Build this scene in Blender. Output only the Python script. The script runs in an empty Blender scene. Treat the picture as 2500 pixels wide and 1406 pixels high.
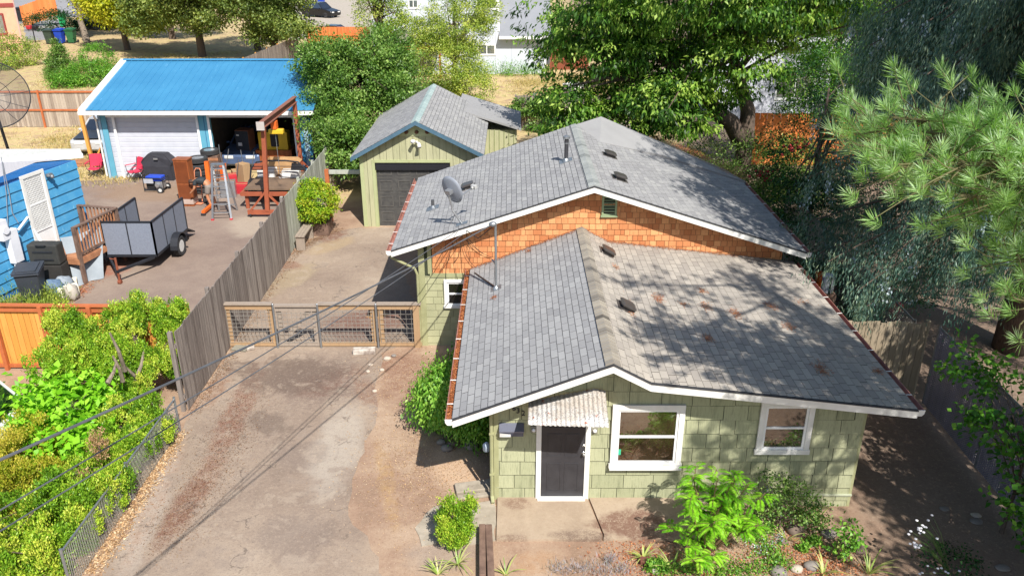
import bpy, math, random
import numpy as np
from mathutils import Vector, Matrix
R = math.radians
random.seed(7); RNG = np.random.default_rng(7)
scene = bpy.context.scene
COL = scene.collection

# ------------------------------------------------------------------ camera
CAM_H = 10.0; FPX = 2001.0; PITCH = 23.66
CT, ST = math.cos(R(PITCH)), math.sin(R(PITCH))
cd = bpy.data.cameras.new('camera'); cam = bpy.data.objects.new('camera', cd); COL.objects.link(cam)
cam.location = (0, 0, CAM_H); cam.rotation_euler = (R(90 - PITCH), 0, 0)
cd.sensor_width = 36; cd.lens = FPX / 2500 * 36; cd.clip_start = 0.1; cd.clip_end = 2000
scene.camera = cam
# ------------------------------------------------------------------ sky + sun
SUN = Vector((.37, -.80, 1.0)).normalized()
world = bpy.data.worlds.new('World'); scene.world = world; world.use_nodes = True
wn = world.node_tree; wn.nodes.clear()
sky = wn.nodes.new('ShaderNodeTexSky'); sky.sky_type = 'NISHITA'; sky.sun_disc = False
sky.sun_elevation = math.asin(SUN.z); sky.sun_rotation = math.atan2(SUN.x, SUN.y)
bg = wn.nodes.new('ShaderNodeBackground'); bg.inputs[1].default_value = 0.1
wo = wn.nodes.new('ShaderNodeOutputWorld')
wn.links.new(sky.outputs[0], bg.inputs[0]); wn.links.new(bg.outputs[0], wo.inputs[0])
sd = bpy.data.lights.new('sun', 'SUN'); sun = bpy.data.objects.new('sun', sd); COL.objects.link(sun)
sd.energy = 4.6; sd.angle = R(0.5); sd.color = (1.0, .96, .9)
sun.rotation_euler = SUN.to_track_quat('Z', 'Y').to_euler(); sun.location = (8, -16, 22)
scene.view_settings.view_transform = 'Standard'; scene.view_settings.look = 'None'
scene.view_settings.exposure = 0.68; scene.view_settings.gamma = 1
scene.render.resolution_x = 1024; scene.render.resolution_y = 575
scene.cycles.max_bounces = 6; scene.cycles.diffuse_bounces = 3; scene.cycles.transparent_max_bounces = 8
scene.cycles.use_denoising = True

# pixel of the photograph -> point of the place (survey helpers)
def _ray(px, py):
    u = (px - 1250) / FPX; v = (703 - py) / FPX
    return u, CT + v * ST, -ST + v * CT
def G(px, py, z=0.0):                       # on a level plane
    u, y, w = _ray(px, py); t = (z - CAM_H) / w
    return Vector((u * t, y * t, z))
def Y(px, py, yy):                          # on a plane facing the street
    u, y, w = _ray(px, py); t = yy / y
    return Vector((u * t, yy, CAM_H + w * t))
def X(px, py, xx):
    u, y, w = _ray(px, py); t = xx / u
    return Vector((xx, y * t, CAM_H + w * t))

# ------------------------------------------------------------------ mesh builder
class MB:
    def __init__(s): s.v = []; s.f = []; s.r = None
    def add(s, vs, fs):
        n = len(s.v); s.v += [tuple(v) for v in vs]; s.f += [tuple(i + n for i in f) for f in fs]; return s
    def box(s, c, d, rz=0.0, m=None):
        hx, hy, hz = d[0] / 2, d[1] / 2, d[2] / 2
        vs = [Vector((x, y, z)) for z in (-hz, hz) for x, y in ((-hx, -hy), (hx, -hy), (hx, hy), (-hx, hy))]
        M = m or Matrix.Rotation(rz, 3, 'Z')
        vs = [M @ v + Vector(c) for v in vs]
        return s.add(vs, [(3, 2, 1, 0), (4, 5, 6, 7), (0, 1, 5, 4), (1, 2, 6, 5), (2, 3, 7, 6), (3, 0, 4, 7)])
    def mm(s, a, b):
        return s.box([(a[i] + b[i]) / 2 for i in range(3)], [abs(b[i] - a[i]) for i in range(3)])
    def bar(s, p0, p1, w, h=None, up=(0, 0, 1)):
        p0, p1 = Vector(p0), Vector(p1); h = h or w
        d = (p1 - p0); L = d.length
        if L < 1e-6: return s
        d.normalize(); up = Vector(up)
        if abs(d.dot(up)) > .99: up = Vector((0, 1, 0)) if abs(d.y) < .9 else Vector((1, 0, 0))
        sx = d.cross(up).normalized(); sz = sx.cross(d)
        M = Matrix((sx, d, sz)).transposed()
        return s.box((p0 + p1) / 2, (w, L, h), m=M)
    def tube(s, pts, rad, n=8, cap=True, closed=False):
        pts = [Vector(p) for p in pts]; k = len(pts)
        rs = rad if isinstance(rad, (list, tuple)) else [rad] * k
        vs = []; prev = None
        for i, p in enumerate(pts):
            a = pts[max(i - 1, 0)]; b = pts[min(i + 1, k - 1)]
            if closed: a, b = pts[(i - 1) % k], pts[(i + 1) % k]
            d = (b - a).normalized()
            if prev is None:
                u = d.orthogonal().normalized()
            else:
                u = prev - d * prev.dot(d)
                u = u.normalized() if u.length > 1e-5 else d.orthogonal().normalized()
            prev = u; w = d.cross(u)
            for j in range(n):
                t = 2 * math.pi * j / n
                vs.append(p + (u * math.cos(t) + w * math.sin(t)) * rs[i])
        fs = []
        for i in range(k if closed else k - 1):
            i2 = (i + 1) % k
            for j in range(n): fs.append((i * n + j, i * n + (j + 1) % n, i2 * n + (j + 1) % n, i2 * n + j))
        if cap and not closed: fs += [tuple(range(n - 1, -1, -1)), tuple((k - 1) * n + j for j in range(n))]
        return s.add(vs, fs)
    def cyl(s, p0, p1, r, n=16): return s.tube([p0, p1], r, n)
    def lathe(s, prof, c=(0, 0, 0), n=20, M=None, cap=True):     # prof [(r,z)]
        vs = []; k = len(prof); M = M or Matrix.Identity(3)
        for r, z in prof:
            for j in range(n):
                t = 2 * math.pi * j / n
                vs.append(M @ Vector((r * math.cos(t), r * math.sin(t), z)) + Vector(c))
        fs = [(i * n + j, i * n + (j + 1) % n, (i + 1) * n + (j + 1) % n, (i + 1) * n + j) for i in range(k - 1) for j in range(n)]
        if cap: fs += [tuple(range(n - 1, -1, -1)), tuple((k - 1) * n + j for j in range(n))]
        return s.add(vs, fs)
    def prism(s, poly, vec):                            # poly: 3d points, extruded by vec
        n = len(poly); vec = Vector(vec); a = [Vector(p) for p in poly]; b = [p + vec for p in a]
        fs = [tuple(range(n)), tuple(range(2 * n - 1, n - 1, -1))] + [(i, (i + 1) % n + 0, (i + 1) % n + n, i + n) for i in range(n)]
        return s.add(a + b, fs)
    def quad(s, *p): return s.add(p, [tuple(range(len(p)))])
    def ball(s, c, r, n=12, sq=(1, 1, 1)):
        prof = [(max(1e-4, math.sin(math.pi * i / (n // 2 + 2))), -math.cos(math.pi * i / (n // 2 + 2))) for i in range(n // 2 + 3)]
        M = Matrix.Diagonal((r * sq[0], r * sq[1], r * sq[2]))
        return s.lathe(prof, c, n, M)
    def each(s, name, m, parent=None, **k):          # every loose piece a part of its own
        par = list(range(len(s.v)))
        def fd(i):
            while par[i] != i: par[i] = par[par[i]]; i = par[i]
            return i
        for f in s.f:
            for i in f[1:]: par[fd(i)] = fd(f[0])
        gr = {}
        for f in s.f: gr.setdefault(fd(f[0]), []).append(f)
        for fs in gr.values():
            q = MB(); mp = {}
            for f in fs:
                for i in f:
                    if i not in mp: mp[i] = len(q.v); q.v.append(s.v[i])
                q.f.append(tuple(mp[i] for i in f))
            o = q.build(name, m, parent, **k)
        return o
    def build(s, name, m, parent=None, origin=None, smooth=False, bevel=0, rnd=None, local=False):
        me = bpy.data.meshes.new(name)
        o = Vector((0, 0, 0))
        if parent is not None and not local: o = Vector(ROOT.get(parent.name, (0, 0, 0)))
        elif origin is not None: o = Vector(origin)
        rzr = ROTZ.get(parent.name, 0) if (parent is not None and not local) else 0
        vs = [tuple(Vector(v) - o) for v in s.v]
        if rzr: Mz = Matrix.Rotation(-rzr, 3, 'Z'); vs = [tuple(Mz @ Vector(v)) for v in vs]
        me.from_pydata(vs, [], s.f); me.update()
        if smooth: me.polygons.foreach_set('use_smooth', [True] * len(me.polygons))
        if rnd is not None:
            at = me.attributes.new('rnd', 'FLOAT', 'FACE'); at.data.foreach_set('value', np.asarray(rnd, dtype=np.float32))
        ob = bpy.data.objects.new(name, me); COL.objects.link(ob)
        if m: me.materials.append(m)
        if parent is not None:
            ob.parent = parent
            if not local: ROOT[ob.name] = tuple(o); ROTZ[ob.name] = rzr
            else: ROOT[ob.name] = ROOT.get(parent.name, (0, 0, 0)); ROTZ[ob.name] = ROTZ.get(parent.name, 0)
        else: ob.location = o; ROOT[ob.name] = tuple(o); ROTZ[ob.name] = 0
        if bevel:
            b = ob.modifiers.new('bevel', 'BEVEL'); b.width = bevel; b.segments = 2; b.limit_method = 'ANGLE'
        return ob
ROOT = {}; ROTZ = {}
def tag(o, label, cat, group=None, kind=None):
    if label: o['label'] = label
    if cat: o['category'] = cat
    if group: o['group'] = group
    if kind: o['kind'] = kind
    return o
def thing(name, label, cat, loc=(0, 0, 0), rz=0.0, group=None):
    o = bpy.data.objects.new(name, None); COL.objects.link(o); o.empty_display_size = .2
    o.location = loc; o.rotation_euler = (0, 0, rz); ROOT[o.name] = tuple(loc); ROTZ[o.name] = rz
    return tag(o, label, cat, group)
def dup(root, loc, rz, label, scale=1.0):
    r = root.copy(); COL.objects.link(r); r.location = loc; r.rotation_euler = (0, 0, rz); r.scale = (scale,) * 3
    r['label'] = label
    for ch in list(root.children):
        c = ch.copy(); COL.objects.link(c); c.parent = r
        for g in list(ch.children):
            d = g.copy(); COL.objects.link(d); d.parent = c
    return r

# ------------------------------------------------------------------ materials
_M = {}
def srgb(h):
    c = [int(h[i:i + 2], 16) / 255 for i in (0, 2, 4)]
    return tuple((x / 12.92 if x <= .04045 else ((x + .055) / 1.055) ** 2.4) for x in c)
def _nt(name):
    m = bpy.data.materials.new(name); m.use_nodes = True; nt = m.node_tree
    return m, nt, nt.nodes['Principled BSDF']
def N(nt, t, **kw):
    n = nt.nodes.new('ShaderNode' + t)
    for k, v in kw.items():
        if k.startswith('i_'):
            n.inputs[int(k[2:]) if k[2:].isdigit() else k[2:].replace('_', ' ')].default_value = v
        else: setattr(n, k, v)
    return n
def L(nt, a, b): nt.links.new(a, b)
def mixc(nt, fac, a, b, mode='MIX'):
    n = nt.nodes.new('ShaderNodeMix'); n.data_type = 'RGBA'; n.blend_type = mode
    for i, x in ((0, fac), (6, a), (7, b)):
        if hasattr(x, 'links') or hasattr(x, 'is_output'): nt.links.new(x, n.inputs[i])
        elif i == 0: n.inputs[0].default_value = x
        else: n.inputs[i].default_value = (*x, 1) if len(x) == 3 else x
    return n.outputs[2]
def math_(nt, op, a, b=None, c=None):
    n = nt.nodes.new('ShaderNodeMath'); n.operation = op
    for i, x in enumerate((a, b, c)):
        if x is None: continue
        if hasattr(x, 'is_output'): nt.links.new(x, n.inputs[i])
        else: n.inputs[i].default_value = x
    return n.outputs[0]
def ramp(nt, fac, stops):
    n = nt.nodes.new('ShaderNodeValToRGB'); e = n.color_ramp.elements
    while len(e) < len(stops): e.new(.5)
    for i, (p, c) in enumerate(stops):
        e[i].position = p; e[i].color = (*c, 1) if len(c) == 3 else c
    nt.links.new(fac, n.inputs[0]); return n.outputs[0]
def noise(nt, vec, scale, detail=4, rough=.55, dist=0):
    n = N(nt, 'TexNoise'); n.inputs['Scale'].default_value = scale; n.inputs['Detail'].default_value = detail
    n.inputs['Roughness'].default_value = rough; n.inputs['Distortion'].default_value = dist
    if vec is not None: nt.links.new(vec, n.inputs['Vector'])
    return n.outputs['Fac']
def stretch(nt, sx, sy, sz, src=None):
    tc = src or N(nt, 'TexCoord').outputs['Object']
    mp = N(nt, 'Mapping'); mp.inputs['Scale'].default_value = (sx, sy, sz); nt.links.new(tc, mp.inputs[0]); return mp.outputs[0]
def bump(nt, b, h, strength=.3, dist=.02):
    n = N(nt, 'Bump'); n.inputs['Strength'].default_value = strength; n.inputs['Distance'].default_value = dist
    nt.links.new(h, n.inputs['Height']); nt.links.new(n.outputs[0], b.inputs['Normal'])
# general weathered material: base colour with two scales of mottling, optional per-face variation ('rnd')
def mat(name, col, col2=None, rough=.7, metal=0, scale=3.0, amt=.35, bmp=.15, bs=40, st=(1, 1, 1), rnd=0, spec=.4, streak=None, dirt=None):
    if name in _M: return _M[name]
    m, nt, b = _nt(name)
    if isinstance(col, str): col = srgb(col)
    if isinstance(col2, str): col2 = srgb(col2)
    col2 = col2 or tuple(c * .7 for c in col)
    v = stretch(nt, *st)
    f = noise(nt, v, scale, 6, .6); fr = N(nt, 'MapRange'); fr.inputs[1].default_value = .35; fr.inputs[2].default_value = .68
    L(nt, f, fr.inputs[0]); fac = math_(nt, 'MULTIPLY', fr.outputs[0], min(1, amt * 2))
    c = mixc(nt, fac, col, col2)
    if rnd:
        at = N(nt, 'Attribute', attribute_name='rnd')
        k = math_(nt, 'MULTIPLY_ADD', at.outputs['Fac'], rnd, 1 - rnd / 2)
        hsv = N(nt, 'HueSaturation'); L(nt, c, hsv.inputs['Color']); L(nt, k, hsv.inputs['Value']); c = hsv.outputs[0]
    if dirt:
        f2 = noise(nt, stretch(nt, *(streak or (1, 1, 1))), dirt[1], 8, .7); g = N(nt, 'MapRange'); g.inputs[1].default_value = dirt[2]; g.inputs[2].default_value = dirt[2] + .12
        L(nt, f2, g.inputs[0]); c = mixc(nt, g.outputs[0], c, srgb(dirt[0]) if isinstance(dirt[0], str) else dirt[0])
    L(nt, c, b.inputs['Base Color']); b.inputs['Roughness'].default_value = rough; b.inputs['Metallic'].default_value = metal
    b.inputs['Specular IOR Level'].default_value = spec
    if bmp: bump(nt, b, noise(nt, v, bs, 4), bmp, .01)
    _M[name] = m; return m
def leafmat(name, cols, rough=.45, trans=.35, tint=(1.0, 1.15, .45)):
    if name in _M: return _M[name]
    m, nt, b = _nt(name)
    at = N(nt, 'Attribute', attribute_name='rnd')
    cs = [srgb(c) if isinstance(c, str) else c for c in cols]
    c = ramp(nt, at.outputs['Fac'], [(i / (len(cs) - 1), x) for i, x in enumerate(cs)])
    L(nt, c, b.inputs['Base Color']); b.inputs['Roughness'].default_value = rough; b.inputs['Specular IOR Level'].default_value = .35
    tr = N(nt, 'BsdfTranslucent'); L(nt, mixc(nt, 1.0, c, tint, 'MULTIPLY'), tr.inputs[0])
    mx = N(nt, 'MixShader'); mx.inputs[0].default_value = trans
    out = nt.nodes['Material Output']; L(nt, b.outputs[0], mx.inputs[1]); L(nt, tr.outputs[0], mx.inputs[2]); L(nt, mx.outputs[0], out.inputs[0])
    _M[name] = m; return m

# ------------------------------------------------------------------ numpy mesh
def npmesh(name, V, F, m, parent=None, rnd=None, origin=None, smooth=False):
    me = bpy.data.meshes.new(name); V = np.asarray(V, dtype=np.float32); F = np.asarray(F, dtype=np.int32)
    o = np.array(ROOT.get(parent.name, (0, 0, 0)) if parent is not None else (origin or (0, 0, 0)), dtype=np.float32)
    k = F.shape[1]; n = len(F)
    me.vertices.add(len(V)); me.vertices.foreach_set('co', (V - o).ravel())
    me.loops.add(n * k); me.loops.foreach_set('vertex_index', F.ravel())
    me.polygons.add(n); me.polygons.foreach_set('loop_start', np.arange(0, n * k, k, dtype=np.int32))
    me.update(calc_edges=True)
    if rnd is not None:
        at = me.attributes.new('rnd', 'FLOAT', 'FACE'); at.data.foreach_set('value', np.asarray(rnd, dtype=np.float32))
    if m: me.materials.append(m)
    ob = bpy.data.objects.new(name, me); COL.objects.link(ob)
    if parent is not None: ob.parent = parent
    else: ob.location = tuple(float(x) for x in o)
    ROOT[ob.name] = tuple(float(x) for x in o); ROTZ[ob.name] = 0
    return ob
def unit(a): return a / np.maximum(np.linalg.norm(a, axis=-1, keepdims=True), 1e-6)
def leaf_arrays(P, D, U, ln, wd, rnd, fold=.18):
    # diamond leaves: base, side, tip, side
    D = unit(D); S = unit(np.cross(D, U)); Nn = np.cross(S, D)
    ln = ln[:, None]; wd = wd[:, None]
    a = P; b = P + D * ln * .45 + S * wd * .5 + Nn * wd * fold; c = P + D * ln - Nn * ln * .08; d = P + D * ln * .45 - S * wd * .5 + Nn * wd * fold
    V = np.stack([a, b, c, d], 1).reshape(-1, 3)
    F = np.arange(len(P) * 4).reshape(-1, 4)
    return V, F, rnd
def join(parts):
    V = []; F = []; Rn = []; n = 0
    for v, f, r in parts:
        V.append(v); F.append(f + n); Rn.append(r); n += len(v)
    return np.concatenate(V), np.concatenate(F), np.concatenate(Rn)
# ================================================================== roofs, shingles, boards
def clip_poly(poly, conv):
    out = list(poly); n = len(conv)
    for i in range(n):
        a, b = conv[i], conv[(i + 1) % n]; inp = out; out = []
        if not inp: break
        for j in range(len(inp)):
            p, q = inp[j - 1], inp[j]
            sp = (b[0] - a[0]) * (p[1] - a[1]) - (b[1] - a[1]) * (p[0] - a[0])
            sq = (b[0] - a[0]) * (q[1] - a[1]) - (b[1] - a[1]) * (q[0] - a[0])
            if (sp >= 0) != (sq >= 0):
                t = sp / (sp - sq); out.append((p[0] + (q[0] - p[0]) * t, p[1] + (q[1] - p[1]) * t))
            if sq >= 0: out.append(q)
    return out
def shingles(conv_list, O, U, V, Nn, rows, w0, w1, lift=.02, gap=.006, seed=0, even=False, lip=True, jit=0.0, top=.3, lw=.011):
    """rows: list of (v0, v1). Overlapping shingles, bottom edge lifted off the wall or roof."""
    rg = random.Random(seed); O, U, V, Nn = Vector(O), Vector(U), Vector(V), Vector(Nn)
    mb = MB(); rn = []
    umin = min(p[0] for c in conv_list for p in c); umax = max(p[0] for c in conv_list for p in c)
    for ri, (v0, v1) in enumerate(rows):
        u = umin - rg.random() * w1 if not even else umin - (w0 / 2 if ri % 2 else 0)
        while u < umax:
            w = rg.uniform(w0, w1); r = .06 + .94 * rg.random(); jv = rg.uniform(-jit, jit); lf = lift * rg.uniform(.8, 1.2)
            for c in conv_list:
                pc = clip_poly([(u + gap / 2, v0 + jv), (u + w - gap / 2, v0 + jv), (u + w - gap / 2, v1), (u + gap / 2, v1)], c)
                if len(pc) < 3: continue
                def pt(p, off=None, dv=0):
                    t = min(1, max(0, (p[1] - v0) / (v1 - v0)))
                    h = lf * ((1 - t) + top * t) if off is None else off
                    return O + U * p[0] + V * (p[1] - dv) + Nn * h
                mb.add([pt(p) for p in pc], [tuple(range(len(pc)))]); rn.append(r)
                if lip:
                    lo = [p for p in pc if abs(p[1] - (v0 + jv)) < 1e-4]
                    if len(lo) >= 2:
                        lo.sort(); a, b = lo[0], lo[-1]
                        mb.add([pt(a, .3 * lift, lw), pt(b, .3 * lift, lw), pt(b), pt(a)], [(0, 1, 2, 3)]); rn.append(0.0)  # dark sloped lip paints the shadow line below each course
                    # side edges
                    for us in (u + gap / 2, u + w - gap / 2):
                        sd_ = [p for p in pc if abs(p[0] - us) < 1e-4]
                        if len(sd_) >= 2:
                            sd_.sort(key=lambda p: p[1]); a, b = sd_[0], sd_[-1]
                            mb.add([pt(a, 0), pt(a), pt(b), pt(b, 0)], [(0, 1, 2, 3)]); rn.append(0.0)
            u += w
    return mb, rn
def roof_plane(name, a, b, c, d, m, parent, expo=.14, tab=(.3, .3), thick=.1, seed=0, lift=.013, under=None, even=True, jit=0):
    """a,b along the eave, d,c along the ridge (a-d and b-c run up the slope)."""
    a, b, c, d = map(Vector, (a, b, c, d))
    U = (b - a).normalized(); Nn = (b - a).cross(d - a).normalized()
    if Nn.z < 0: Nn = -Nn
    Vv = Nn.cross(U)
    if (d - a).dot(Vv) < 0: Vv = -Vv
    f = lambda p: ((p - a).dot(U), (p - a).dot(Vv))
    poly = [f(a), f(b), f(c), f(d)]
    if sum(poly[i - 1][0] * poly[i][1] - poly[i][0] * poly[i - 1][1] for i in range(4)) < 0: poly.reverse()
    H = max(p[1] for p in poly); n = int(H / expo) + 1
    rows = [(i * expo, (i + 1) * expo) for i in range(n)]
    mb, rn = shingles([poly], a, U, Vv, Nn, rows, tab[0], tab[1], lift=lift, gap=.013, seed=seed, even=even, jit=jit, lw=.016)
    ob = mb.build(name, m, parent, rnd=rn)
    s = MB(); s.prism([a, b, c, d], -Nn * thick); s.build('roof_deck', under or MT['shingle_edge'], parent)
    return ob, (a, U, Vv, Nn)
def shingle_mat(name, c1, c2, c3, moss=0):
    if name in _M: return _M[name]
    m, nt, b = _nt(name); at = N(nt, 'Attribute', attribute_name='rnd')
    c = ramp(nt, at.outputs['Fac'], [(0, tuple(x * .22 for x in srgb(c1))), (.03, srgb(c1)), (.5, srgb(c2)), (1, srgb(c3))])  # first stop: near-black lips, shade under each course put into the colour
    tc = N(nt, 'TexCoord').outputs['Object']
    g = noise(nt, tc, 90, 3, .8); c = mixc(nt, math_(nt, 'MULTIPLY', g, .5), c, tuple(x * .55 for x in srgb(c2)))
    g3 = noise(nt, tc, 1.1, 5, .6); r3 = N(nt, 'MapRange'); r3.inputs[1].default_value = .4; r3.inputs[2].default_value = .75; L(nt, g3, r3.inputs[0])
    c = mixc(nt, math_(nt, 'MULTIPLY', r3.outputs[0], .35), c, tuple(x * .7 for x in srgb(c1)))
    L(nt, c, b.inputs['Base Color']); b.inputs['Roughness'].default_value = .85; b.inputs['Specular IOR Level'].default_value = .25
    bump(nt, b, g, .4, .006); _M[name] = m; return m
MT = {}
MT['shingle_edge'] = mat('shingle_edge', '3a3a3c', rough=.9)
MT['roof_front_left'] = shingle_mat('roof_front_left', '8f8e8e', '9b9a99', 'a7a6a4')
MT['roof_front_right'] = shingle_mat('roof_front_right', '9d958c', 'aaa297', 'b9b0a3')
MT['roof_rear'] = shingle_mat('roof_rear', '8e8d8d', '9b9a99', 'a6a5a2')
MT['roof_cap'] = shingle_mat('roof_cap', '8b847a', 'a0988b', 'b2a998')
MT['roof_cap_grey'] = shingle_mat('roof_cap_grey', '8e9290', 'a2a5a2', 'b2b5b0')
MT['roof_cap_green'] = shingle_mat('roof_cap_green', '8fa09f', '9fb0ad', 'adbcb8')
MT['white_paint'] = mat('white_paint', 'e4e2dc', 'c6c4bc', rough=.5, scale=2.5, amt=.3, bmp=.05, dirt=('a09c90', 5, .66))
MT['white_clean'] = mat('white_clean', 'ebebe8', 'd8d8d6', rough=.4, bmp=0)
MT['trim_green'] = mat('trim_green', '9f9f78', '85855f', rough=.6, dirt=('6f7358', 6, .68))
MT['dark_metal'] = mat('dark_metal', '2a2b2e', '3a3b3e', rough=.45, metal=.3, bmp=0)
MT['black_door'] = mat('black_door', '3b3a3d', '2c2b2e', rough=.38, bmp=.02, scale=5)
MT['galv'] = mat('galv', '9fa3a6', '7c8083', rough=.4, metal=.7, scale=8, bmp=.03)
MT['chrome'] = mat('chrome', 'cfcdc8', 'a0a0a0', rough=.2, metal=.9, bmp=0)
MT['rust'] = mat('rust', '8a4a30', '6a3a2a', rough=.8, scale=10, amt=.5)
MT['rusty_white'] = mat('rusty_white', 'dcd8cf', 'a9a69e', rough=.6, scale=14, amt=.6, dirt=('9a7a5e', 7, .60))
def shake_mat(name, c1, c2, dark, groove=55, streak=.5, mix=.45, gr=.5):
    if name in _M: return _M[name]
    m, nt, b = _nt(name); at = N(nt, 'Attribute', attribute_name='rnd')
    c = ramp(nt, at.outputs['Fac'], [(0, tuple(x * .3 for x in srgb(dark))), (.03, srgb(c1)), (1, srgb(c2))])  # first stop darkens the lips, a painted shadow line under each row
    gr_ = noise(nt, stretch(nt, groove, groove, 1.2), 1.0, 3, .7)
    st_ = noise(nt, stretch(nt, 9, 9, 1.3), 1.0, 5, .65)
    r = N(nt, 'MapRange'); r.inputs[1].default_value = .52; r.inputs[2].default_value = .75; L(nt, st_, r.inputs[0])
    r2 = N(nt, 'MapRange'); r2.inputs[1].default_value = .5; r2.inputs[2].default_value = .8; L(nt, gr_, r2.inputs[0])
    c = mixc(nt, math_(nt, 'MULTIPLY', r.outputs[0], mix), c, srgb(dark)); c = mixc(nt, math_(nt, 'MULTIPLY', r2.outputs[0], gr), c, srgb(dark))
    sp = noise(nt, N(nt, 'TexCoord').outputs['Object'], 24, 3, .8); r4 = N(nt, 'MapRange'); r4.inputs[1].default_value = .7; r4.inputs[2].default_value = .76; L(nt, sp, r4.inputs[0])
    c = mixc(nt, math_(nt, 'MULTIPLY', r4.outputs[0], .6), c, srgb(dark))
    L(nt, c, b.inputs['Base Color']); b.inputs['Roughness'].default_value = .75; b.inputs['Specular IOR Level'].default_value = .3
    bump(nt, b, gr_, .35, .01); _M[name] = m; return m
MT['green_shake'] = shake_mat('green_shake', '969878', 'a6a786', '40472f', 60)
MT['green_board'] = shake_mat('green_board', 'a4a380', 'b0ae8b', '5a5a40', 30, gr=.25, mix=.3)
MT['cedar'] = shake_mat('cedar', 'b06c42', 'd79a68', '74462a', 70, gr=.35, mix=.35)
MT['fence_grey'] = shake_mat('fence_grey', '6e645e', '958b83', '3a3430', 60, gr=.85, mix=.75)
MT['fence_pale'] = shake_mat('fence_pale', '959688', 'b8b9ac', '5a584e', 60, gr=.7, mix=.7)
MT['fence_dark'] = shake_mat('fence_dark', '94856f', 'a89a84', '4a4238', 50, gr=.4, mix=.4)
MT['fence_brown'] = shake_mat('fence_brown', '8e8072', 'b3a594', '6b5244', 50, gr=.4, mix=.5)
MT['cedar_new'] = shake_mat('cedar_new', 'c98a3c', 'dba052', '9a5a24', 40, gr=.35, mix=.4)
MT['cedar_orange'] = shake_mat('cedar_orange', 'c8713a', 'd8854a', '9a5228', 40, gr=.2, mix=.3)
MT['rail_orange'] = mat('rail_orange', 'b8683c', '9c5430', rough=.7, st=(1, 1, 1), scale=6)
MT['lumber'] = shake_mat('lumber', '9c7f5e', 'ac8e6c', '6a5240', 40, gr=.3, mix=.3)
MT['lumber_grey'] = shake_mat('lumber_grey', '8d8073', 'a09284', '5c5048', 40, gr=.4, mix=.4)
# glass that mirrors the yard: dark room behind a reflective pane
def glass_mat(name, col, rough=.04):
    if name in _M: return _M[name]
    m, nt, b = _nt(name); n_ = noise(nt, N(nt, 'TexCoord').outputs['Object'], 3.2, 7, .65, .4)
    c = ramp(nt, n_, [(.3, tuple(x * .25 for x in srgb(col))), (.7, tuple(x * .9 for x in srgb(col)))])
    L(nt, c, b.inputs['Base Color']); b.inputs['Roughness'].default_value = rough; b.inputs['Specular IOR Level'].default_value = .9
    gl = N(nt, 'BsdfGlossy'); gl.inputs['Roughness'].default_value = .015; mx = N(nt, 'MixShader'); mx.inputs[0].default_value = .24
    L(nt, b.outputs[0], mx.inputs[1]); L(nt, gl.outputs[0], mx.inputs[2]); L(nt, mx.outputs[0], nt.nodes['Material Output'].inputs[0]); _M[name] = m; return m
MT['glass'] = glass_mat('glass', '4a3c2a'); MT['glass_dark'] = glass_mat('glass_dark', '34302c')
# ================================================================== ground
def sstep(a, b, x):
    t = min(1, max(0, (x - a) / (b - a))); return t * t * (3 - 2 * t)
def gh(x, y):
    return -.17 * sstep(2.6, 6.2, x) * (1 - sstep(16, 21, y))
def GG(px, py, dz=0.0):
    p = G(px, py, 0)
    for _ in range(3): p = G(px, py, gh(p.x, p.y) + dz)
    return p
def ell(nt, pos, cx, cy, rx, ry, ang=0.0, soft=.5, warp=None, wamt=.5):
    mp = N(nt, 'Mapping'); mp.vector_type = 'TEXTURE'; mp.inputs['Location'].default_value = (cx, cy, 0)
    mp.inputs['Rotation'].default_value = (0, 0, ang); mp.inputs['Scale'].default_value = (rx, ry, 1e6)
    L(nt, pos, mp.inputs[0]); ln = N(nt, 'VectorMath', operation='LENGTH'); L(nt, mp.outputs[0], ln.inputs[0])
    d = ln.outputs['Value']
    if warp is not None: d = math_(nt, 'ADD', d, math_(nt, 'MULTIPLY', math_(nt, 'SUBTRACT', warp, .5), wamt * 2))
    r = N(nt, 'MapRange', interpolation_type='SMOOTHSTEP'); r.inputs[1].default_value = 1 + soft / 2; r.inputs[2].default_value = 1 - soft / 2; r.clamp = True
    L(nt, d, r.inputs[0]); return r.outputs[0]
def pixell(nt, pos, a, b, wid, **k):         # stain stretched between two surveyed ground points
    A, B = G(*a), G(*b); c = (A + B) / 2; d = B - A
    return ell(nt, pos, c.x, c.y, max(.05, d.length / 2), wid, math.atan2(d.y, d.x), **k)
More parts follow.
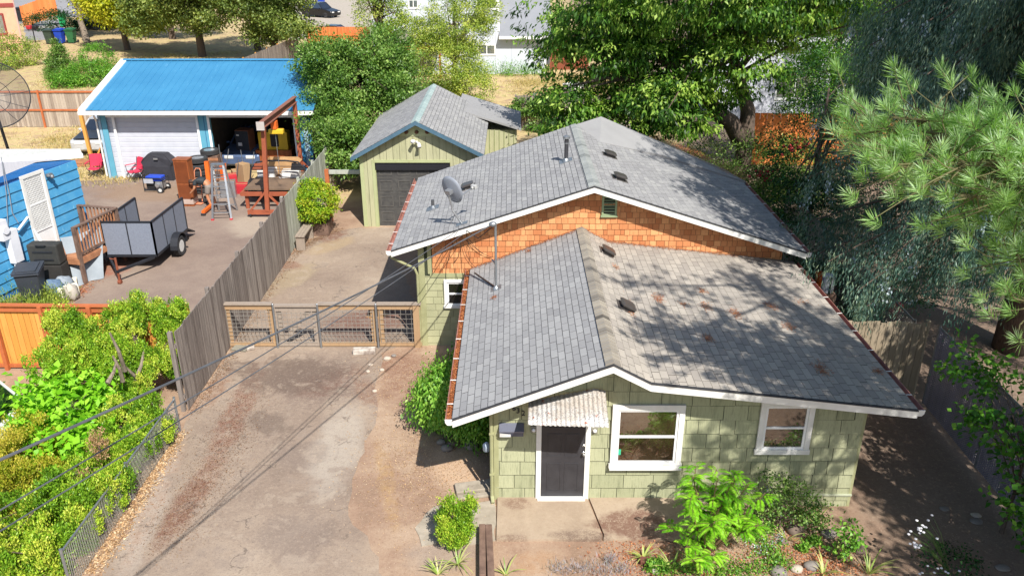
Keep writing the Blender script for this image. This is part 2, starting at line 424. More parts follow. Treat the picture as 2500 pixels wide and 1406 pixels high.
def ground_like(name, base, stops, stains=(), grit=('6a5a4c', .35), pale=None, rough=.9, patch=.5, cracks=0):
    m, nt, b = _nt(name); g = N(nt, 'NewGeometry'); pos = g.outputs['Position']
    w1 = noise(nt, pos, 1.3, 8, .68, .3); w2 = noise(nt, pos, 6, 6, .7); w3 = noise(nt, pos, 38, 4, .75); w4 = noise(nt, pos, .35, 4, .5)
    c = ramp(nt, math_(nt, 'MULTIPLY_ADD', w4, .5, math_(nt, 'MULTIPLY', w1, .5)), [(p, srgb(x)) for p, x in stops])
    if base: c = mixc(nt, .0, c, srgb(base))
    for col, amt, fn in stains:
        mk = fn(nt, pos, w1, w2, w3); c = mixc(nt, math_(nt, 'MULTIPLY', mk, amt), c, srgb(col))
    r = N(nt, 'MapRange'); r.inputs[1].default_value = .52; r.inputs[2].default_value = .7; L(nt, w3, r.inputs[0])
    c = mixc(nt, math_(nt, 'MULTIPLY', r.outputs[0], grit[1]), c, srgb(grit[0]))
    r = N(nt, 'MapRange'); r.inputs[1].default_value = .5; r.inputs[2].default_value = .72; L(nt, w2, r.inputs[0])
    c = mixc(nt, math_(nt, 'MULTIPLY', r.outputs[0], patch * .5), c, srgb(stops[0][1]))
    if cracks:
        wv = N(nt, 'TexVoronoi', feature='DISTANCE_TO_EDGE'); wv.inputs['Scale'].default_value = cracks; mv = N(nt, 'VectorMath', operation='ADD'); nz_ = N(nt, 'TexNoise'); nz_.inputs['Scale'].default_value = 2.5; nz_.inputs['Detail'].default_value = 5
        L(nt, pos, nz_.inputs['Vector']); sc = N(nt, 'VectorMath', operation='SCALE'); L(nt, nz_.outputs['Color'], sc.inputs[0]); sc.inputs['Scale'].default_value = .8; L(nt, pos, mv.inputs[0]); L(nt, sc.outputs[0], mv.inputs[1]); L(nt, mv.outputs[0], wv.inputs['Vector'])
        cr = N(nt, 'MapRange'); cr.inputs[1].default_value = .012; cr.inputs[2].default_value = .004; L(nt, wv.outputs['Distance'], cr.inputs[0]); q_ = N(nt, 'MapRange'); q_.inputs[1].default_value = .5; q_.inputs[2].default_value = .56; L(nt, w1, q_.inputs[0])
        c = mixc(nt, math_(nt, 'MULTIPLY', math_(nt, 'MULTIPLY', cr.outputs[0], q_.outputs[0]), .5), c, srgb('4a403a'))
    w5 = noise(nt, pos, 15, 3, .8); r = N(nt, 'MapRange'); r.inputs[1].default_value = .56; r.inputs[2].default_value = .68; L(nt, w5, r.inputs[0]); c = mixc(nt, math_(nt, 'MULTIPLY', r.outputs[0], grit[1] * .9), c, srgb(grit[0]))
    r = N(nt, 'MapRange'); r.inputs[1].default_value = .44; r.inputs[2].default_value = .34; L(nt, w5, r.inputs[0]); c = mixc(nt, math_(nt, 'MULTIPLY', r.outputs[0], .35), c, srgb(stops[-1][1]))
    if pale:
        vo = N(nt, 'TexVoronoi'); vo.inputs['Scale'].default_value = pale[2]; L(nt, pos, vo.inputs['Vector'])
        rr = N(nt, 'MapRange'); rr.inputs[1].default_value = .16; rr.inputs[2].default_value = .10; L(nt, vo.outputs['Distance'], rr.inputs[0])
        q = math_(nt, 'GREATER_THAN', w2, .53)
        c = mixc(nt, math_(nt, 'MULTIPLY', math_(nt, 'MULTIPLY', rr.outputs[0], q), pale[1]), c, srgb(pale[0]))
    L(nt, c, b.inputs['Base Color']); b.inputs['Roughness'].default_value = rough; b.inputs['Specular IOR Level'].default_value = .2
    bump(nt, b, math_(nt, 'MULTIPLY_ADD', w3, .5, w2), .5, .02)
    return m
def both(f, thr=.5, k=6):                    # speckle a stain with fine noise so it breaks up
    def fn(nt, pos, w1, w2, w3):
        a = f(nt, pos, w1, w2, w3); s_ = N(nt, 'MapRange'); s_.inputs[1].default_value = thr - .08; s_.inputs[2].default_value = thr + .08
        L(nt, math_(nt, 'MULTIPLY_ADD', w3, .5, math_(nt, 'MULTIPLY', w2, .5)), s_.inputs[0]); return math_(nt, 'MULTIPLY', a, s_.outputs[0])
    return fn
def E(a, b, w, soft=.7, wamt=.9): return lambda nt, pos, w1, w2, w3: pixell(nt, pos, a, b, w, soft=soft, warp=w1, wamt=wamt)
def beyond(axis, lo, hi, inv=False):
    def fn(nt, pos, w1, w2, w3):
        s_ = N(nt, 'SeparateXYZ'); L(nt, pos, s_.inputs[0]); v = math_(nt, 'MULTIPLY_ADD', math_(nt, 'SUBTRACT', w1, .5), 2.0, s_.outputs[axis])
        r = N(nt, 'MapRange'); r.inputs[1].default_value = lo; r.inputs[2].default_value = hi; L(nt, v, r.inputs[0]); return r.outputs[0]
    return fn
def noisey(lo, hi, which=1):
    def fn(nt, pos, w1, w2, w3):
        r = N(nt, 'MapRange'); r.inputs[1].default_value = lo; r.inputs[2].default_value = hi; L(nt, (w1, w2, w3)[which - 1], r.inputs[0]); return r.outputs[0]
    return fn
def mul(*fs):
    def fn(nt, pos, w1, w2, w3):
        o = fs[0](nt, pos, w1, w2, w3)
        for f in fs[1:]: o = math_(nt, 'MULTIPLY', o, f(nt, pos, w1, w2, w3))
        return o
    return fn
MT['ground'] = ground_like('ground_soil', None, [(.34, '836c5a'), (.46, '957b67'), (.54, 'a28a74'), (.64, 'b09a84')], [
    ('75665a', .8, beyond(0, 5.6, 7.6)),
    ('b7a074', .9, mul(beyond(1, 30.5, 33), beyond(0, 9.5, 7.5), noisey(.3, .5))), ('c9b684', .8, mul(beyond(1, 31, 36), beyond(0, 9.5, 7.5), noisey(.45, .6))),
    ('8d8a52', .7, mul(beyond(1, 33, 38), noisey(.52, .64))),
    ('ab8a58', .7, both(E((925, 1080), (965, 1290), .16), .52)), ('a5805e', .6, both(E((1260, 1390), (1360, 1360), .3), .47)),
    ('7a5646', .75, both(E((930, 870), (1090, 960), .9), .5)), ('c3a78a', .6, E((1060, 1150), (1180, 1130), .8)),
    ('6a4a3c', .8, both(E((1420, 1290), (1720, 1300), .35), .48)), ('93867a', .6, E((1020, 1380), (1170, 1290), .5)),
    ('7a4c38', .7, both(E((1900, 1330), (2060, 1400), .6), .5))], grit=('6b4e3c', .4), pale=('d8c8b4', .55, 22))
mb = MB(); xs = [-400, -120, -60, -30, -20, -12] + [i * .8 - 10 for i in range(30)] + [15, 20, 30, 60, 120, 400]
ys = [-60, 0, 5] + [6 + i * .8 for i in range(26)] + [28, 32, 40, 60, 90, 140, 220, 500]
for y in ys:
    for x in xs: mb.v.append((x, y, gh(x, y)))
nx = len(xs)
for j in range(len(ys) - 1):
    for i in range(nx - 1): mb.f.append((j * nx + i, j * nx + i + 1, (j + 1) * nx + i + 1, (j + 1) * nx + i))
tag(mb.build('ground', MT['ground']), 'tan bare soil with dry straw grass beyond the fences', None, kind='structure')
def sheet(name, pts, m, lift=.004, jit=.06, step=.3, seed=1, label=None, thick=.0):
    rg = random.Random(seed); out = []
    for i, p in enumerate(pts):
        q = pts[(i + 1) % len(pts)]; d = (q - p).length; k = max(1, int(d / step))
        for s_ in range(k):
            r = p.lerp(q, s_ / k); j = jit if 0 < s_ else jit * .3
            out.append(Vector((r.x + rg.uniform(-j, j), r.y + rg.uniform(-j, j), 0)))
    mb = MB()
    for p in out: p.z = gh(p.x, p.y) + lift
    n = len(out); mb.v = [tuple(p) for p in out]; mb.f = [tuple(range(n))]
    if thick: mb.v += [(p.x, p.y, p.z - thick) for p in out]; mb.f += [(i, i + n, (i + 1) % n + n, (i + 1) % n) for i in range(n)]
    o = mb.build(name, m); return tag(o, label, None, kind='structure')
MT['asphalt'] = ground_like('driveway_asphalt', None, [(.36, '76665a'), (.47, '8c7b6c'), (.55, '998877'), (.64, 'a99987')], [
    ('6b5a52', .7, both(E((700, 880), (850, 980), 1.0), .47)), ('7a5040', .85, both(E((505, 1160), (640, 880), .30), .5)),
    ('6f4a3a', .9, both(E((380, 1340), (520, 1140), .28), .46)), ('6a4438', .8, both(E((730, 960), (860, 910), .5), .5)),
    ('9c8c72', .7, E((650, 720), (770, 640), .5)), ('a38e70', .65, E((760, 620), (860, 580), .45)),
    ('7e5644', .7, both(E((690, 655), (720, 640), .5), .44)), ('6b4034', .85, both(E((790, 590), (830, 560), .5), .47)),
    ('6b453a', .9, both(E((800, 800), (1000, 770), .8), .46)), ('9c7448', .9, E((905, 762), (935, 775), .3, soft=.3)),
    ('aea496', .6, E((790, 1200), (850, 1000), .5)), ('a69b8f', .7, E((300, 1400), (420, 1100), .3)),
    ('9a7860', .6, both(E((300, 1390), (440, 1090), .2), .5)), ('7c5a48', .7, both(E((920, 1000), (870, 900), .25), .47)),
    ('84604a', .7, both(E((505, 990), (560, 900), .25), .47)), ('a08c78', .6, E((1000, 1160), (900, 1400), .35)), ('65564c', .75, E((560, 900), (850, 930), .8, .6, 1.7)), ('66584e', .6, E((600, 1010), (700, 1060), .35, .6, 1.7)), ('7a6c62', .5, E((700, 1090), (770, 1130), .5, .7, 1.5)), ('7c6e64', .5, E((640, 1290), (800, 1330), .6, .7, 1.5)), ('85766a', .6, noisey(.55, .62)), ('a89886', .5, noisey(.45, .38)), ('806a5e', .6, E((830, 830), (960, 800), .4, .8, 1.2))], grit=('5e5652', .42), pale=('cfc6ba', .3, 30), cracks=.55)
dw = [G(*p) for p in ((205, 1480), (250, 1400), (330, 1250), (425, 1075), (490, 975), (556, 862), (640, 720), (712, 622), (752, 592), (800, 566), (880, 556), (965, 556), (962, 640), (1000, 700), (1020, 790), (1020, 830),
     (930, 862), (920, 960), (905, 1060), (868, 1150), (850, 1260), (905, 1340), (990, 1480))]
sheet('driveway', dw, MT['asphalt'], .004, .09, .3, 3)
MT['asphalt_dark'] = ground_like('neighbour_asphalt', None, [(.32, '78675e'), (.5, '87766a'), (.68, '968576')], [
    ('a89a88', .7, E((560, 560), (680, 540), 1.3)), ('8e7358', .5, E((250, 460), (480, 480), 1.2)), ('9c5a40', .8, both(E((240, 640), (290, 670), .5), .46)),
    ('9c5a40', .8, both(E((150, 720), (190, 700), .6), .46)), ('8a5a44', .5, both(E((570, 650), (600, 670), .4), .5))], grit=('5a5048', .35), pale=('c8bcae', .25, 30))
sheet('neighbour_driveway', [G(*p) for p in ((165, 800), (185, 700), (235, 640), (180, 560), (130, 500), (200, 442), (300, 440), (760, 432))] + [Vector((-7.62, 30, 0)), Vector((-7.62, 17.4, 0)), G(440, 800)], MT['asphalt_dark'], .005, .08, .4, 5)
MT['concrete'] = ground_like('patio_concrete', None, [(.36, '94826f'), (.5, 'a4927d'), (.64, 'b09e8a')], [
    ('6a4a3e', .9, both(E((1455, 1285), (1640, 1285), .42, .5, .9), .44)), ('5e4a42', .8, both(E((1350, 1310), (1500, 1318), .16), .48)),
    ('6a4a3e', .7, both(E((1230, 1232), (1300, 1235), .15), .5)), ('6a5044', .7, both(E((1215, 1318), (1290, 1318), .1), .5))], grit=('86705e', .3))
pz = lambda a: [GG(*p) for p in a]
pat = sheet('patio', pz([(1214, 1216), (1432, 1218), (1470, 1310), (1468, 1321), (1212, 1321)]), MT['concrete'], .05, .008, .3, 2, thick=.08)
sheet('patio_slab', pz([(1438, 1218), (1760, 1224), (1770, 1322), (1473, 1321), (1474, 1308)]), MT['concrete'], .045, .008, .3, 4, thick=.08)
MT['concrete_pale'] = mat('concrete_pale', 'a89d8c', '8c8272', rough=.9, scale=4, amt=.5, dirt=('6b5c4c', 7, .6))
sheet('path', pz([(1012, 1290), (1060, 1238), (1150, 1232), (1208, 1222), (1209, 1320), (1150, 1330), (1080, 1325), (1030, 1335)]), MT['concrete_pale'], .02, .03, .2, 6, thick=.04)
sheet('neighbour_path', [G(*p) for p in ((0, 962), (135, 962), (130, 1010), (60, 1120), (-60, 1150), (-60, 962))], mat('path_grey', '8a7f76', '776c64', rough=.9), .004, .02, .4, 7)
MT['road'] = mat('road', '8e8c8c', '7e7c7c', rough=.9, scale=.8)
sheet('road', [G(*p) for p in ((45, 60), (130, 43), (250, 42), (330, 20), (400, 8), (300, -60), (-100, -60), (-100, 62))] + [G(75, 98), G(95, 98), G(165, 72), G(45, 98)][:0], MT['road'], .004, .2, 2, 8)
sheet('road_lane', [G(*p) for p in ((56, 58), (165, 45), (150, 70), (110, 98), (64, 100))], MT['road'], .006, .1, 1, 9)
sheet('far_driveway', [G(*p) for p in ((700, -30), (1010, -30), (960, 30), (930, 95), (700, 95))], mat('far_concrete', 'a89e90', '988e80', rough=.9), .004, .2, 2, 10)
# ================================================================== the green house
YW, YO, YR, YRO = 12.78, 12.18, 19.1, 18.7          # front wall, front overhang, rear wall, rear overhang
house = thing('house', 'green shingled cottage with grey shingle roofs and orange cedar gable', 'house', (0, YW, 0))
RL, RK, RA, RR = (-1.04, 2.17), (2.38, 2.90), (1.72, 3.26), (7.04, 2.36)      # left eave, kink, apex, right eave (x, z)
GL, GA, GR = (-2.95, 2.80), (1.95, 4.43), (7.2, 2.75)
def zf(x):
    P = [RL, RA, RK, RR]
    for a, b in zip(P, P[1:]):
        if x <= b[0]: return a[1] + (b[1] - a[1]) * (x - a[0]) / (b[0] - a[0])
    return RR[1]
def zr(x):
    a, b = (GL, GA) if x < GA[0] else (GA, GR); return a[1] + (b[1] - a[1]) * (x - a[0]) / (b[0] - a[0])
XL, XR = -.3, 6.43
# walls
w = MB(); poly = [(XL, -.3), (XR, -.3), (XR, zf(XR) - .1), (RK[0], RK[1] - .1), (RA[0], RA[1] - .1), (XL, zf(XL) - .1)]
w.prism([(x, YW + .02, z) for x, z in poly], (0, YR - YW - .1, 0))
wall = w.build('wall', mat('wall_backing', '3c4230', rough=.9), house)
w = MB(); XRL, XRR = -2.32, 6.75
poly = [(XRL, -.2), (XRR, -.2), (XRR, zr(XRR) - .1), (GA[0], GA[1] - .1), (XRL, zr(XRL) - .1)]
w.prism([(x, YR, z) for x, z in poly], (0, 5.6, 0)); w.build('wall', _M['wall_backing'], house)
# front siding: wide grooved shakes
rows = [(-.33 + i * .302, -.33 + (i + 1) * .302) for i in range(13)]
cl = [[(XL, -.3), (RK[0], -.3), (RK[0], RK[1] - .12), (RA[0], RA[1] - .12), (XL, zf(XL) - .12)], [(RK[0], -.3), (XR, -.3), (XR, zf(XR) - .12), (RK[0], RK[1] - .12)]]
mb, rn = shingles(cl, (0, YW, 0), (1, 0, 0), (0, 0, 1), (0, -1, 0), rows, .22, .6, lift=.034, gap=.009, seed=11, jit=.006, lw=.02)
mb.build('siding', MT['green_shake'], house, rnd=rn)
# rear wall: cedar shingles above, green shingles below
zc = 2.03
cl = [[(XRL + .32, zc), (XRR, zc), (XRR, zr(XRR) - .12), (GA[0], GA[1] - .12), (XRL + .32, zr(XRL + .32) - .12)]]
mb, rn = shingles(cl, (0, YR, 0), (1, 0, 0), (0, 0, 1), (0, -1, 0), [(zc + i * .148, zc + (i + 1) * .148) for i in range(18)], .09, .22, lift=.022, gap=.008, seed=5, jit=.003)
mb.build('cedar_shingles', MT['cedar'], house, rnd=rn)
cl = [[(XRL + .06, -.1), (XL + .4, -.1), (XL + .4, zc - .06), (XRL + .06, zc - .06)]]
mb, rn = shingles(cl, (0, YR, 0), (1, 0, 0), (0, 0, 1), (0, -1, 0), [(-.1 + i * .186, -.1 + (i + 1) * .186) for i in range(12)], .2, .42, lift=.02, gap=.006, seed=6, jit=.003)
mb.build('siding', mat('green_small', 'a2a17e', '919270', rough=.7, rnd=.2, dirt=('6f7656', 9, .68)), house, rnd=rn)
b = MB(); b.mm((XRL - .03, YR - .04, 0), (XRL + .12, YR + .02, zr(XRL) - .12)); b.mm((XRL + .25, YR - .035, zc - .09), (XL + .3, YR - .002, zc + .02))
b.mm((XRL + .2, YR - .03, zc), (XRL + .3, YR, zr(XRL + .3) - .14)); b.each('corner_board', MT['trim_green'], house)
b = MB(); b.mm((XL - .04, YW - .035, 0), (XL + .05, YW + .05, zf(XL) - .14)); b.mm((XR - .005, YW - .02, -.17), (XR + .05, YW + .08, zf(XR) - .15))
b.each('corner_board', MT['trim_green'], house)
b = MB(); b.bar((4.9, YW - .035, .11), (XR + .05, YW - .035, .11), .04, .03); b.build('water_table', mat('water_table', 'b4b8a0', '8d9178'), house)
# roofs
YB = YR - .02
def fr(x, z, y): return (x, y, z)
rf1, F1 = roof_plane('roof', fr(*RL, YB), fr(*RL, YO), fr(*RA, YO), fr(*RA, YB), MT['roof_front_left'], house, .135, (.3, .3), seed=1)
rf2, F2 = roof_plane('roof', fr(*RK, YO), fr(*RK, YB), fr(*RA, YB), fr(*RA, YO), MT['roof_front_right'], house, .145, (.3, .3), seed=2)
rf3, F3 = roof_plane('roof', fr(*RR, YO), fr(*RR, YB), fr(*RK, YB), fr(*RK, YO), MT['roof_front_right'], house, .145, (.22, .42), seed=3, even=False)
YE = 25.05
rr1, F4 = roof_plane('roof', fr(*GL, YE), fr(*GL, YRO), fr(*GA, YRO), fr(*GA, 25.4), MT['roof_rear'], house, .135, (.3, .3), seed=4)
rr2, F5 = roof_plane('roof', fr(*GR, YRO), fr(*GR, YE), fr(*GA, 25.4), fr(*GA, YRO), MT['roof_rear'], house, .15, (.3, .3), seed=5)
# the back addition's roof, its ridge a little right of the main one
s = MB(); P0, P1, P2 = Vector((GA[0], 25.38, GA[1] - .02)), Vector((2.84, 26.1, 4.52)), Vector((7.28, 24.72, 2.79))
P3 = Vector((4.6, 24.55, 3.66))
s.quad(P0, Vector((2.6, 23.9, 4.235)), P3, P2, P1); s.quad(P0, P1, Vector((1.2, 27, 3.4)), Vector((1.2, 25.4, 4.1)))
P4, P5 = Vector((7.0, 26.6, 2.7)), Vector((2.84, 27.0, 4.1)); s.quad(P1, P2, P4, P5)
for a_, b_ in ((Vector((2.6, 23.9, 4.235)), P3), (P3, P2), (P2, P4)): s.quad(a_, b_, b_ - Vector((0, 0, .3)), a_ - Vector((0, 0, .3)))
s.build('roof', MT['roof_rear'], house, rnd=[.6, .4, .5, .2, .2, .2])
# ridge caps: overlapping folded pieces
def ridge(a, b, dl, dr, m, parent, w=.15, st=.135, seed=0):
    a, b = Vector(a), Vector(b); d = (b - a).normalized(); n = int((b - a).length / st); mb = MB(); rn = []; rg = random.Random(seed)
    dl, dr = Vector(dl).normalized(), Vector(dr).normalized(); up = Vector((0, 0, 1))
    for i in range(n):
        p = a + d * (i * st); q = p + d * (st * 1.25); lo, hi = up * .018, up * .036   # the end nearest the street is lifted
        mb.add([p + hi + dl * w, p + hi, p + hi + dr * w, q + lo + dr * w, q + lo, q + lo + dl * w, p + dl * w - up * .01, p + up * 0, p + dr * w - up * .01],
               [(0, 1, 4, 5), (1, 2, 3, 4), (6, 7, 1, 0), (7, 8, 2, 1)]); r = rg.random(); rn += [r, r * .9, r * .3, r * .3]
    return mb.build('ridge_cap', m, parent, rnd=rn)
ridge((RA[0], YO, RA[1] + .01), (RA[0], YB, RA[1] + .01), (-2.7, 0, -1.05), (.66, 0, -.36), MT['roof_cap'], house, seed=1)
ridge((GA[0], YRO, GA[1] + .01), (GA[0], 25.4, GA[1] + .01), (-3, 0, -1), (3, 0, -1), MT['roof_cap_grey'], house, seed=2)
# white rakes (fascia) on both gables
for P, yy in (([RL, RA, RK, RR], YO), ([GL, GA, GR], YRO)):
    for (x0, z0), (x1, z1) in zip(P, P[1:]):
        d = Vector((x1 - x0, 0, z1 - z0)).normalized(); b = MB()
        b.prism([(x0, yy - .035, z0 - .015), (x1, yy - .035, z1 - .015), (x1, yy - .035, z1 - .155), (x0, yy - .035, z0 - .155)], (0, .033, 0)); b.build('fascia', MT['white_paint'], house)
        b = MB(); b.prism([(x0, yy - .05, z0 + .008), (x1, yy - .05, z1 + .008), (x1, yy - .05, z1 - .014), (x0, yy - .05, z0 - .014)], (0, .05, 0)); b.build('drip_edge', MT['shingle_edge'], house)
# gutters with fallen needles
MT['needles'] = mat('needles', 'a5623a', '7a452a', rough=.95, scale=30, amt=.6, bmp=.6, bs=60)
MT['gutter_red'] = mat('gutter_red', 'a9786c', '8c5a4c', rough=.6, scale=5, amt=.5)
def gutter(x, z, y0, y1, side, fill=True, cm='gutter_red'):
    g = MB(); s_ = side
    pr = [(0, 0), (0, -.09), (.02 * s_, -.11), (.09 * s_, -.11), (.12 * s_, -.07), (.13 * s_, 0), (.118 * s_, 0), (.108 * s_, -.065), (.085 * s_, -.1), (.022 * s_, -.1), (.01 * s_, -.088), (.01 * s_, 0)]
    g.prism([(x + a, y0, z + c) for a, c in pr], (0, y1 - y0, 0)); ob = g.build('gutter', MT[cm], house)
    e = MB(); e.prism([(x + a, y0 - .012, z + c) for a, c in [(0, .002), (0, -.095), (.02 * s_, -.115), (.09 * s_, -.115), (.125 * s_, -.07), (.135 * s_, .002)]], (0, .012, 0)); e.build('end_cap', MT['white_paint'], ob)
    if fill:
        rg = np.random.default_rng(int(abs(x) * 10)); n = 5200; P = np.stack([x + s_ * rg.uniform(.012, .11, n), rg.uniform(y0, y1, n), z + rg.uniform(-.055, -.012, n)], 1)
        D = rg.normal(0, 1, (n, 3)); D[:, 2] *= .3
        V, F, r_ = leaf_arrays(P, D, rg.normal(0, 1, (n, 3)), rg.uniform(.03, .07, n), rg.uniform(.008, .014, n), rg.random(n))
        f = MB(); f.prism([(x + s_ * .012, y0, z - .09), (x + s_ * .105, y0, z - .09), (x + s_ * .108, y0, z - .04), (x + s_ * .012, y0, z - .04)], (0, y1 - y0, 0)); fo = f.build('needle_bed', MT['needles'], ob)
        o2 = npmesh('needles', V, F, MT['needle_leaf'], ob, r_); o2['kind'] = 'stuff'
    k = MB(); yy = y0 + .5
    while yy < y1: k.mm((x, yy, z - .001), (x + s_ * .13, yy + .025, z + .006)); yy += .85
    k.each('bracket', MT['white_paint'], ob); return ob
MT['needle_leaf'] = leafmat('needle_leaf', ['7c4426', 'a8643c', 'c78856', '8a4d30'], .8, .1)
gutter(RL[0], RL[1] - .01, YO, YB, -1); gutter(RR[0], RR[1] - .01, YO, YB, 1, False)
gutter(GL[0], GL[1] - .01, YRO, YE, -1, False); gutter(GR[0], GR[1] - .01, YRO, YE, 1, False)
# downspouts
d = MB(); d.tube([(GL[0] - .06, YRO + .15, GL[1] - .1), (GL[0] - .03, YRO + .15, GL[1] - .24), (XRL - .12, YR - .1, zc + .18), (XRL - .06, YR - .09, zc), (XRL - .06, YR - .09, .05)], .035, 8)
d.build('downspout', MT['trim_green'], house, smooth=False)
d = MB(); d.tube([(XL - .08, YW - .06, zf(XL) - .25), (XL - .08, YW - .06, .12), (XL - .06, YW - .2, .05)], .035, 8)
for z in (.6, 1.5): d.mm((XL - .12, YW - .1, z), (XL - .03, YW - .02, z + .03))
d.build('downspout', MT['trim_green'], house)
# door
def board_frame(x0, x1, z0, z1, wd, y, parent, m, name='frame', d=.04, sides='lrtb'):
    f = MB()
    if 'l' in sides: f.mm((x0 - wd, y - d, z0), (x0, y, z1))
    if 'r' in sides: f.mm((x1, y - d, z0), (x1 + wd, y, z1))
    if 't' in sides: f.mm((x0 - wd, y - d - .003, z1), (x1 + wd, y, z1 + wd))
    if 'b' in sides: f.mm((x0 - wd - .02, y - d - .012, z0 - wd), (x1 + wd + .02, y, z0))
    return f.build(name, m, parent, bevel=.004)
a, c = Y(1319.5, 1200, YW - .03), Y(1430, 1050, YW - .03); dx0, dx1, dz0, dz1 = a.x, c.x, .04, 2.07
board_frame(dx0, dx1, 0, dz1, .095, YW - .02, house, MT['white_paint'], 'door_frame', .05, 'lrt')
door = MB(); door.mm((dx0, YW - .045, dz0), (dx1, YW - .01, dz1))
door = door.build('door', MT['black_door'], house)
p = MB(); wv = (dx1 - dx0)
for ix in (0, 1):
    for (z0, z1) in ((.2, .85), (1.0, 1.5), (1.62, 1.92)):
        x0 = dx0 + .11 + ix * (wv - .22 + .06) / 2; x1 = x0 + (wv - .28) / 2
        p.mm((x0, YW - .053, z0), (x1, YW - .0455, z0 + .02)); p.mm((x0, YW - .053, z1 - .02), (x1, YW - .0455, z1)); p.mm((x0, YW - .053, z0 + .02), (x0 + .02, YW - .0455, z1 - .02)); p.mm((x1 - .02, YW - .053, z0 + .02), (x1, YW - .0455, z1 - .02))
p.build('moulding', MT['black_door'], door, bevel=.003)
for nm, pp, r in (('handle', (1424.5, 1105), .034), ('deadbolt', (1425, 1087), .03)):
    q = Y(*pp, YW - .05); k = MB(); k.cyl((q.x, YW - .045, q.z), (q.x, YW - .06, q.z), r, 14)
    if nm == 'handle': k.cyl((q.x, YW - .06, q.z), (q.x, YW - .09, q.z), .012, 10); k.ball((q.x, YW - .11, q.z), .028)
    else: k.cyl((q.x, YW - .06, q.z), (q.x, YW - .07, q.z), .02, 10)
    k.build(nm, MT['chrome'], door, smooth=True)
t = MB(); t.mm((dx0 - .06, YW - .14, .045), (dx1 + .03, YW - .02, .085)); t.build('threshold', MT['white_clean'], house, bevel=.004)
# windows
def window(px0, py0, px1, py1, yy, tr=.09, mull=None, sill=True, parent=house, glass='glass', mat_='white_paint', blind=0):
    a, c = Y(px0, py1, yy), Y(px1, py0, yy); x0, x1, z0, z1 = a.x, c.x, a.z, c.z
    f = board_frame(x0 + tr, x1 - tr, z0 + tr, z1 - tr, tr, yy - .02, parent, MT[mat_], 'window', .045)
    s_ = MB(); i0, i1, k0, k1 = x0 + tr, x1 - tr, z0 + tr, z1 - tr; t_ = .045
    s_.mm((i0, yy - .045, k0), (i0 + t_, yy - .005, k1)); s_.mm((i1 - t_, yy - .045, k0), (i1, yy - .005, k1)); s_.mm((i0 + t_, yy - .044, k0), (i1 - t_, yy - .005, k0 + t_)); s_.mm((i0 + t_, yy - .044, k1 - t_), (i1 - t_, yy - .005, k1))
    zm = k0 + (k1 - k0) * (mull or .5)
    if mull: s_.mm((i0 + t_, yy - .05, zm - .02), (i1 - t_, yy - .005, zm + .02))
    s_.build('sash', MT['white_clean'], f, bevel=.003)
    g = MB(); g.mm((i0 + .02, yy - .028, k0 + .02), (i1 - .02, yy - .02, k1 - .02)); g.build('pane', MT[glass], f)
    if blind:
        bl = MB(); z = zm - .02
        while z > k0 + .06: bl.mm((i0 + .05, yy - .031, z - .002), (i1 - .05, yy - .0285, z)); z -= .03
        bl.build('blind', mat('blind', '6a6662', rough=.6), f)
    if sill: s2 = MB(); s2.mm((x0 - .01, yy - .12, z0 - .01), (x1 + .01, yy - .03, z0 + .035)); s2.build('sill', MT[mat_], f, bevel=.004)
    return f, (i0, i1, k0, k1)
wf, wb = window(1487, 985, 1674, 1138, YW - .02, .105, .5)
st = MB(); q = Y(1511, 1103, YW - .05); st.mm((q.x - .035, YW - .054, q.z - .06), (q.x + .035, YW - .05, q.z + .06)); st.build('sticker', mat('sticker_green', '2fa8a0', '49c04a', scale=20, bmp=0), wf)
window(1841, 977, 1992, 1104, YW - .02, .1, .5, False, blind=1)
window(1086, 681, 1150, 750, YR - .01, .075, .5, False, glass='glass_dark')
# corrugated awning over the door
aw = MB(); nx_ = 17 * 6; TL, TM, TR_ = Y(1290, 979, YW - .1), Y(1452, 948, YW - .06), Y(1478, 953, YW - .12); BL, BR = Y(1289, 1037, YW - .96), Y(1487, 1043, YW - 1.0)
for i in range(nx_ + 1):
    t = i / nx_; top = TL.lerp(TM, t / .86) if t < .86 else TM.lerp(TR_, (t - .86) / .14); bot = BL.lerp(BR, t)
    o = .016 * math.sin(i / 6 * 2 * math.pi)
    for j in range(5):
        q = top.lerp(bot, j / 4); q = Vector((q.x, q.y - o * .5, q.z + o * .8)); aw.v += [tuple(q), (q.x, q.y + .004, q.z - .006)]
for i in range(nx_):
    for j in range(4):
        a0 = (i * 5 + j) * 2; b0 = ((i + 1) * 5 + j) * 2
        aw.f += [(a0, a0 + 2, b0 + 2, b0), (a0 + 1, b0 + 1, b0 + 3, a0 + 3)]
    a0 = (i * 5 + 4) * 2; b0 = ((i + 1) * 5 + 4) * 2; aw.f.append((a0, a0 + 1, b0 + 1, b0))
m, nt, bb = _nt('awning_metal'); o_ = N(nt, 'TexCoord').outputs['Object']
n1 = noise(nt, o_, 30, 8, .75); c_ = mixc(nt, ramp(nt, n1, [(.5, (0, 0, 0)), (.58, (1, 1, 1))]), srgb('c9c6c2'), srgb('7c7874'))
n2 = noise(nt, o_, 3.2, 5, .6); sp_ = N(nt, 'SeparateXYZ'); L(nt, o_, sp_.inputs[0]); zz = N(nt, 'MapRange'); zz.inputs[1].default_value = 2.1; zz.inputs[2].default_value = 2.35; L(nt, sp_.outputs[2], zz.inputs[0])
c_ = mixc(nt, math_(nt, 'MULTIPLY', ramp(nt, math_(nt, 'MULTIPLY_ADD', n2, .7, math_(nt, 'MULTIPLY', zz.outputs[0], .3)), [(.5, (0, 0, 0)), (.66, (1, 1, 1))]), .45), c_, srgb('9a8870'))
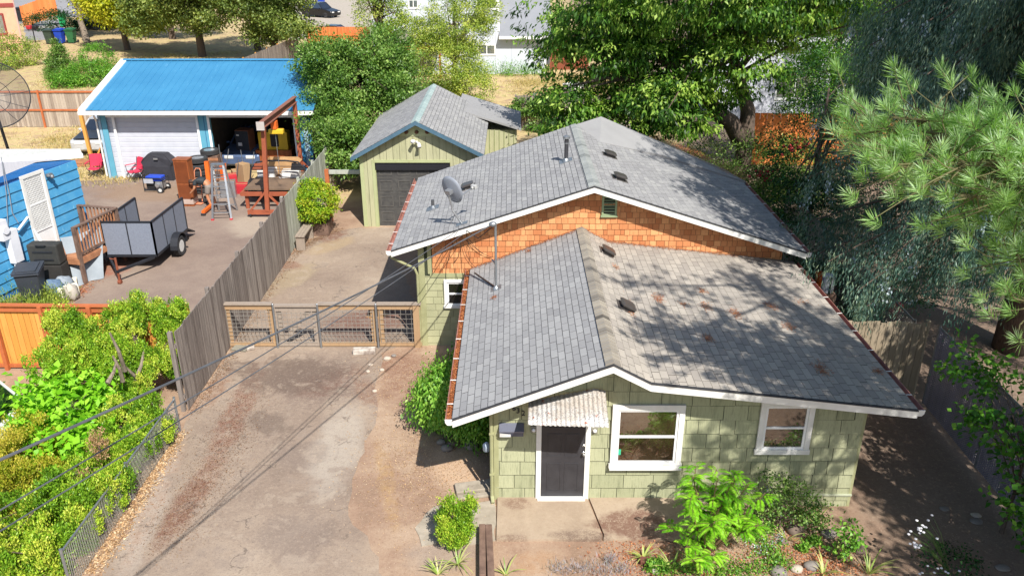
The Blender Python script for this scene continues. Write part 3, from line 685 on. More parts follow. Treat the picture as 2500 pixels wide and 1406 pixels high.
n3 = noise(nt, stretch(nt, 6, 6, 1.6), 1, 3, .5); c_ = mixc(nt, ramp(nt, n3, [(.66, (0, 0, 0)), (.7, (1, 1, 1))]), c_, srgb('9c5a44'))
L(nt, c_, bb.inputs['Base Color']); bb.inputs['Roughness'].default_value = .6
aw.build('awning', m, house, smooth=True)
# house number, mailbox, wall lamps, doorbell
def text_mesh(s, size, loc, rot, m, parent, name='lettering', depth=.004, font=None, shear=0):
    cu = bpy.data.curves.new('t', 'FONT'); cu.body = s; cu.size = size; cu.extrude = depth; cu.align_x = 'CENTER'; cu.align_y = 'CENTER'; cu.resolution_u = 3; cu.shear = shear
    tmp = bpy.data.objects.new('t', cu); me = bpy.data.meshes.new_from_object(tmp); bpy.data.objects.remove(tmp)
    me.name = name; me.materials.clear(); me.materials.append(m); ob = bpy.data.objects.new(name, me); COL.objects.link(ob)
    ob.rotation_euler = rot; o = Vector(ROOT.get(parent.name, (0, 0, 0))) if parent else Vector((0, 0, 0))
    ob.location = Vector(loc) - o
    if parent: ob.parent = parent
    return ob
for ch, pp in (('6', (1241, 989)), ('6', (1255, 997)), ('3', (1265, 1003)), ('2', (1277.5, 1009))):
    text_mesh(ch, .15, Y(*pp, YW - .035), (R(90), 0, 0), MT['dark_metal'], house, 'house_number', .006)
q = Y(1250, 1050, YW - .08); mbx = MB(); x0, x1 = Y(1220, 1050, YW - .12).x, Y(1278, 1050, YW - .12).x
mbx.prism([(x0, YW - .03, q.z + .1), (x0, YW - .03, q.z - .1), (x0, YW - .13, q.z - .1), (x0, YW - .16, q.z + .0)], (x1 - x0, 0, 0))
mo = mbx.build('mailbox', mat('mailbox_blue', '5a5f74', '474b5e', rough=.4, metal=.4), house)
ld = MB(); ld.prism([(x0 - .01, YW - .03, q.z + .125), (x0 - .01, YW - .03, q.z + .102), (x0 - .01, YW - .175, q.z + .005), (x0 - .01, YW - .175, q.z + .03)], (x1 - x0 + .02, 0, 0)); ld.build('lid', mat('mailbox_lid', '7a7d8c', '666978', rough=.35, metal=.5), mo)
pf = MB(); pf.prism([(x0, YW - .186, q.z + .005), (x0 + .2, YW - .16, q.z - .035), (x0 + .2, YW - .145, q.z - .1), (x0, YW - .145, q.z - .1)], (0, -.004, 0)); pf.build('letter', MT['white_clean'], mo)
for pp in ((1303, 1048), (1452, 1050)):
    q = Y(*pp, YW - .06); lp = MB(); lp.mm((q.x - .055, YW - .06, q.z - .07), (q.x + .055, YW - .03, q.z + .06)); lo = lp.build('wall_lamp', mat('lamp_base', '8d8a7c', '77746a'), house, bevel=.005)
    lp = MB(); lp.ball((q.x, YW - .085, q.z + .0), .036, 12, (1, .9, 1)); lp.build('lamp_shade', MT['white_clean'], lo, smooth=True)
# gable louvre
a, c = Y(1468, 530, YR - .03), Y(1508, 476, YR - .03); f = board_frame(a.x + .05, c.x - .05, a.z + .05, c.z - .05, .05, YR - .02, house, mat('louvre_green', '8b9a76', '7b8a68', rough=.6), 'gable_vent', .04)
lv = MB(); z = a.z + .06
while z < c.z - .07: lv.prism([(a.x + .05, YR - .058, z), (a.x + .05, YR - .03, z + .022), (a.x + .05, YR - .026, z + .03), (a.x + .05, YR - .055, z + .01)], (c.x - a.x - .1, 0, 0)); z += .072
lv.build('louvre', _M['louvre_green'], f)
bk = MB(); bk.mm((a.x + .05, YR - .018, a.z + .05), (c.x - .05, YR - .012, c.z - .05)); bk.build('vent_screen', mat('black', '101010'), f)
# roof furniture: low box vents, plumbing pipes
def onroof(px, py, F):
    a, U, V, Nn = F; u, y, w_ = _ray(px, py); d = Vector((u, y, w_)); o = Vector((0, 0, CAM_H)); t = (a - o).dot(Nn) / d.dot(Nn); return o + d * t
def box_vent(px, py, F):
    a, U, V, Nn = F; p = onroof(px, py, F); M = Matrix((U, V, Nn)).transposed(); rg = MB()
    M4 = lambda x, y, z: p + M @ Vector((x, y, z))
    rg.box(M4(0, 0, .012), (.44, .42, .004), m=M)
    rg.box(M4(0, .0, .05), (.24, .22, .08), m=M); o = rg.build('roof_vent', MT['vent'], house)
    h = MB(); prof = [(-.19, -.13), (-.14, -.17), (.14, -.17), (.19, -.13), (.19, .13), (.14, .17), (-.14, .17), (-.19, .13)]
    n = 8; vs = [M4(x, y, .085) for x, y in prof] + [M4(x, y, .11) for x, y in prof] + [M4(x * .75, y * .7, .13) for x, y in prof]
    fs = [tuple(range(7, -1, -1)), tuple(range(16, 24))] + [(i, (i + 1) % 8, (i + 1) % 8 + 8, i + 8) for i in range(8)] + [(i + 8, (i + 1) % 8 + 8, (i + 1) % 8 + 16, i + 16) for i in range(8)]
    h.add(vs, fs); h.build('vent_cap', MT['vent_cap'], o); return o
MT['vent'] = mat('vent', '57524f', '45413f', rough=.5, metal=.2); MT['vent_cap'] = mat('vent_cap', '55504d', '46423f', rough=.35, metal=.3, bmp=.02)
for p_, F_ in (((1482, 618), F2), ((1528, 752), F2), ((1469, 331), F5), ((1488, 381), F5), ((1512, 437), F5), ((1143, 458), F4)): box_vent(*p_, F_)
def pipe_vent(px, py, F, r, h, m, capd=False):
    p = onroof(px, py, F); a, U, V, Nn = F; o = MB(); o.cyl(p - Vector((0, 0, .02)), p + Vector((0, 0, h)), r, 14); po = o.build('vent_pipe', m, house, smooth=False)
    fl = MB(); M = Matrix((U, V, Nn)).transposed(); fl.box(p + Nn * .016, (.34, .36, .006), m=M); fl.lathe([(r * 1.9, .0), (r * 1.5, .05), (r * 1.08, .09)], p, 14); fl.build('flashing', MT['galv'], po)
    if capd: c2 = MB(); c2.lathe([(r * 1.7, h), (r * 1.7, h + .05), (.01, h + .1)], p, 14); c2.cyl(p + Vector((0, 0, h - .14)), p + Vector((0, 0, h - .11)), r * 1.12, 14); c2.each('pipe_cap', MT['galv'], po)
pipe_vent(1382, 394, F4, .055, .62, mat('stack', '5c5c60', '4a4a4e', rough=.4, metal=.6), True)
pipe_vent(1057, 509, F4, .045, .24, mat('pipe_abs', '4a4a4c', rough=.6))
# electrical service mast
p = onroof(1211, 705, F1); ms = MB(); top = p + Vector((0, 0, 1.55)); ms.cyl(p + Vector((0, 0, -.03)), top, .028, 12); mo = ms.build('service_mast', MT['galv'], house, smooth=False)
k = MB(); k.ball(top + Vector((-.06, -.02, .02)), .075, 12, (1.25, .9, .8)); k.build('weather_head', MT['galv'], mo, smooth=True)
k = MB(); k.lathe([(.08, .0), (.06, .04), (.032, .08)], p, 12); k.box(p + Vector((0, 0, .015)), (.26, .26, .006), m=Matrix((F1[1], F1[2], F1[3])).transposed()); k.bar(p + Vector((-.09, .25, .62)), p + Vector((0, 0, .6)), .03); k.build('flashing', MT['galv'], mo)
MAST = top
k = MB(); e = onroof(1159, 668, F1); k.bar(e + Vector((0, 0, .02)), p + Vector((0, 0, .03)), .03, .02); k.build('mast_brace', MT['dark_metal'], mo)
# ================================================================== other buildings and fences
# ---- green garage
YG0, YGW, YG1 = 28.1, 28.44, 35.5
ga, gl, gr = (-3.33, 3.94), (-5.66, 2.66), (-.98, 2.76)
garage = thing('garage', 'pale green board garage with grey roof and black panel door', 'garage', (-3.3, YGW, 0))
gx0, gx1 = -5.38, -1.15
zg = lambda x: gl[1] + (ga[1] - gl[1]) * (x - gl[0]) / (ga[0] - gl[0]) if x < ga[0] else ga[1] + (gr[1] - ga[1]) * (x - ga[0]) / (gr[0] - ga[0])
gd0, gd1, gdz = Y(922, 500, YGW).x, Y(1102, 500, YGW).x, Y(1000, 397, YGW).z
w = MB(); w.prism([(gx0, YGW + .18, 0), (gx1, YGW + .18, 0), (gx1, YGW + .18, zg(gx1) - .08), (ga[0], YGW + .18, ga[1] - .08), (gx0, YGW + .18, zg(gx0) - .08)], (0, YG1 - YGW - .4, 0)); w.mm((gx0, YGW + .001, 0), (gx0 + .02, YGW + .178, 2.6)); w.build('wall', mat('garage_wall', 'a3aa80', '858c66', rough=.8), garage)
rg = random.Random(3); cl = [[(gx0, 0), (gd0, 0), (gd0, zg(gd0) - .1), (gx0, zg(gx0) - .1)], [(gd1, 0), (gx1, 0), (gx1, zg(gx1) - .1), (gd1, zg(gd1) - .1)],
    [(gd0, gdz), (gd1, gdz), (gd1, zg(gd1) - .1), (ga[0], ga[1] - .1), (gd0, zg(gd0) - .1)]]
mb = MB(); rn = []; x = gx0; r_ = 0
while x < gx1:
    wd = .235; r_ = .1 + .9 * rg.random()
    for c in cl:
        pc = clip_poly([(x + .006, 0), (x + wd - .006, 0), (x + wd - .006, 9), (x + .006, 9)], c)
        if len(pc) > 2: mb.prism([(p[0], YGW - .02, p[1]) for p in pc], (0, .02, 0)); rn += [r_] * (len(pc) + 2)
    x += wd
mb.build('siding', MT['green_board'], garage, rnd=rn)
b = MB(); b.mm((gx0 - .03, YGW - .035, 0), (gx0 + .1, YGW + .04, zg(gx0) - .1)); b.mm((gd0 - .1, YGW - .04, 0), (gd0, YGW - .021, gdz + .1)); b.mm((gd0, YGW - .04, gdz), (gd1, YGW - .021, gdz + .1))
b.build('trim', mat('garage_trim', 'a6ab80', '9a9f74', rough=.7, dirt=('8a5a3e', 3.0, .62)), garage)
b = MB(); b.prism([(ga[0] - .95, YGW - .045, 3.36), (ga[0] + .95, YGW - .045, 3.36), (ga[0], YGW - .045, 3.84)], (0, .02, 0)); b.build('gable_panel', mat('gable_panel', 'b9bd90', 'a8ad82', rough=.7), garage)
for i in (-1, 0, 1):
    k = MB(); k.ball((ga[0] + i * .36, YGW - .07, 3.5), .07, 10); k.build('gable_knob', mat('knob_brown', '6e4632', '4a3024'), garage, smooth=True)
k = MB(); q = Y(1017, 347, YGW - .1); k.cyl((q.x, YGW - .02, q.z), (q.x, YGW - .16, q.z), .03, 8); fl = k.build('flood_light', MT['white_clean'], garage)
for s_ in (-1, 1):
    k = MB(); k.tube([(q.x, YGW - .14, q.z), (q.x + s_ * .09, YGW - .2, q.z + (.06 if s_ < 0 else -.03)), (q.x + s_ * .12, YGW - .34, q.z + (.06 if s_ < 0 else -.12))], [.025, .05, .07], 10); k.build('lamp_head', MT['white_clean'], fl, smooth=True)
gdr = MB(); gdr.mm((gd0, YGW + .1, 0), (gd1, YGW + .14, gdz)); gd = gdr.build('garage_door', mat('garage_door_black', '3c3b3a', '55534f', rough=.7, scale=5, amt=.4), garage)
p = MB(); nw = 4; pw = (gd1 - gd0) / nw; ph = (gdz - .05) / 4
for i in range(nw):
    for j in range(4):
        x0, z0 = gd0 + i * pw + .1, .05 + j * ph + .1; x1, z1 = x0 + pw - .2, z0 + ph - .2
        p.mm((x0, YGW + .085, z0), (x1, YGW + .1, z0 + .035)); p.mm((x0, YGW + .085, z1 - .035), (x1, YGW + .1, z1)); p.mm((x0, YGW + .085, z0 + .035), (x0 + .035, YGW + .1, z1 - .035)); p.mm((x1 - .035, YGW + .085, z0 + .035), (x1, YGW + .1, z1 - .035))
for j in range(1, 4): p.mm((gd0, YGW + .092, .05 + j * ph - .012), (gd1, YGW + .1, .05 + j * ph + .012))
p.build('panel', mat('garage_panel', '4a4846', '5e5a54', rough=.7, scale=7, amt=.4), gd)
for s_, x in ((1, gd0), (-1, gd1)):
    k = MB(); k.mm((x, YGW - .0, 0), (x + s_ * .02, YGW + .1, gdz)); k.build('jamb', _M['garage_trim'], garage)
k = MB(); k.mm((gd0, YGW + .0, gdz - .28), (gd1, YGW + .09, gdz)); k.build('door_header', mat('header_dark', '1c1c22'), garage)
_, F6 = roof_plane('roof', (gl[0], YG1, gl[1]), (gl[0], YG0, gl[1]), (ga[0], YG0, ga[1]), (ga[0], YG1, ga[1]), MT['roof_rear'], garage, .14, seed=8)
_, F7 = roof_plane('roof', (gr[0], YG0, gr[1]), (gr[0], YG1, gr[1]), (ga[0], YG1, ga[1]), (ga[0], YG0, ga[1]), MT['roof_rear'], garage, .14, seed=9)
ridge((ga[0], YG0, ga[1] + .01), (ga[0], YG1, ga[1] + .01), (-2.3, 0, -1.25), (2.3, 0, -1.2), MT['roof_cap_green'], garage, w=.16, st=.3)
tb = mat('garage_fascia', '4d6a7c', '3e5868', rough=.5)
for (x0, z0), (x1, z1) in ((gl, ga), (ga, gr)):
    b = MB(); b.prism([(x0, YG0 - .03, z0 + .0), (x1, YG0 - .03, z1 + .0), (x1, YG0 - .03, z1 - .14), (x0, YG0 - .03, z0 - .14)], (0, .03, 0)); b.build('fascia', tb, garage)
# lean-to on the right of the garage
b = MB(); b.prism([(-2.2, 33.2, 3.32), (.38, 33.2, 2.52), (.38, 33.2, 2.44), (-2.2, 33.2, 3.24)], (0, 3.5, 0)); b.build('lean_to_roof', MT['roof_rear'], garage, rnd=[.4] * 6)
b = MB(); b.mm((-1.15, 33.42, 0), (.2, 36.4, 2.42)); b.build('lean_to_wall', MT['green_board'], garage, rnd=[.6] * 6)
b = MB()
for i in range(7): b.mm((-1.14 + i * .2, 33.4, 0), (-1.11 + i * .2, 33.42, 2.45))
b.build('batten', mat('batten_green', '8e9468', '747a52'), garage)

# ---- blue metal-roofed garage
bx0, bx1, yf, ye, yr_, ze, zr_ = -17.98, -8.3, 34.8, 34.3, 39.0, 3.05, 4.43
bw0, bw1 = Y(250, 350, yf).x, -8.6
bg_ = thing('garage', 'blue two-bay garage with bright blue metal roof', 'garage', ((bx0 + bx1) / 2, yf, 0))
MT['blue_metal'] = mat('blue_metal', '4488ae', '3a7ca4', rough=.38, metal=.15, scale=.7, amt=.45, dirt=('6aa4c6', 3, .62), streak=(3, .5, 1), bmp=.02, spec=.5)
MT['blue_wall'] = mat('blue_wall', '4a8cae', '4282a4', rough=.6, scale=2)
MT['blue_wall_lit'] = mat('blue_wall_lit', '5d9db2', '5492a8', rough=.6, scale=2)  # sunlit tone of the blue wall, painted onto the pillar and a trim
sl = (zr_ - ze) / (yr_ - ye); b = MB(); n = int((bx1 - bx0) / .076)
prof = []                                  # ribbed sheet: small ribs every 0.23 m
x = bx0
while x < bx1 - .01:
    prof += [(x, 0), (x + .09, 0), (x + .1, .022), (x + .125, .022), (x + .135, 0)]; x += .305
prof.append((bx1, 0))
k = len(prof)
for yy, zz in ((ye, ze), (yr_, zr_), (yr_ + 4.6, ze)): b.v += [(x, yy, zz + h) for x, h in prof]
for j in range(2):
    for i in range(k - 1): b.f.append((j * k + i, j * k + i + 1, (j + 1) * k + i + 1, (j + 1) * k + i))
b.build('metal_roof', MT['blue_metal'], bg_)
b = MB(); b.prism([(bx0, ye, ze - .03), (bx1, ye, ze - .03), (bx1, yr_, zr_ - .03), (bx0, yr_, zr_ - .03)], (0, 0, -.06)); b.build('roof_deck', MT['shingle_edge'], bg_)
b = MB(); b.prism([(bx0, yr_ - .16, zr_ - .0), (bx0, yr_, zr_ + .06), (bx0, yr_ + .16, zr_)], (bx1 - bx0, 0, 0)); b.build('ridge_cap', MT['blue_metal'], bg_)
b = MB(); b.prism([(bx0 - .13, ye - .02, ze - .12), (bx0 - .13, yr_, zr_ - .12), (bx0 - .13, yr_, zr_ + .045), (bx0 - .13, ye - .02, ze + .045)], (.3, 0, 0)); b.build('rake_trim', MT['white_clean'], bg_)
b = MB(); b.mm((bx0 - .1, ye - .14, ze - .17), (bx1, ye - .02, ze - .02)); b.build('gutter', MT['white_paint'], bg_)
d0, d1 = Y(270, 360, yf).x, Y(488, 360, yf).x; e0, e1 = Y(521, 360, yf).x, Y(722, 360, yf).x; dz = Y(400, 287, yf).z; ez = dz
b = MB(); yb = 43.4
b.mm((bw0, yf, 0), (d0, yf + .15, ze - .1)); b.mm((e1, yf, 0), (bw1, yf + .15, ze - .1)); b.mm((d0, yf, dz), (d1, yf + .15, ze - .1)); b.mm((e0, yf, dz), (e1, yf + .15, ze - .1))
b.build('wall', MT['blue_wall'], bg_)
b = MB(); b.mm((d1, yf, 0), (e0, yf + .15, ze - .1)); b.build('wall', MT['blue_wall_lit'], bg_)
b = MB(); b.mm((bw0, yf + .15, 0), (bw0 + .15, yb, ze)); b.mm((bw1 - .15, yf + .15, 0), (bw1, yb, ze)); b.mm((bw0, yb, 0), (bw1, yb + .15, ze)); b.mm((d1 + .1, yf + .15, 0), (d1 + .2, yb, ze)); b.build('inner_wall', mat('inner_wall', '6a5a4a', '4a4038'), bg_)
b = MB()
for (x0, x1) in ((bw0, d0), (d1, e0), (e1, bw1)):
    x = x0 + .03
    while x < x1: b.mm((x, yf - .012, .05), (x + .02, yf, ze - .2)); x += .3
x = d0
while x < e1: b.mm((x, yf - .012, dz + .05), (x + .02, yf, ze - .2)); x += .3
b.build('groove', mat('blue_groove', '1f5f8c'), bg_)
board_frame(d0, d1, 0, dz, .1, yf - .012, bg_, MT['white_clean'], 'door_trim', .03, 'lrt'); board_frame(e0, e1, 0, ez, .1, yf - .012, bg_, MT['white_clean'], 'door_trim', .03, 'lrt')
b = MB(); nz = 12; hz = dz / nz
for i in range(nz): b.prism([(d0, yf + .1, i * hz), (d0, yf + .085, i * hz + .02), (d0, yf + .085, (i + 1) * hz - .02), (d0, yf + .1, (i + 1) * hz)], (d1 - d0, 0, 0))
b.mm((d0, yf + .1, 0), (d1, yf + .13, dz)); b.build('roller_door', mat('door_white', 'bfc1c8', 'b2b5bd', rough=.5, bmp=0), bg_)
for xx, ww in ((bw0 + .15, .22), (bw0 + .62, .1)):
    b = MB(); b.mm((xx, yf - .05, .0), (xx + ww, yf - .013, ze - .3)); b.build('corner_trim', MT['white_clean'] if ww < .2 else MT['blue_wall_lit'], bg_)
b = MB(); b.mm((bw0 + .02, yf - .04, 0), (bw0 + .12, yf - .013, ze - .2)); b.mm((bw1 - .3, yf - .04, 0), (bw1 - .12, yf - .013, ze - .2)); b.each('corner_trim', mat('trim_pale_blue', '9ab4c4', '8aa6b8'), bg_)
b = MB(); b.bar((bx0 + .5, ye - .06, ze - .2), (bw0 - .05, yf - .03, ze - .55), .06); b.bar((bw0 - .05, yf - .05, ze - .5), (bw0 - .05, yf - .05, .1), .06); b.build('downspout', MT['white_paint'], bg_)

# ---- fences
def plank_fence(name, label, A, B, h, m, wd=.14, post=None, rails=None, cat='fence', top='flat', seed=0, group=None, both_posts=False, th=.02, railm=None, cap=False, wob=.02, facing=1, posts_every=2.4):
    A, B = Vector(A), Vector(B); d = (B - A); Ln = d.length; d.normalize(); nrm = Vector((d.y, -d.x, 0)) * facing
    f = thing(name, label, cat, (A.x, A.y, A.z), 0, group); rg = random.Random(seed); mb = MB(); rn = []; s = 0
    rz = math.atan2(d.y, d.x)
    while s < Ln - .02:
        w_ = min(wd * rg.uniform(.85, 1.08), Ln - s); z0 = A.z + (B.z - A.z) * s / Ln; hh = h + rg.uniform(-wob, wob); c = A + d * (s + w_ / 2); g = .012
        M = Matrix.Rotation(rz, 3, 'Z')
        if top == 'dog':
            hw = (w_ - g) / 2; c3 = .03
            pts = [c + d * a + Vector((0, 0, b_)) for a, b_ in ((-hw, 0.02), (hw, 0.02), (hw, hh - c3), (hw - c3, hh), (-hw + c3, hh), (-hw, hh - c3))]
            pts = [Vector((p.x, p.y, p.z - c.z + z0)) + nrm * .03 for p in pts]; mb.prism(pts, -nrm * th); r = rg.random() * .94 + .06; rn += [r] * 8
        else:
            mb.box(Vector((c.x, c.y, z0 + hh / 2 + .01)) + nrm * (.03 + rg.uniform(-.003, .003)), (w_ - g, th, hh - .02), m=M); r = rg.random() * .94 + .06; rn += [r] * 6
        s += w_
    mb.build('plank', m, f, rnd=rn)
    r_ = MB()
    for z in (rails or (.35, h - .35)): r_.bar(A + Vector((0, 0, z)) - nrm * .02, B + Vector((0, 0, z)) - nrm * .02, .04, .09)
    r_.build('rail', railm or m, f, rnd=[.5] * len(r_.f))
    n = max(1, round(Ln / posts_every))
    for i in range(n + 1):
        p = A.lerp(B, i / n) - nrm * .07; b = MB(); b.box((p.x, p.y, p.z + (h + .02) / 2), (.09, .09, h + .02), rz); b.build('post', railm or m, f, rnd=[.5] * 6)
    if cap: c_ = MB(); c_.bar(A + Vector((0, 0, h + .02)), B + Vector((0, 0, h + .02)), .14, .035); c_.build('cap_rail', railm or m, f, rnd=[.5] * 6)
    return f
plank_fence('wooden_fence', 'long grey weathered wooden fence beside the asphalt driveway', (-7.36, 15.9, 0), (-7.44, 25.6, 0), 1.97, MT['fence_grey'], seed=1, facing=1)
plank_fence('wooden_fence', 'paler whitish wooden fence section behind the round green bush', (-7.46, 25.7, 0), (-7.5, 32.6, 0), 1.97, MT['fence_pale'], seed=2, facing=1)
plank_fence('wooden_fence', 'short dark fence panel between blue garage and green tree', (-7.4, 32.7, 0), (-7.3, 38.8, 0), 1.9, MT['fence_dark'], seed=3)
plank_fence('wooden_fence', 'brown wooden fence with orange posts behind the blue garage', (-33, 44.8, 0), (-18.2, 44.8, 0), 2.0, MT['fence_brown'], seed=4, railm=MT['rail_orange'], facing=-1, rails=(.95, 1.93), posts_every=3.6, wob=.005)
plank_fence('wooden_fence', 'grey wooden fence running back behind the blue roof', Vector((-18.6, 50, 0)), Vector((-17.4, 69, 0)), 2.0, MT['fence_grey'], seed=5, railm=MT['cedar_new'], facing=1)
plank_fence('wooden_fence', 'tall dark board fence with shade dapples at the right side yard', G(2075, 948) * 0 + Vector((7.2, 16.6, -.05)), (9.35, 16.5, -.05), 1.98, MT['fence_dark'], wd=.16, seed=6, wob=.035, facing=1)
plank_fence('wooden_fence', 'old grey board fence at the back yard beside the dry lawn', (.2, 44.2, 0), (7.2, 44.2, 0), 1.85, MT['fence_grey'], seed=7, facing=1, wob=.03)
plank_fence('wooden_fence', 'bright orange new fence before the dark parked car', Y(755, 120, 75), Y(905, 120, 75), 2.1, MT['cedar_orange'], seed=8, railm=MT['cedar_orange'], rails=(.3, 1.4), facing=-1, wob=.002)
for o in [x for x in COL.objects if x.get('label') == 'bright orange new fence before the dark parked car']:
    o.location.z = 0
fo = plank_fence('wooden_fence', 'new honey coloured cedar fence beyond the lime green hedge', (-17.2, 17.95, 0), (-7.75, 17.75, 0), 1.72, MT['cedar_new'], wd=.15, seed=9, railm=MT['rail_orange'], rails=(.1, 1.62), cap=True, facing=-1, posts_every=1.2, wob=.002)
plank_fence('wooden_fence', 'orange brown cedar fence seen behind the forked trunk', (10.9, 37.0, 0), (19.5, 36.5, 0), 2.4, MT['cedar_orange'], wd=.3, seed=10, facing=1, wob=.004)
plank_fence('wooden_fence', 'orange fence at the far upper left near the street', Y(58, 60, 95) * 1.0, Y(140, 30, 97), 2.2, MT['cedar_orange'], wd=.3, seed=12, facing=1, wob=.004)
for o in COL.objects:
    if o.get('label', '').startswith('orange fence at the far upper left'): o.location.z = 0
# ---- driveway gate of timber and wire
YGt = 19.0
gx = lambda px, py=790: Y(px, py, YGt).x
def wire_panel(mb, x0, x1, z0, z1, y, sp, r=.004):
    x = x0
    while x <= x1: mb.bar((x, y, z0), (x, y, z1), r * 2, r * 2); x += sp
    z = z0
    while z <= z1: mb.bar((x0, y, z), (x1, y, z), r * 2, r * 2); z += sp
def gate_panel(label, px0, px1, h, sp, brace=0, m=None, grey=False, posts=True):
    x0, x1 = gx(px0), gx(px1); g = thing('gate', label, 'gate', ((x0 + x1) / 2, YGt, 0), 0, 'timber and wire driveway gates'); m = m or MT['lumber']
    def pc(nm, mm_, mat_): b = MB(); b.mm(*mm_) if mm_ else None; return b.build(nm, mat_, g, rnd=[.5] * 6)
    pc('top_rail', ((x0, YGt - .02, h - .17), (x1, YGt + .02, h - .03)), m); pc('bottom_rail', ((x0, YGt - .02, .03), (x1, YGt + .02, .14)), m)
    pc('cap_board', ((x0 - .02, YGt - .07, h - .03), (x1 + .02, YGt + .07, h + .012)), MT['lumber_grey'])
    for xx in (x0, x1 - .13) if posts else (x1 - .13,): pc('stile', ((xx, YGt + .021, .03), (xx + .13, YGt + .05, h - .04)), MT['lumber_grey'] if grey else m)
    if brace: b = MB(); b.bar((x0 + .1, YGt + .035, .14), (x1 - .2, YGt + .035, h - .17), .03, .12); b.build('brace', MT['lumber_grey'], g, rnd=[.5] * 6)
    wp = MB(); wire_panel(wp, x0 + .05, x1 - .05, .14, h - .17, YGt - .025, sp); wp.build('wire_mesh', MT['wire'], g)
    return g
MT['wire'] = mat('wire', 'a8a49c', '8c8880', rough=.5, metal=.4, bmp=0)
gate_panel('wire gate panel against the grey fence at left', 552, 668, 1.25, .11)
gate_panel('narrow wooden walk gate with diagonal brace in the middle', 676, 776, 1.2, .12, 1, MT['lumber_grey'], True)
gate_panel('wide wire gate panel left of the heavy grid panel', 782, 918, 1.25, .11, posts=False)
gate_panel('wire gate panel beside the green house corner', 924, 1028, 1.25, .135)
for px, lab in ((673, 'galvanised gate post left of the walk gate'), (780, 'galvanised gate post right of the walk gate'), (921, 'galvanised gate post between the two right gate panels')):
    b = MB(); b.cyl((gx(px), YGt - .06, 0), (gx(px), YGt - .06, 1.24), .028, 10); b.ball((gx(px), YGt - .06, 1.24), .03, 8)
    tag(b.build('gate_post', MT['galv'], None, origin=(gx(px), YGt - .06, 0)), lab, 'post', 'galvanised driveway gate posts')
b = MB(); b.mm((gx(1010), YGt - .05, 0), (gx(1010) + .16, YGt + .1, 1.2)); tag(b.build('gate_post', MT['lumber'], None, origin=(gx(1010), YGt, 0), rnd=[.6] * 6), 'thick new timber gate post by the house wall', 'post')
# ---- chain link fences
def chain_link(name, label, A, B, h, sp=.07, r=.0035, m=None, slats=None, posts=2.4, rail=True, slat_m=None):
    A, B = Vector(A), Vector(B); d = (B - A); Ln = d.length; d.normalize(); f = thing(name, label, 'fence', tuple(A)); rz = math.atan2(d.y, d.x)
    w = MB(); nn = int(Ln / sp); 
    def P(s, z): q = A + d * s; return (q.x, q.y, q.z + z)
    k = int(h / sp)
    for i in range(-k, nn + 1):
        s0, z0, s1, z1 = i * sp, .02, i * sp + h, h
        if s0 < 0: z0 = .02 - s0; s0 = 0
        if s1 > Ln: z1 = h - (s1 - Ln); s1 = Ln
        if z1 > z0: w.bar(P(s0, z0), P(s1, z1), r * 2, r * 2); w.bar(P(s0, h - (z0 - .02)), P(s1, h - (z1 - .02)), r * 2, r * 2)
    w.build('wire_mesh', m or MT['wire'], f)
    n = max(1, round(Ln / posts))
    for i in range(n + 1): p = A.lerp(B, i / n); b = MB(); b.cyl(p, p + Vector((0, 0, h + .06)), .026, 10); b.build('post', MT['galv'], f)
    if rail: b = MB(); b.tube([A + Vector((0, 0, h)), B + Vector((0, 0, h))], .02, 8); b.build('top_rail', MT['galv'], f)
    if slats:
        s_ = MB(); rn = []; x = .03; rg = random.Random(2)
        while x < Ln: q = A + d * (x + slats / 2); s_.box((q.x, q.y, q.z + h / 2), (slats, .004, h - .04), rz); rn += [rg.random()] * 6; x += slats * 1.22
        s_.build('privacy_slat', slat_m, f, rnd=rn)
    return f
chain_link('chain_link_fence', 'low silvery chain link fence under the hedge by the driveway', GG(175, 1440), GG(440, 1052), .8, .08, .003)
MT['slat'] = mat('slat', '75718a', '5f5c72', rough=.6, rnd=.5, scale=4)
chain_link('chain_link_fence', 'chain link fence with purple grey privacy slats in the right side yard', (9.5, 16.3, -.05), (9.3, 6.5, -.1), 1.95, .06, .004, slats=.055, slat_m=MT['slat'])
chain_link('chain_link_fence', 'bare chain link fence in the shade beyond the board fence', (9.3, 17.0, 0), (9.6, 27.5, 0), 1.7, .08, .004)

# ---- left blue bungalow
C0 = Vector((-14.0, 25.7, 0)); dW = Vector((.219, .976, 0)).normalized(); nW = Vector((dW.y, -dW.x, 0))    # nW faces the yard
def LW(px, py, off=0.0):                      # pixel -> point on the bungalow's wall plane
    u, y, w_ = _ray(px, py); P0 = C0 + nW * off; n = nW; dd = Vector((u, y, w_)); o = Vector((0, 0, CAM_H)); t = (P0 - o).dot(n) / dd.dot(n); return o + dd * t
bung = thing('bungalow', 'bright blue lap sided bungalow with white roof and screen door', 'house', tuple(C0 - dW * 4), 0)
Lb = 8.0; zt = 3.2; rzW = math.atan2(dW.y, dW.x)
MT['blue_lap'] = mat('blue_lap', '418fbe', '549cc4', rough=.6, scale=3, amt=.5, dirt=('8cc0d8', 5, .6), streak=(2, 2, .6)); 
b = MB(); P = [C0 - dW * Lb, C0]; 
def WP(s, z, off=0): q = C0 - dW * s + nW * off; return Vector((q.x, q.y, z))
pk = 2.05
b.prism([WP(0, .2, -.03), WP(Lb, .2, -.03), WP(Lb, 3.2, -.03), WP(0, zt, -.03)], -nW * 6); b.build('wall', mat('blue_backing', '155a94'), bung)
b = MB(); z = .25; ex = .3
while z < zt - .05: z1 = min(z + ex, zt); b.prism([WP(0, z, .035), WP(0, z, 0), WP(0, z1, -.03), WP(0, z1, .004)], -dW * Lb); z += ex
b.build('lap_siding', MT['blue_lap'], bung)
MT['roof_white'] = mat('roof_white', 'bdbdb8', 'a2a29c', rough=.8, scale=12, amt=.4)
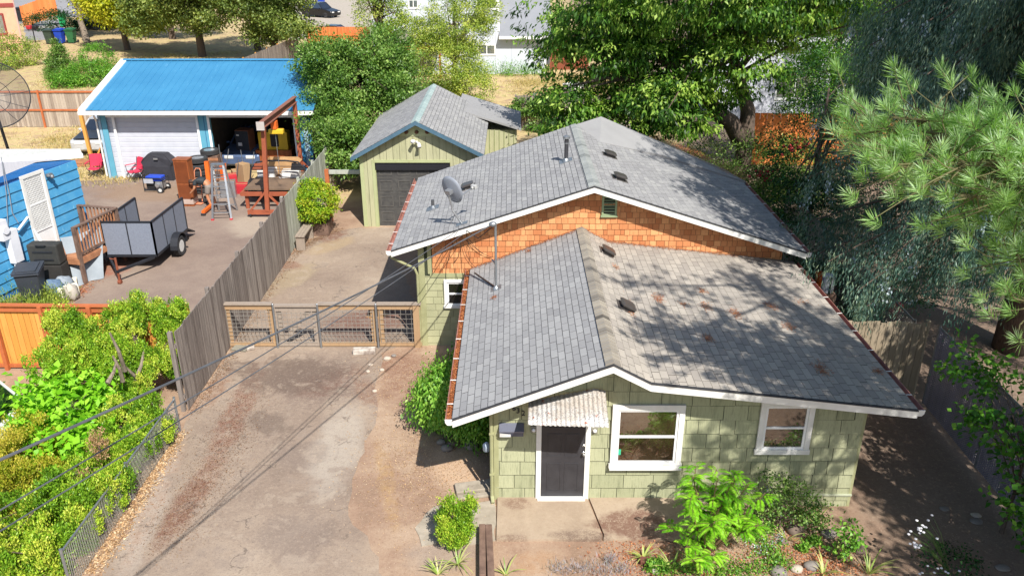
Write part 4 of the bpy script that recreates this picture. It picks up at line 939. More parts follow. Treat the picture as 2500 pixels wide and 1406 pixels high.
e0_, e1_ = G(201, 379, 3.3), G(-120, 409, 3.3); h0_, h1_ = G(196, 368, 3.42), G(-120, 369, 3.42)
b = MB(); b.prism([e0_, h0_, h1_, e1_], (0, 0, .06)); b.build('roof', MT['roof_white'], bung)
b = MB(); b.bar(e0_ + Vector((.05, -.05, .0)), e1_ + Vector((0, -.05, .0)), .1, .12); b.build('gutter', MT['white_paint'], bung)
b = MB(); b.prism([LW(172, 386, .06), LW(86, 397, .06), LW(0, 432, .06), LW(-120, 480, .06), LW(-120, 405, .06)], -nW * .02); b.build('gable_panel', mat('white_panel', 'd6d6dc', 'c6c6cc', st=(8, 8, 1), scale=3), bung)
# door
q0, q1 = LW(50, 438, .04), LW(100, 414, .04); r0, r1 = LW(101, 617, .04), LW(149, 587, .04)
sa = (C0 - Vector((q0.x, q0.y, 0))).dot(dW); sb = (C0 - Vector((q1.x, q1.y, 0))).dot(dW); z1 = (q0.z + q1.z) / 2; z0 = (r0.z + r1.z) / 2
SD = (sa, sb, z0, z1)
def wbar(mb, s0, z0, s1, z1, w, off=.05, th=.03):
    A_, B_ = WP(s0, z0, off), WP(s1, z1, off); mb.bar(A_, B_, w, th, up=nW)
d_ = MB(); d_.prism([WP(sa, z0, .03), WP(sb, z0, .03), WP(sb, z1, .03), WP(sa, z1, .03)], nW * .015); dr = d_.build('door', MT['white_clean'], bung)
d_ = MB(); wbar(d_, sa, z0, sa, z1, .1, .06); wbar(d_, sb, z0, sb, z1, .1, .06); wbar(d_, sa + .05, z1, sb - .05, z1, .1, .062); d_.build('door_frame', MT['white_paint'], bung)
lo = z0 + (z1 - z0) * .27; mid = z0 + (z1 - z0) * .62
d_ = MB(); m_ = .09
for i in range(13): s_ = sa - m_ + (sb - sa + 2 * m_) * i / 12; wbar(d_, s_, lo, s_, z1 - .1, .012, .055, .008)
zz = lo
while zz < z1 - .1: wbar(d_, sa - m_, zz, sb + m_, zz, .012, .056, .008); zz += .06
d_.build('screen_grille', MT['white_clean'], dr)
d_ = MB(); d_.prism([WP(sa - m_, lo, .047), WP(sb + m_, lo, .047), WP(sb + m_, z1 - .1, .047), WP(sa - m_, z1 - .1, .047)], nW * .004); d_.build('screen', mat('screen', '9a9894', '8a8884'), dr)
d_ = MB(); wbar(d_, sa - m_, mid, sb + m_, mid, .05, .062, .01); wbar(d_, sa - m_, lo, sb + m_, lo, .05, .062, .01); d_.build('cross_bar', MT['white_clean'], dr)
# lamp, meter, pipes
q = LW(120, 427, .12); k = MB(); k.box(q, (.16, .12, .08), rzW); k.ball(q + nW * .1 + Vector((0, 0, -.05)), .06, 8); k.bar(q + nW * .02, q + nW * .15, .04); k.build('wall_lamp', MT['galv'], bung)
q = LW(33, 600, .16); k = MB(); k.box((q.x, q.y, q.z), (.34, .2, 1.0), rzW); mt = k.build('meter_box', mat('meter_white', 'dfe0e4', 'cfd0d6', rough=.4), bung, bevel=.01)
q2 = LW(6, 562, .18); k = MB(); k.box((q2.x, q2.y, q2.z), (.26, .18, .6), rzW); k.tube([q2 + nW * .05, q2 + nW * .14], .12, 16); k.build('electric_meter', _M['meter_white'], bung, bevel=.006)
k = MB()
for dx in (0, .14): a = Vector((q.x, q.y, 0)) - dW * (.1 - dx); k.cyl((a.x, a.y, .25), (a.x, a.y, q.z - .45), .035, 10)
a = LW(25, 560, .16); k.tube([LW(44, 562, .14), LW(68, 530, .14)], .035, 8); k.each('conduit', MT['white_clean'], bung)
k = MB(); k.tube([LW(3, 385, .1), LW(22, 470, .06), LW(30, 520, .06), LW(45, 545, .1)], .012, 6); k.tube([LW(3, 385, .1), LW(15, 470, .06), LW(20, 560, .06)], .01, 6); k.build('cable', mat('cable_grey', '8a9098', '6a7078'), bung)
k = MB(); k.prism([WP(0, .02, -.01), WP(Lb, .02, -.01), WP(Lb, .28, -.01), WP(0, .28, -.01)], -nW * .1); k.build('skirting', mat('skirting', '0f6ab8', '1558a0'), bung)

# ---- deck with railings
dk = thing('deck', 'small timber deck with baluster railings at the blue bungalow door', 'deck', tuple(WP(1.6, 0, .7)))
dz_ = .85; s0_, s1_, o0, o1 = .35, 2.35, .06, 1.45
MT['deck_wood'] = mat('deck_wood', 'b07c58', '8f6044', rough=.8, scale=5, amt=.5); MT['rail_wood'] = mat('rail_wood', '7a6254', '5a463c', rough=.85, scale=6, amt=.5)
b = MB(); o = o0
while o < o1 - .02: b.prism([WP(s0_, dz_ - .03, o), WP(s1_, dz_ - .03, o), WP(s1_, dz_, o), WP(s0_, dz_, o)], nW * .13); o += .14
b.build('deck_board', MT['deck_wood'], dk)
b = MB(); b.prism([WP(s0_, dz_ - .2, o1), WP(s1_, dz_ - .2, o1), WP(s1_, dz_ - .03, o1), WP(s0_, dz_ - .03, o1)], nW * .03); b.prism([WP(s1_, dz_ - .2, o0), WP(s1_, dz_ - .2, o1), WP(s1_, dz_ - .03, o1), WP(s1_, dz_ - .03, o0)], -dW * .03); b.build('rim_board', MT['deck_wood'], dk)
for s_, o_ in ((s0_ + .05, o0 + .05), (s0_ + .05, o1), (s1_ - .03, o1), (s1_ - .03, o1 - .75)): 
    b = MB(); c_ = WP(s_, 0, o_); tp = dz_ + 1.0 if not (s_ > 2 and o_ < 1) else dz_ - .03; b.box((c_.x, c_.y, tp / 2), (.1, .1, tp), rzW); b.build('post', MT['rail_wood'], dk)
def railing(A, B, name='railing'):
    b = MB(); b.bar(A + Vector((0, 0, .98)), B + Vector((0, 0, .98)), .12, .035); b.bar(A + Vector((0, 0, .12)), B + Vector((0, 0, .12)), .04, .08); r_ = b.build(name, MT['rail_wood'], dk)
    n = int((B - A).length / .13); k = MB()
    for i in range(1, n): p = A.lerp(B, i / n); k.box((p.x, p.y, p.z + .55), (.035, .035, .86), rzW)
    k.build('baluster', MT['deck_wood'], r_)
railing(WP(s0_ + .05, dz_, o1), WP(s1_ - .03, dz_, o1)); railing(WP(s0_ + .05, dz_, o0 + .05), WP(s0_ + .05, dz_, o1))
k = MB()
for i in range(3): k.prism([WP(s0_ + .0 - i * .27, dz_ - .2 * (i + 1) - .04, .5), WP(s0_ - .27 - i * .27, dz_ - .2 * (i + 1) - .04, .5), WP(s0_ - .27 - i * .27, dz_ - .2 * (i + 1), .5), WP(s0_ - i * .27, dz_ - .2 * (i + 1), .5)], nW * .9)
k.build('step', MT['deck_wood'], dk)

# ---- far buildings
wh = thing('house', 'pale blue grey two storey house behind the back lawn', 'house', (-1, 62.8, 0)); yw = 62.8
MT['pale_siding'] = mat('pale_siding', 'c3c8d0', 'b9bec8', rough=.6, scale=1); 
a = Y(905, 0, yw).x; c = Y(1333, 100, yw).x; d_ = Y(1218, 0, yw).x
b = MB(); b.mm((a, yw, 0), (d_, yw + 9, 9)); b.mm((d_, yw + .0, 0), (c, yw + 8, Y(1300, 90, yw).z)); b.build('wall', MT['pale_siding'], wh)
zz = Y(1300, 88, yw).z
b = MB(); b.prism([(d_ + .01, yw - .5, zz), (c + .4, yw - .5, zz), (c + .4, yw + 4, zz + 2.6), (d_ + .01, yw + 4, zz + 2.6)], (0, 0, -.15)); b.build('roof', shingle_mat('far_roof', '7c7e82', '8a8c90', '9a9ca0'), wh, rnd=[.5] * 6)
b = MB(); b.mm((d_, yw - .6, zz - .18), (c + .45, yw - .5, zz + .02)); b.mm((c - .12, yw - .03, 0), (c + .04, yw, zz - .2)); b.mm((d_ - .12, yw - .03, zz + .3), (d_ + .04, yw, 9)); b.build('trim', MT['white_clean'], wh)
b = MB(); x = a + .6
while x < c: b.mm((x, yw - .006, 0), (x + .02, yw, min(8.9, 9 if x < d_ else zz - .2))); x += 1.2
b.build('siding_seam', mat('seam', 'a9aeb8'), wh)
def fwin(x0, x1, z0, z1, par, y, nm='window'):
    f = MB(); t_ = .12; f.mm((x0 - t_, y - .05, z0 - t_), (x0, y - .002, z1 + t_)); f.mm((x1, y - .05, z0 - t_), (x1 + t_, y - .002, z1 + t_)); f.mm((x0, y - .05, z1), (x1, y - .002, z1 + t_)); f.mm((x0, y - .05, z0 - t_), (x1, y - .002, z0)); f.mm(((x0 + x1) / 2 - .03, y - .04, z0), ((x0 + x1) / 2 + .03, y - .002, z1))
    f = f.build(nm, MT['white_clean'], par); g = MB(); g.mm((x0, y - .02, z0), (x1, y - .004, z1)); g.build('pane', glass_mat('far_glass', '7c8484', .1), f); return f
A_ = Y(1000, 18, yw); B_ = Y(1018, 2, yw); fwin(A_.x, B_.x, A_.z, B_.z, wh, yw)
A_ = Y(1165, 20, yw); B_ = Y(1210, -30, yw); fwin(A_.x, B_.x, A_.z, B_.z, wh, yw)
A_ = Y(1170, 132, yw); B_ = Y(1207, 112, yw); fwin(A_.x, B_.x, A_.z, B_.z, wh, yw)
A_ = Y(985, 168, yw); B_ = Y(1022, 120, yw); fwin(A_.x, B_.x, A_.z, B_.z, wh, yw); fwin(B_.x + .15, Y(1055, 150, yw).x, A_.z, B_.z, wh, yw)
A_ = Y(940, 113, yw - 2); B_ = Y(1072, 83, yw); xx0, xx1 = Y(915, 113, yw - 2).x, Y(1075, 113, yw - 2).x
b = MB(); b.prism([(xx0, yw - 2, A_.z), (xx1, yw - 2, A_.z), (xx1, yw - .01, B_.z), (xx0, yw - .01, B_.z)], (0, 0, -.1)); b.build('porch_roof', mat('porch_roof', '9a9086', '80766c', rough=.9, dirt=('5a524a', 3, .66)), wh)
b = MB(); b.mm((xx0, yw - 2.06, A_.z - .28), (xx1, yw - 2, A_.z)); b.mm((xx0, yw - 1.95, 0), (xx0 + .15, yw - 1.8, A_.z - .1)); b.mm((xx1 - .15, yw - 1.95, 0), (xx1, yw - 1.8, A_.z - .1)); b.build('porch_beam', MT['rail_orange'], wh)
b = MB(); b.mm((c + .4, yw + 2, 0), (c + 3.4, yw + 2.1, 2.2)); tag(b.build('wooden_fence', MT['rust'], None, origin=(c + 1, yw + 2, 0)), 'short red brown fence beside the pale two storey house', 'fence')
b = MB(); q = G(1348, 158); b.lathe([(.45, 0), (.48, .05), (.48, .85), (.4, .9), (.3, .88)], q, 20); o = b.build('air_conditioner', MT['galv'], None, origin=q); tag(o, 'round grey air conditioner beside the pale two storey house', 'air conditioner')
b = MB()
for i in range(9): b.lathe([(.485, .1 + i * .08), (.49, .13 + i * .08)], q, 20)
b.build('louvre', mat('louvre_grey', '6c6e70'), o)
ph = thing('house', 'peach coloured house with red trim at the upper left corner', 'house', (-44, 66, 0))
q = G(62, 135); hx = q.x; hy = q.y; cw = Vector((.3, 1, 0)).normalized()
b = MB(); b.prism([(hx, hy, 0), (hx - 14, hy - 5.5, 0), (hx - 22, hy + 6, 0), (hx - 8.5, hy + 10, 0)], (0, 0, 7.2)); b.build('wall', mat('peach', 'd0a284', 'c4977c', rough=.8), ph)
dd = Vector((-14, -5.5, 0)).normalized(); nn = Vector((dd.y, -dd.x, 0)) * -1
nn = Vector((.366, -.93, 0))
b = MB(); b.bar(Vector((hx, hy, 4.1)) + nn * .04, Vector((hx - 14, hy - 5.5, 4.1)) + nn * .04, .06, .3); b.bar(Vector((hx, hy, 7.1)) + nn * .04, Vector((hx - 14, hy - 5.5, 7.1)) + nn * .04, .06, .5); b.build('trim_band', mat('dark_red', '8e3c38', '7a322e'), ph)
b = MB(); b.bar(Vector((hx, hy, 0)) + nn * .04, Vector((hx, hy, 7)) + nn * .04, .12, .06); b.build('corner_trim', mat('trim_pinkish', 'c6a49a', 'b89488'), ph)
b = MB(); b.prism([(hx + .6, hy - .6, 7.2), (hx - 15, hy - 6.6, 7.2), (hx - 22, hy + 6, 9), (hx - 8, hy + 10, 9)], (0, 0, .2)); b.build('roof', mat('brown_roof', '6e5a50', '5a4a42', rough=.9), ph)
w0 = Vector((hx, hy, 0)) + dd * 1.0; w1 = w0 + dd * 1.6
b = MB(); 
for z in (1.8, 3.4): b.bar(Vector((w0.x, w0.y, z)) + nn * .06, Vector((w1.x, w1.y, z)) + nn * .06, .1, .14)
for w_ in (w0, w1): b.bar(Vector((w_.x, w_.y, 1.75)) + nn * .06, Vector((w_.x, w_.y, 3.45)) + nn * .06, .1, .14)
wo_ = b.build('window', _M['dark_red'], ph)
b = MB(); b.prism([w0 + nn * .03 + Vector((0, 0, 1.85)), w1 + nn * .03 + Vector((0, 0, 1.85)), w1 + nn * .03 + Vector((0, 0, 3.35)), w0 + nn * .03 + Vector((0, 0, 3.35))], nn * .01); b.build('pane', glass_mat('far_glass', '7c8484', .1), wo_)
# pale building beyond the trees at the right
rb = thing('house', 'pale grey house glimpsed through the right hand trees', 'house', (20, 48, 0)); b = MB(); b.mm((11.5, 47, 0), (34, 56, 5.2)); b.build('wall', mat('grey_white', 'c2c4cc', 'b4b6be'), rb)
b = MB(); b.prism([(11, 46.5, 5.1), (35, 46.5, 5.1), (35, 52, 7), (11, 52, 7)], (0, 0, .15)); b.build('roof', _M['far_roof'], rb, rnd=[.5] * 6)
A_ = MB(); fwin(15, 17, 1.2, 2.8, rb, 47)
# ================================================================== things standing about
PL = {k: mat('plastic_' + k, *v, rough=.5, bmp=.02) for k, v in {'charcoal': ('3a3e46', '30343a'), 'green': ('2f6a40', '28583a'), 'dkgreen': ('3c4a40', '323e36'), 'blue': ('2448b8', '1f3c9c'), 'ltgreen': ('2fae6c', '289a5c'), 'orange': ('e06a28', 'c45a20'), 'yellow': ('d8b02c', 'c09a24'), 'red': ('b8323a', 'a02a32'), 'teal': ('4a9a94', '3e847e')}.items()}
MT['tyre'] = mat('tyre', '2c2c2e', '3a3938', rough=.85, scale=12); MT['card'] = mat('cardboard', 'b08a60', '9c7850', rough=.9); MT['frame_black'] = mat('frame_black', '303238', '26282c', rough=.45, metal=.3)
MT['car_glass'] = glass_mat('car_glass', '202428', .05); MT['silver'] = mat('silver', 'b4b6b8', '9a9ca0', rough=.35, metal=.7); MT['lamp_red'] = mat('lamp_red', '9c1c24', rough=.2, bmp=0); MT['lamp_clear'] = mat('lamp_clear', 'd8d8d4', rough=.15, bmp=0)
def ldir(rz): return Matrix.Rotation(rz, 3, 'Z')
# --- satellite dish on the rear roof
ft = onroof(1128, 548, F4); dc = Y(1104, 463, ft.y + .12); sdish = thing('satellite_dish', 'small grey satellite dish on an arm at the rear roof edge', 'satellite dish', tuple(ft))
nrm = Vector((.62, .74, .26)).normalized(); M = nrm.to_track_quat('Z', 'Y').to_matrix(); b = MB(); n = 28; rr = .36
vs = [dc + M @ Vector((0, 0, -.05))]; fs = []
for k in range(1, 5):
    for j in range(n): t = 2 * math.pi * j / n; q = k / 4; vs.append(dc + M @ Vector((math.cos(t) * rr * q * .9, math.sin(t) * rr * q, -.05 + .06 * q * q)))
for j in range(n): fs.append((0, 1 + j, 1 + (j + 1) % n))
for k in range(3):
    for j in range(n): a = 1 + k * n; fs.append((a + j, a + n + j, a + n + (j + 1) % n, a + (j + 1) % n))
b.add(vs, fs); o = b.build('dish', mat('dish_grey', '8a8f98', '7c818a', rough=.4), sdish, smooth=True); sm = o.modifiers.new('s', 'SOLIDIFY'); sm.thickness = .012
b = MB(); a1 = dc - nrm * .12 - Vector((0, 0, .1)); a2 = dc + Vector((-.02, .0, -.42)); b.tube([dc - nrm * .05, a1, a2, a2 + Vector((.02, 0, -.12)), ft + Vector((0, 0, .02))], .028, 8); b.build('mast', MT['silver'], sdish, smooth=True)
b = MB(); b.box(dc - nrm * .09, (.16, .1, .18), m=M); b.build('bracket', MT['silver'], sdish)
lo_ = Y(1157, 456, ft.y + .35); b = MB(); b.bar(dc + M @ Vector((0, -rr * .9, 0)), lo_, .03); b.build('feed_arm', MT['silver'], sdish); b = MB(); b.box(lo_, (.14, .09, .09), m=M); b.cyl(lo_, lo_ - nrm * .1, .035, 10); b.build('receiver', mat('lnb', 'a8a8a6', '8a8a88'), sdish, bevel=.005)
b = MB(); b.box(ft + F4[3] * .02, (.2, .3, .012), m=Matrix((F4[1], F4[2], F4[3])).transposed()); b.build('foot_plate', MT['galv'], sdish); b = MB(); b.cyl(onroof(1100, 548, F4), a2 + Vector((.1, 0, -.12)), .012, 6); b.build('strut', MT['silver'], sdish)
# --- overhead cables from the mast to a pole beyond the lower left
def cable(label, pts, r, m=None):
    P = [Vector(p) for p in pts]; out = []
    for i in range(len(P) - 1):
        for k in range(12): s = k / 12; q = P[i].lerp(P[i + 1], s); q.z -= 4 * .12 * s * (1 - s) * (P[i] - P[i + 1]).length / 18; out.append(q)
    out.append(P[-1]); b = MB(); b.tube(out, r, 6); return tag(b.build('overhead_cable', m or MT['cable'], None, origin=P[0]), label, 'cable', 'overhead cables to the house')
MT['cable'] = mat('cable_dark', '5c5e62', '3e4044', rough=.5, bmp=0); att = onroof(1128, 548, F4) + Vector((0, -.08, -.05))
def PTc(px, py, t): u, y, w_ = _ray(px, py); return Vector((u * t, y * t, CAM_H + w_ * t))
w1 = PTc(0, 1122, 6.9); d1v = (w1 - MAST); cable('thick twisted service cable running from the mast head to the lower left', [MAST + Vector((-.08, 0, 0)), w1, w1 + d1v * .55], .0145)
w2 = PTc(0, 1245, 7.4); d2v = w2 - att; cable('thin cable sagging just below the thick service cable', [att, w2, w2 + d2v * .5], .0085)
w3 = PTc(0, 1296, 7.6); d3v = w3 - (att + Vector((.1, 0, -.1))); cable('lowest thin cable crossing the driveway', [att + Vector((.1, 0, -.12)), w3, w3 + d3v * .5], .0085)
b = MB()
pr = random.Random(8)
for i in range(9):
    a = Vector(Y(1120 + pr.uniform(-15, 30), 548 + pr.uniform(0, 14), YR - .1)); e = Vector(Y(1060 + i * 17 + pr.uniform(-8, 8), 640 + pr.uniform(-40, 60), YR - .05)); mid = a.lerp(e, .5) + Vector((pr.uniform(-.3, .3), -.05, -.25)); b.tube([(a.lerp(mid, s)).lerp(mid.lerp(e, s), s) for s in [k / 8 for k in range(9)]], .006, 4)
b.tube([att, att.lerp(MAST, .5) - Vector((0, 0, .3)), MAST], .01, 5); b.build('loose_wiring', mat('wiring', '2e2c2c'), house)
# --- utility trailer
tr = thing('utility_trailer', 'black open utility trailer with grey mesh sides on the neighbour driveway', 'trailer', (-12.0, 25.4, 0)); x0, x1, y0, y1, zb, zt_ = -12.85, -11.27, 24.25, 26.75, .5, 1.62
MT['mesh_panel'] = mat('mesh_panel', '7c828e', '6a707c', rough=.6, scale=20)
b = MB(); b.mm((x0, y0, zb - .04), (x1, y1, zb)); b.build('floor', mat('trailer_floor', '5a4c40', '463c34'), tr)
def tpanel(A, B, nm='side_panel', n=3):
    A, B = Vector(A), Vector(B); f = MB(); f.bar(A + Vector((0, 0, zt_)), B + Vector((0, 0, zt_)), .05, .05); f.bar(A + Vector((0, 0, zb)), B + Vector((0, 0, zb)), .06, .08)
    for i in range(n + 1): p = A.lerp(B, i / n); w_ = .05 if i in (0, n) else .035; f.bar(p + Vector((0, 0, zb)), p + Vector((0, 0, zt_)), w_)
    fo_ = f.build(nm, MT['frame_black'], tr); d = (B - A).normalized(); nn = Vector((d.y, -d.x, 0)); g = MB(); g.prism([A + Vector((0, 0, zb)) , B + Vector((0, 0, zb)), B + Vector((0, 0, zt_)), A + Vector((0, 0, zt_))], nn * .006); g.build('mesh', MT['mesh_panel'], fo_)
tpanel((x0, y0, 0), (x1, y0, 0), 'front_panel', 2); tpanel((x1, y0, 0), (x1 + .05, y1, 0)); tpanel((x0, y0, 0), (x0 + .02, y1, 0))
b = MB(); b.prism([(x0 + .05, y1 + .02, zb), (x1, y1 + .02, zb), (x1, y1 + .75, .12), (x0 + .05, y1 + .75, .12)], (0, .02, .04)); b.build('ramp', MT['frame_black'], tr)
b = MB(); b.bar((x0 + .05, y0, zb - .06), (-12.05, y0 - 1.15, zb - .08), .06, .08); b.bar((x1 - .1, y0, zb - .06), (-12.05, y0 - 1.15, zb - .08), .06, .08); b.build('tongue', MT['frame_black'], tr)
b = MB(); b.cyl((-12.05, y0 - 1.1, .1), (-12.05, y0 - 1.1, .85), .035, 10); b.cyl((-12.05, y0 - 1.1, .8), (-12.22, y0 - 1.1, .83), .015, 8); b.cyl((-12.1, y0 - 1.1, .06), (-12.0, y0 - 1.1, .06), .07, 12); b.build('jack', MT['rust'], tr)
def wheel(par, c, r, w_, ax='x', rim='lamp_clear', rr=.6, nm='wheel'):
    c = Vector(c); Mx = Matrix.Rotation(R(90), 3, 'Y') if ax == 'x' else (Matrix.Rotation(R(90), 3, 'X') if ax == 'y' else Matrix.Identity(3)); h = w_ / 2
    t = MB(); t.lathe([(r * rr, -h * .8), (r * .9, -h), (r, -h * .7), (r, h * .7), (r * .9, h), (r * rr, h * .8)], c, 24, Mx, cap=False); wo_ = t.build(nm, MT['tyre'], par)
    q = MB(); q.lathe([(r * rr, -h * .75), (r * rr * .9, -h * .5), (.01, -h * .55)], c, 16, Mx); q.lathe([(.01, h * .5), (r * rr * .45, h * .6), (r * rr * .8, h * .45), (r * rr, h * .78)], c, 16, Mx)
    for j in range(8): a = 2 * math.pi * j / 8; q.add([c + Mx @ Vector(v) for v in ((math.cos(a) * r * rr * .5, math.sin(a) * r * rr * .5, h * .62), (math.cos(a + .25) * r * rr * .5, math.sin(a + .25) * r * rr * .5, h * .62), (math.cos(a + .2) * r * rr * .95, math.sin(a + .2) * r * rr * .95, h * .7), (math.cos(a) * r * rr * .95, math.sin(a) * r * rr * .95, h * .7))], [(0, 1, 2, 3)])
    q.build('rim', MT[rim], wo_); return wo_
yw_ = 25.55
wheel(tr, (x1 + .2, yw_, .34), .34, .2); wheel(tr, (x0 - .2, yw_, .34), .34, .2)
for xx in (x1 + .08, x0 - .32):
    b = MB(); pts = [(yw_ + math.cos(a) * .46, .34 + math.sin(a) * .46) for a in [math.pi * k / 10 for k in range(11)]]; inn = [(yw_ + math.cos(a) * .43, .34 + math.sin(a) * .43) for a in [math.pi * k / 10 for k in range(10, -1, -1)]]
    for i in range(10): b.prism([(xx, pts[i][0], pts[i][1]), (xx, pts[i + 1][0], pts[i + 1][1]), (xx, inn[9 - i][0], inn[9 - i][1]), (xx, inn[10 - i][0], inn[10 - i][1])], (.24, 0, 0))
    b.build('mudguard', MT['frame_black'], tr)
b = MB(); b.cyl((x0 - .2, yw_, .34), (x1 + .2, yw_, .34), .03, 8); b.build('axle', MT['frame_black'], tr)
# --- folding camp chairs
MT['pink'] = mat('chair_red', 'c83450', 'b02a44', rough=.8)
def camp_chair(label, loc, rz):
    t = thing('camp_chair', label, 'folding chair', loc, rz, 'red folding camp chairs'); f = MB()
    for s_ in (-1, 1):
        f.cyl((s_ * .27, -.25, .02), (s_ * .27, .2, .45), .012, 6); f.cyl((s_ * .27, .25, .02), (s_ * .27, -.25, .45), .012, 6); f.cyl((s_ * .27, -.25, .45), (s_ * .29, -.25, .66), .012, 6); f.cyl((s_ * .27, .2, .4), (s_ * .27, .3, .95), .012, 6)
    f.cyl((-.27, -.25, .02), (.27, -.25, .43), .012, 6); f.cyl((.27, -.25, .02), (-.27, -.25, .43), .012, 6); f.cyl((-.27, .25, .02), (.27, .22, .43), .012, 6); f.cyl((.27, .25, .02), (-.27, .22, .43), .012, 6); f.build('frame', MT['frame_black'], t, local=True)
    s = MB(); n = 6
    for i in range(n + 1):
        y = -.25 + .47 * i / n
        for j in range(5): x = -.26 + .13 * j; s.v.append((x, y, .43 - .06 * math.sin(math.pi * j / 4) - .03 * math.sin(math.pi * i / n)))
    for i in range(n):
        for j in range(4): a = i * 5 + j; s.f.append((a, a + 1, a + 6, a + 5))
    s.build('seat', MT['pink'], t, local=True).modifiers.new('s', 'SOLIDIFY').thickness = .01
    s = MB()
    for i in range(n + 1):
        z = .43 + .52 * i / n
        for j in range(5): x = -.27 + .135 * j; s.v.append((x, .2 + .12 * i / n + .05 * math.sin(math.pi * j / 4), z))
    for i in range(n):
        for j in range(4): a = i * 5 + j; s.f.append((a, a + 1, a + 6, a + 5))
    s.build('backrest', MT['pink'], t, local=True).modifiers.new('s', 'SOLIDIFY').thickness = .01
    for s_ in (-1, 1): s = MB(); s.mm((s_ * .29 - .04, -.28, .655), (s_ * .29 + .04, .22, .67)); s.build('armrest', MT['pink'], t, local=True)
    return t
cc = camp_chair('red folding camp chair facing forward left of the blue garage', tuple(G(237, 432)), R(8)); dup(cc, tuple(G(335, 440)), R(-38), 'red folding camp chair turned sideways next to the covered grill')
# --- covered grill
q = G(398, 436); t = thing('covered_grill', 'barbecue grill under a black fabric cover by the white roller door', 'grill', tuple(q), R(-4)); b = MB()
prof = [(-.62, 0), (-.6, .62), (-.68, .8), (-.6, .92), (-.35, 1.16), (.35, 1.16), (.6, .92), (.68, .8), (.6, .62), (.64, 0)]; n = len(prof); ys = [-.34, -.36, -.12, .2, .34]
for k, y in enumerate(ys):
    for x, z in prof: sc = 1 if k in (1, 2, 3) else .97; b.v.append((x * sc, y if z < 1 else y * .7, z * (1 if 0 < k < 4 else .98)))
for k in range(len(ys) - 1):
    for i in range(n - 1): a = k * n + i; b.f.append((a, a + 1, a + n + 1, a + n))
b.f += [tuple(range(n - 1, -1, -1)), tuple(range(4 * n, 5 * n))]; b.build('cover', mat('cover_black', '34343a', '24242a', rough=.75, bmp=.5, bs=8), t, local=True, bevel=.02)
b = MB(); b.mm((-.08, -.385, .93), (.1, -.35, 1.0)); b.build('badge', MT['silver'], t, local=True)
# --- generator
q = G(385, 466); t = thing('generator', 'blue and black wheeled portable generator before the covered grill', 'generator', tuple(q), R(-5)); f = MB()
for y in (-.25, .25): f.tube([(-.42, y, .08), (-.42, y, .6), (.42, y, .6), (.42, y, .12), (-.42, y, .08)], .02, 8)
for x in (-.42, .42): f.cyl((x, -.25, .6), (x, .25, .6), .02, 8)
f.build('frame', MT['frame_black'], t, local=True); b = MB(); b.mm((-.34, -.2, .46), (.34, .2, .66)); b.build('fuel_tank', PL['blue'], t, local=True, bevel=.04)
b = MB(); b.mm((-.4, -.26, .38), (.0, -.2, .58)); b.build('control_panel', mat('panel_silver', 'a8aab0', '8a8c92'), t, local=True, bevel=.01)
b = MB(); b.cyl((-.36, 0, .28), (-.02, 0, .28), .15, 16); b.mm((-.36, -.14, .12), (-.02, .14, .28)); b.build('alternator', MT['dark_metal'], t, local=True); b = MB(); b.mm((.04, -.18, .14), (.34, .18, .44)); b.cyl((.14, -.24, .3), (.14, -.18, .3), .1, 14); b.build('engine', MT['silver'], t, local=True, bevel=.02)
for y in (-.32, .32): wheel(t, tuple(q + ldir(R(-5)) @ Vector((.3, y, .13))), .13, .08, 'y', 'lamp_clear', .55)
# --- tall wooden cabinet wrapped in film
q = G(463, 500); t = thing('wooden_cabinet', 'tall narrow brown wooden cabinet wrapped in clear film', 'cabinet', tuple(q), R(-3)); b = MB(); MT['wood_brown'] = mat('wood_brown', '9c5a34', '7c4428', rough=.35, st=(3, 3, .6), scale=3, amt=.6)
b.mm((-.28, -.22, 0), (.28, .22, 1.85)); b.build('body', MT['wood_brown'], t, local=True, bevel=.01); b = MB(); b.mm((-.24, -.235, .95), (.24, -.22, 1.78)); b.mm((-.24, -.235, .08), (.24, -.22, .88)); b.build('door', mat('wood_dark', '7a4226', '5e3420', rough=.3), t, local=True, bevel=.004); b = MB(); b.mm((-.3, -.24, 1.84), (.3, .24, 1.88)); b.build('top', MT['wood_brown'], t, local=True)
b = MB(); b.mm((-.285, -.24, .1), (.285, .225, .3)); b.build('film_wrap', mat('film', 'b8a498', 'a8948a', rough=.25), t, local=True)
# --- hand truck
q = G(487, 497); t = thing('hand_truck', 'pinkish orange hand truck leaning beside the brown cabinet', 'hand truck', tuple(q), R(-10)); b = MB()
for x in (-.14, .14): b.cyl((x, 0, .1), (x, .22, 1.25), .018, 8)
b.tube([(-.14, .22, 1.25), (-.08, .26, 1.36), (.08, .26, 1.36), (.14, .22, 1.25)], .018, 8)
for z in (.35, .65, .95): b.cyl((-.14, z * .19, z), (.14, z * .19, z), .014, 6)
b.mm((-.2, -.22, .03), (.2, 0, .05)); b.build('frame', mat('frame_pink', 'd88a68', 'c47a58'), t, local=True)
for x in (-.24, .24): wheel(t, tuple(q + ldir(R(-10)) @ Vector((x, .08, .15))), .15, .08, 'x', 'lamp_clear', .45)
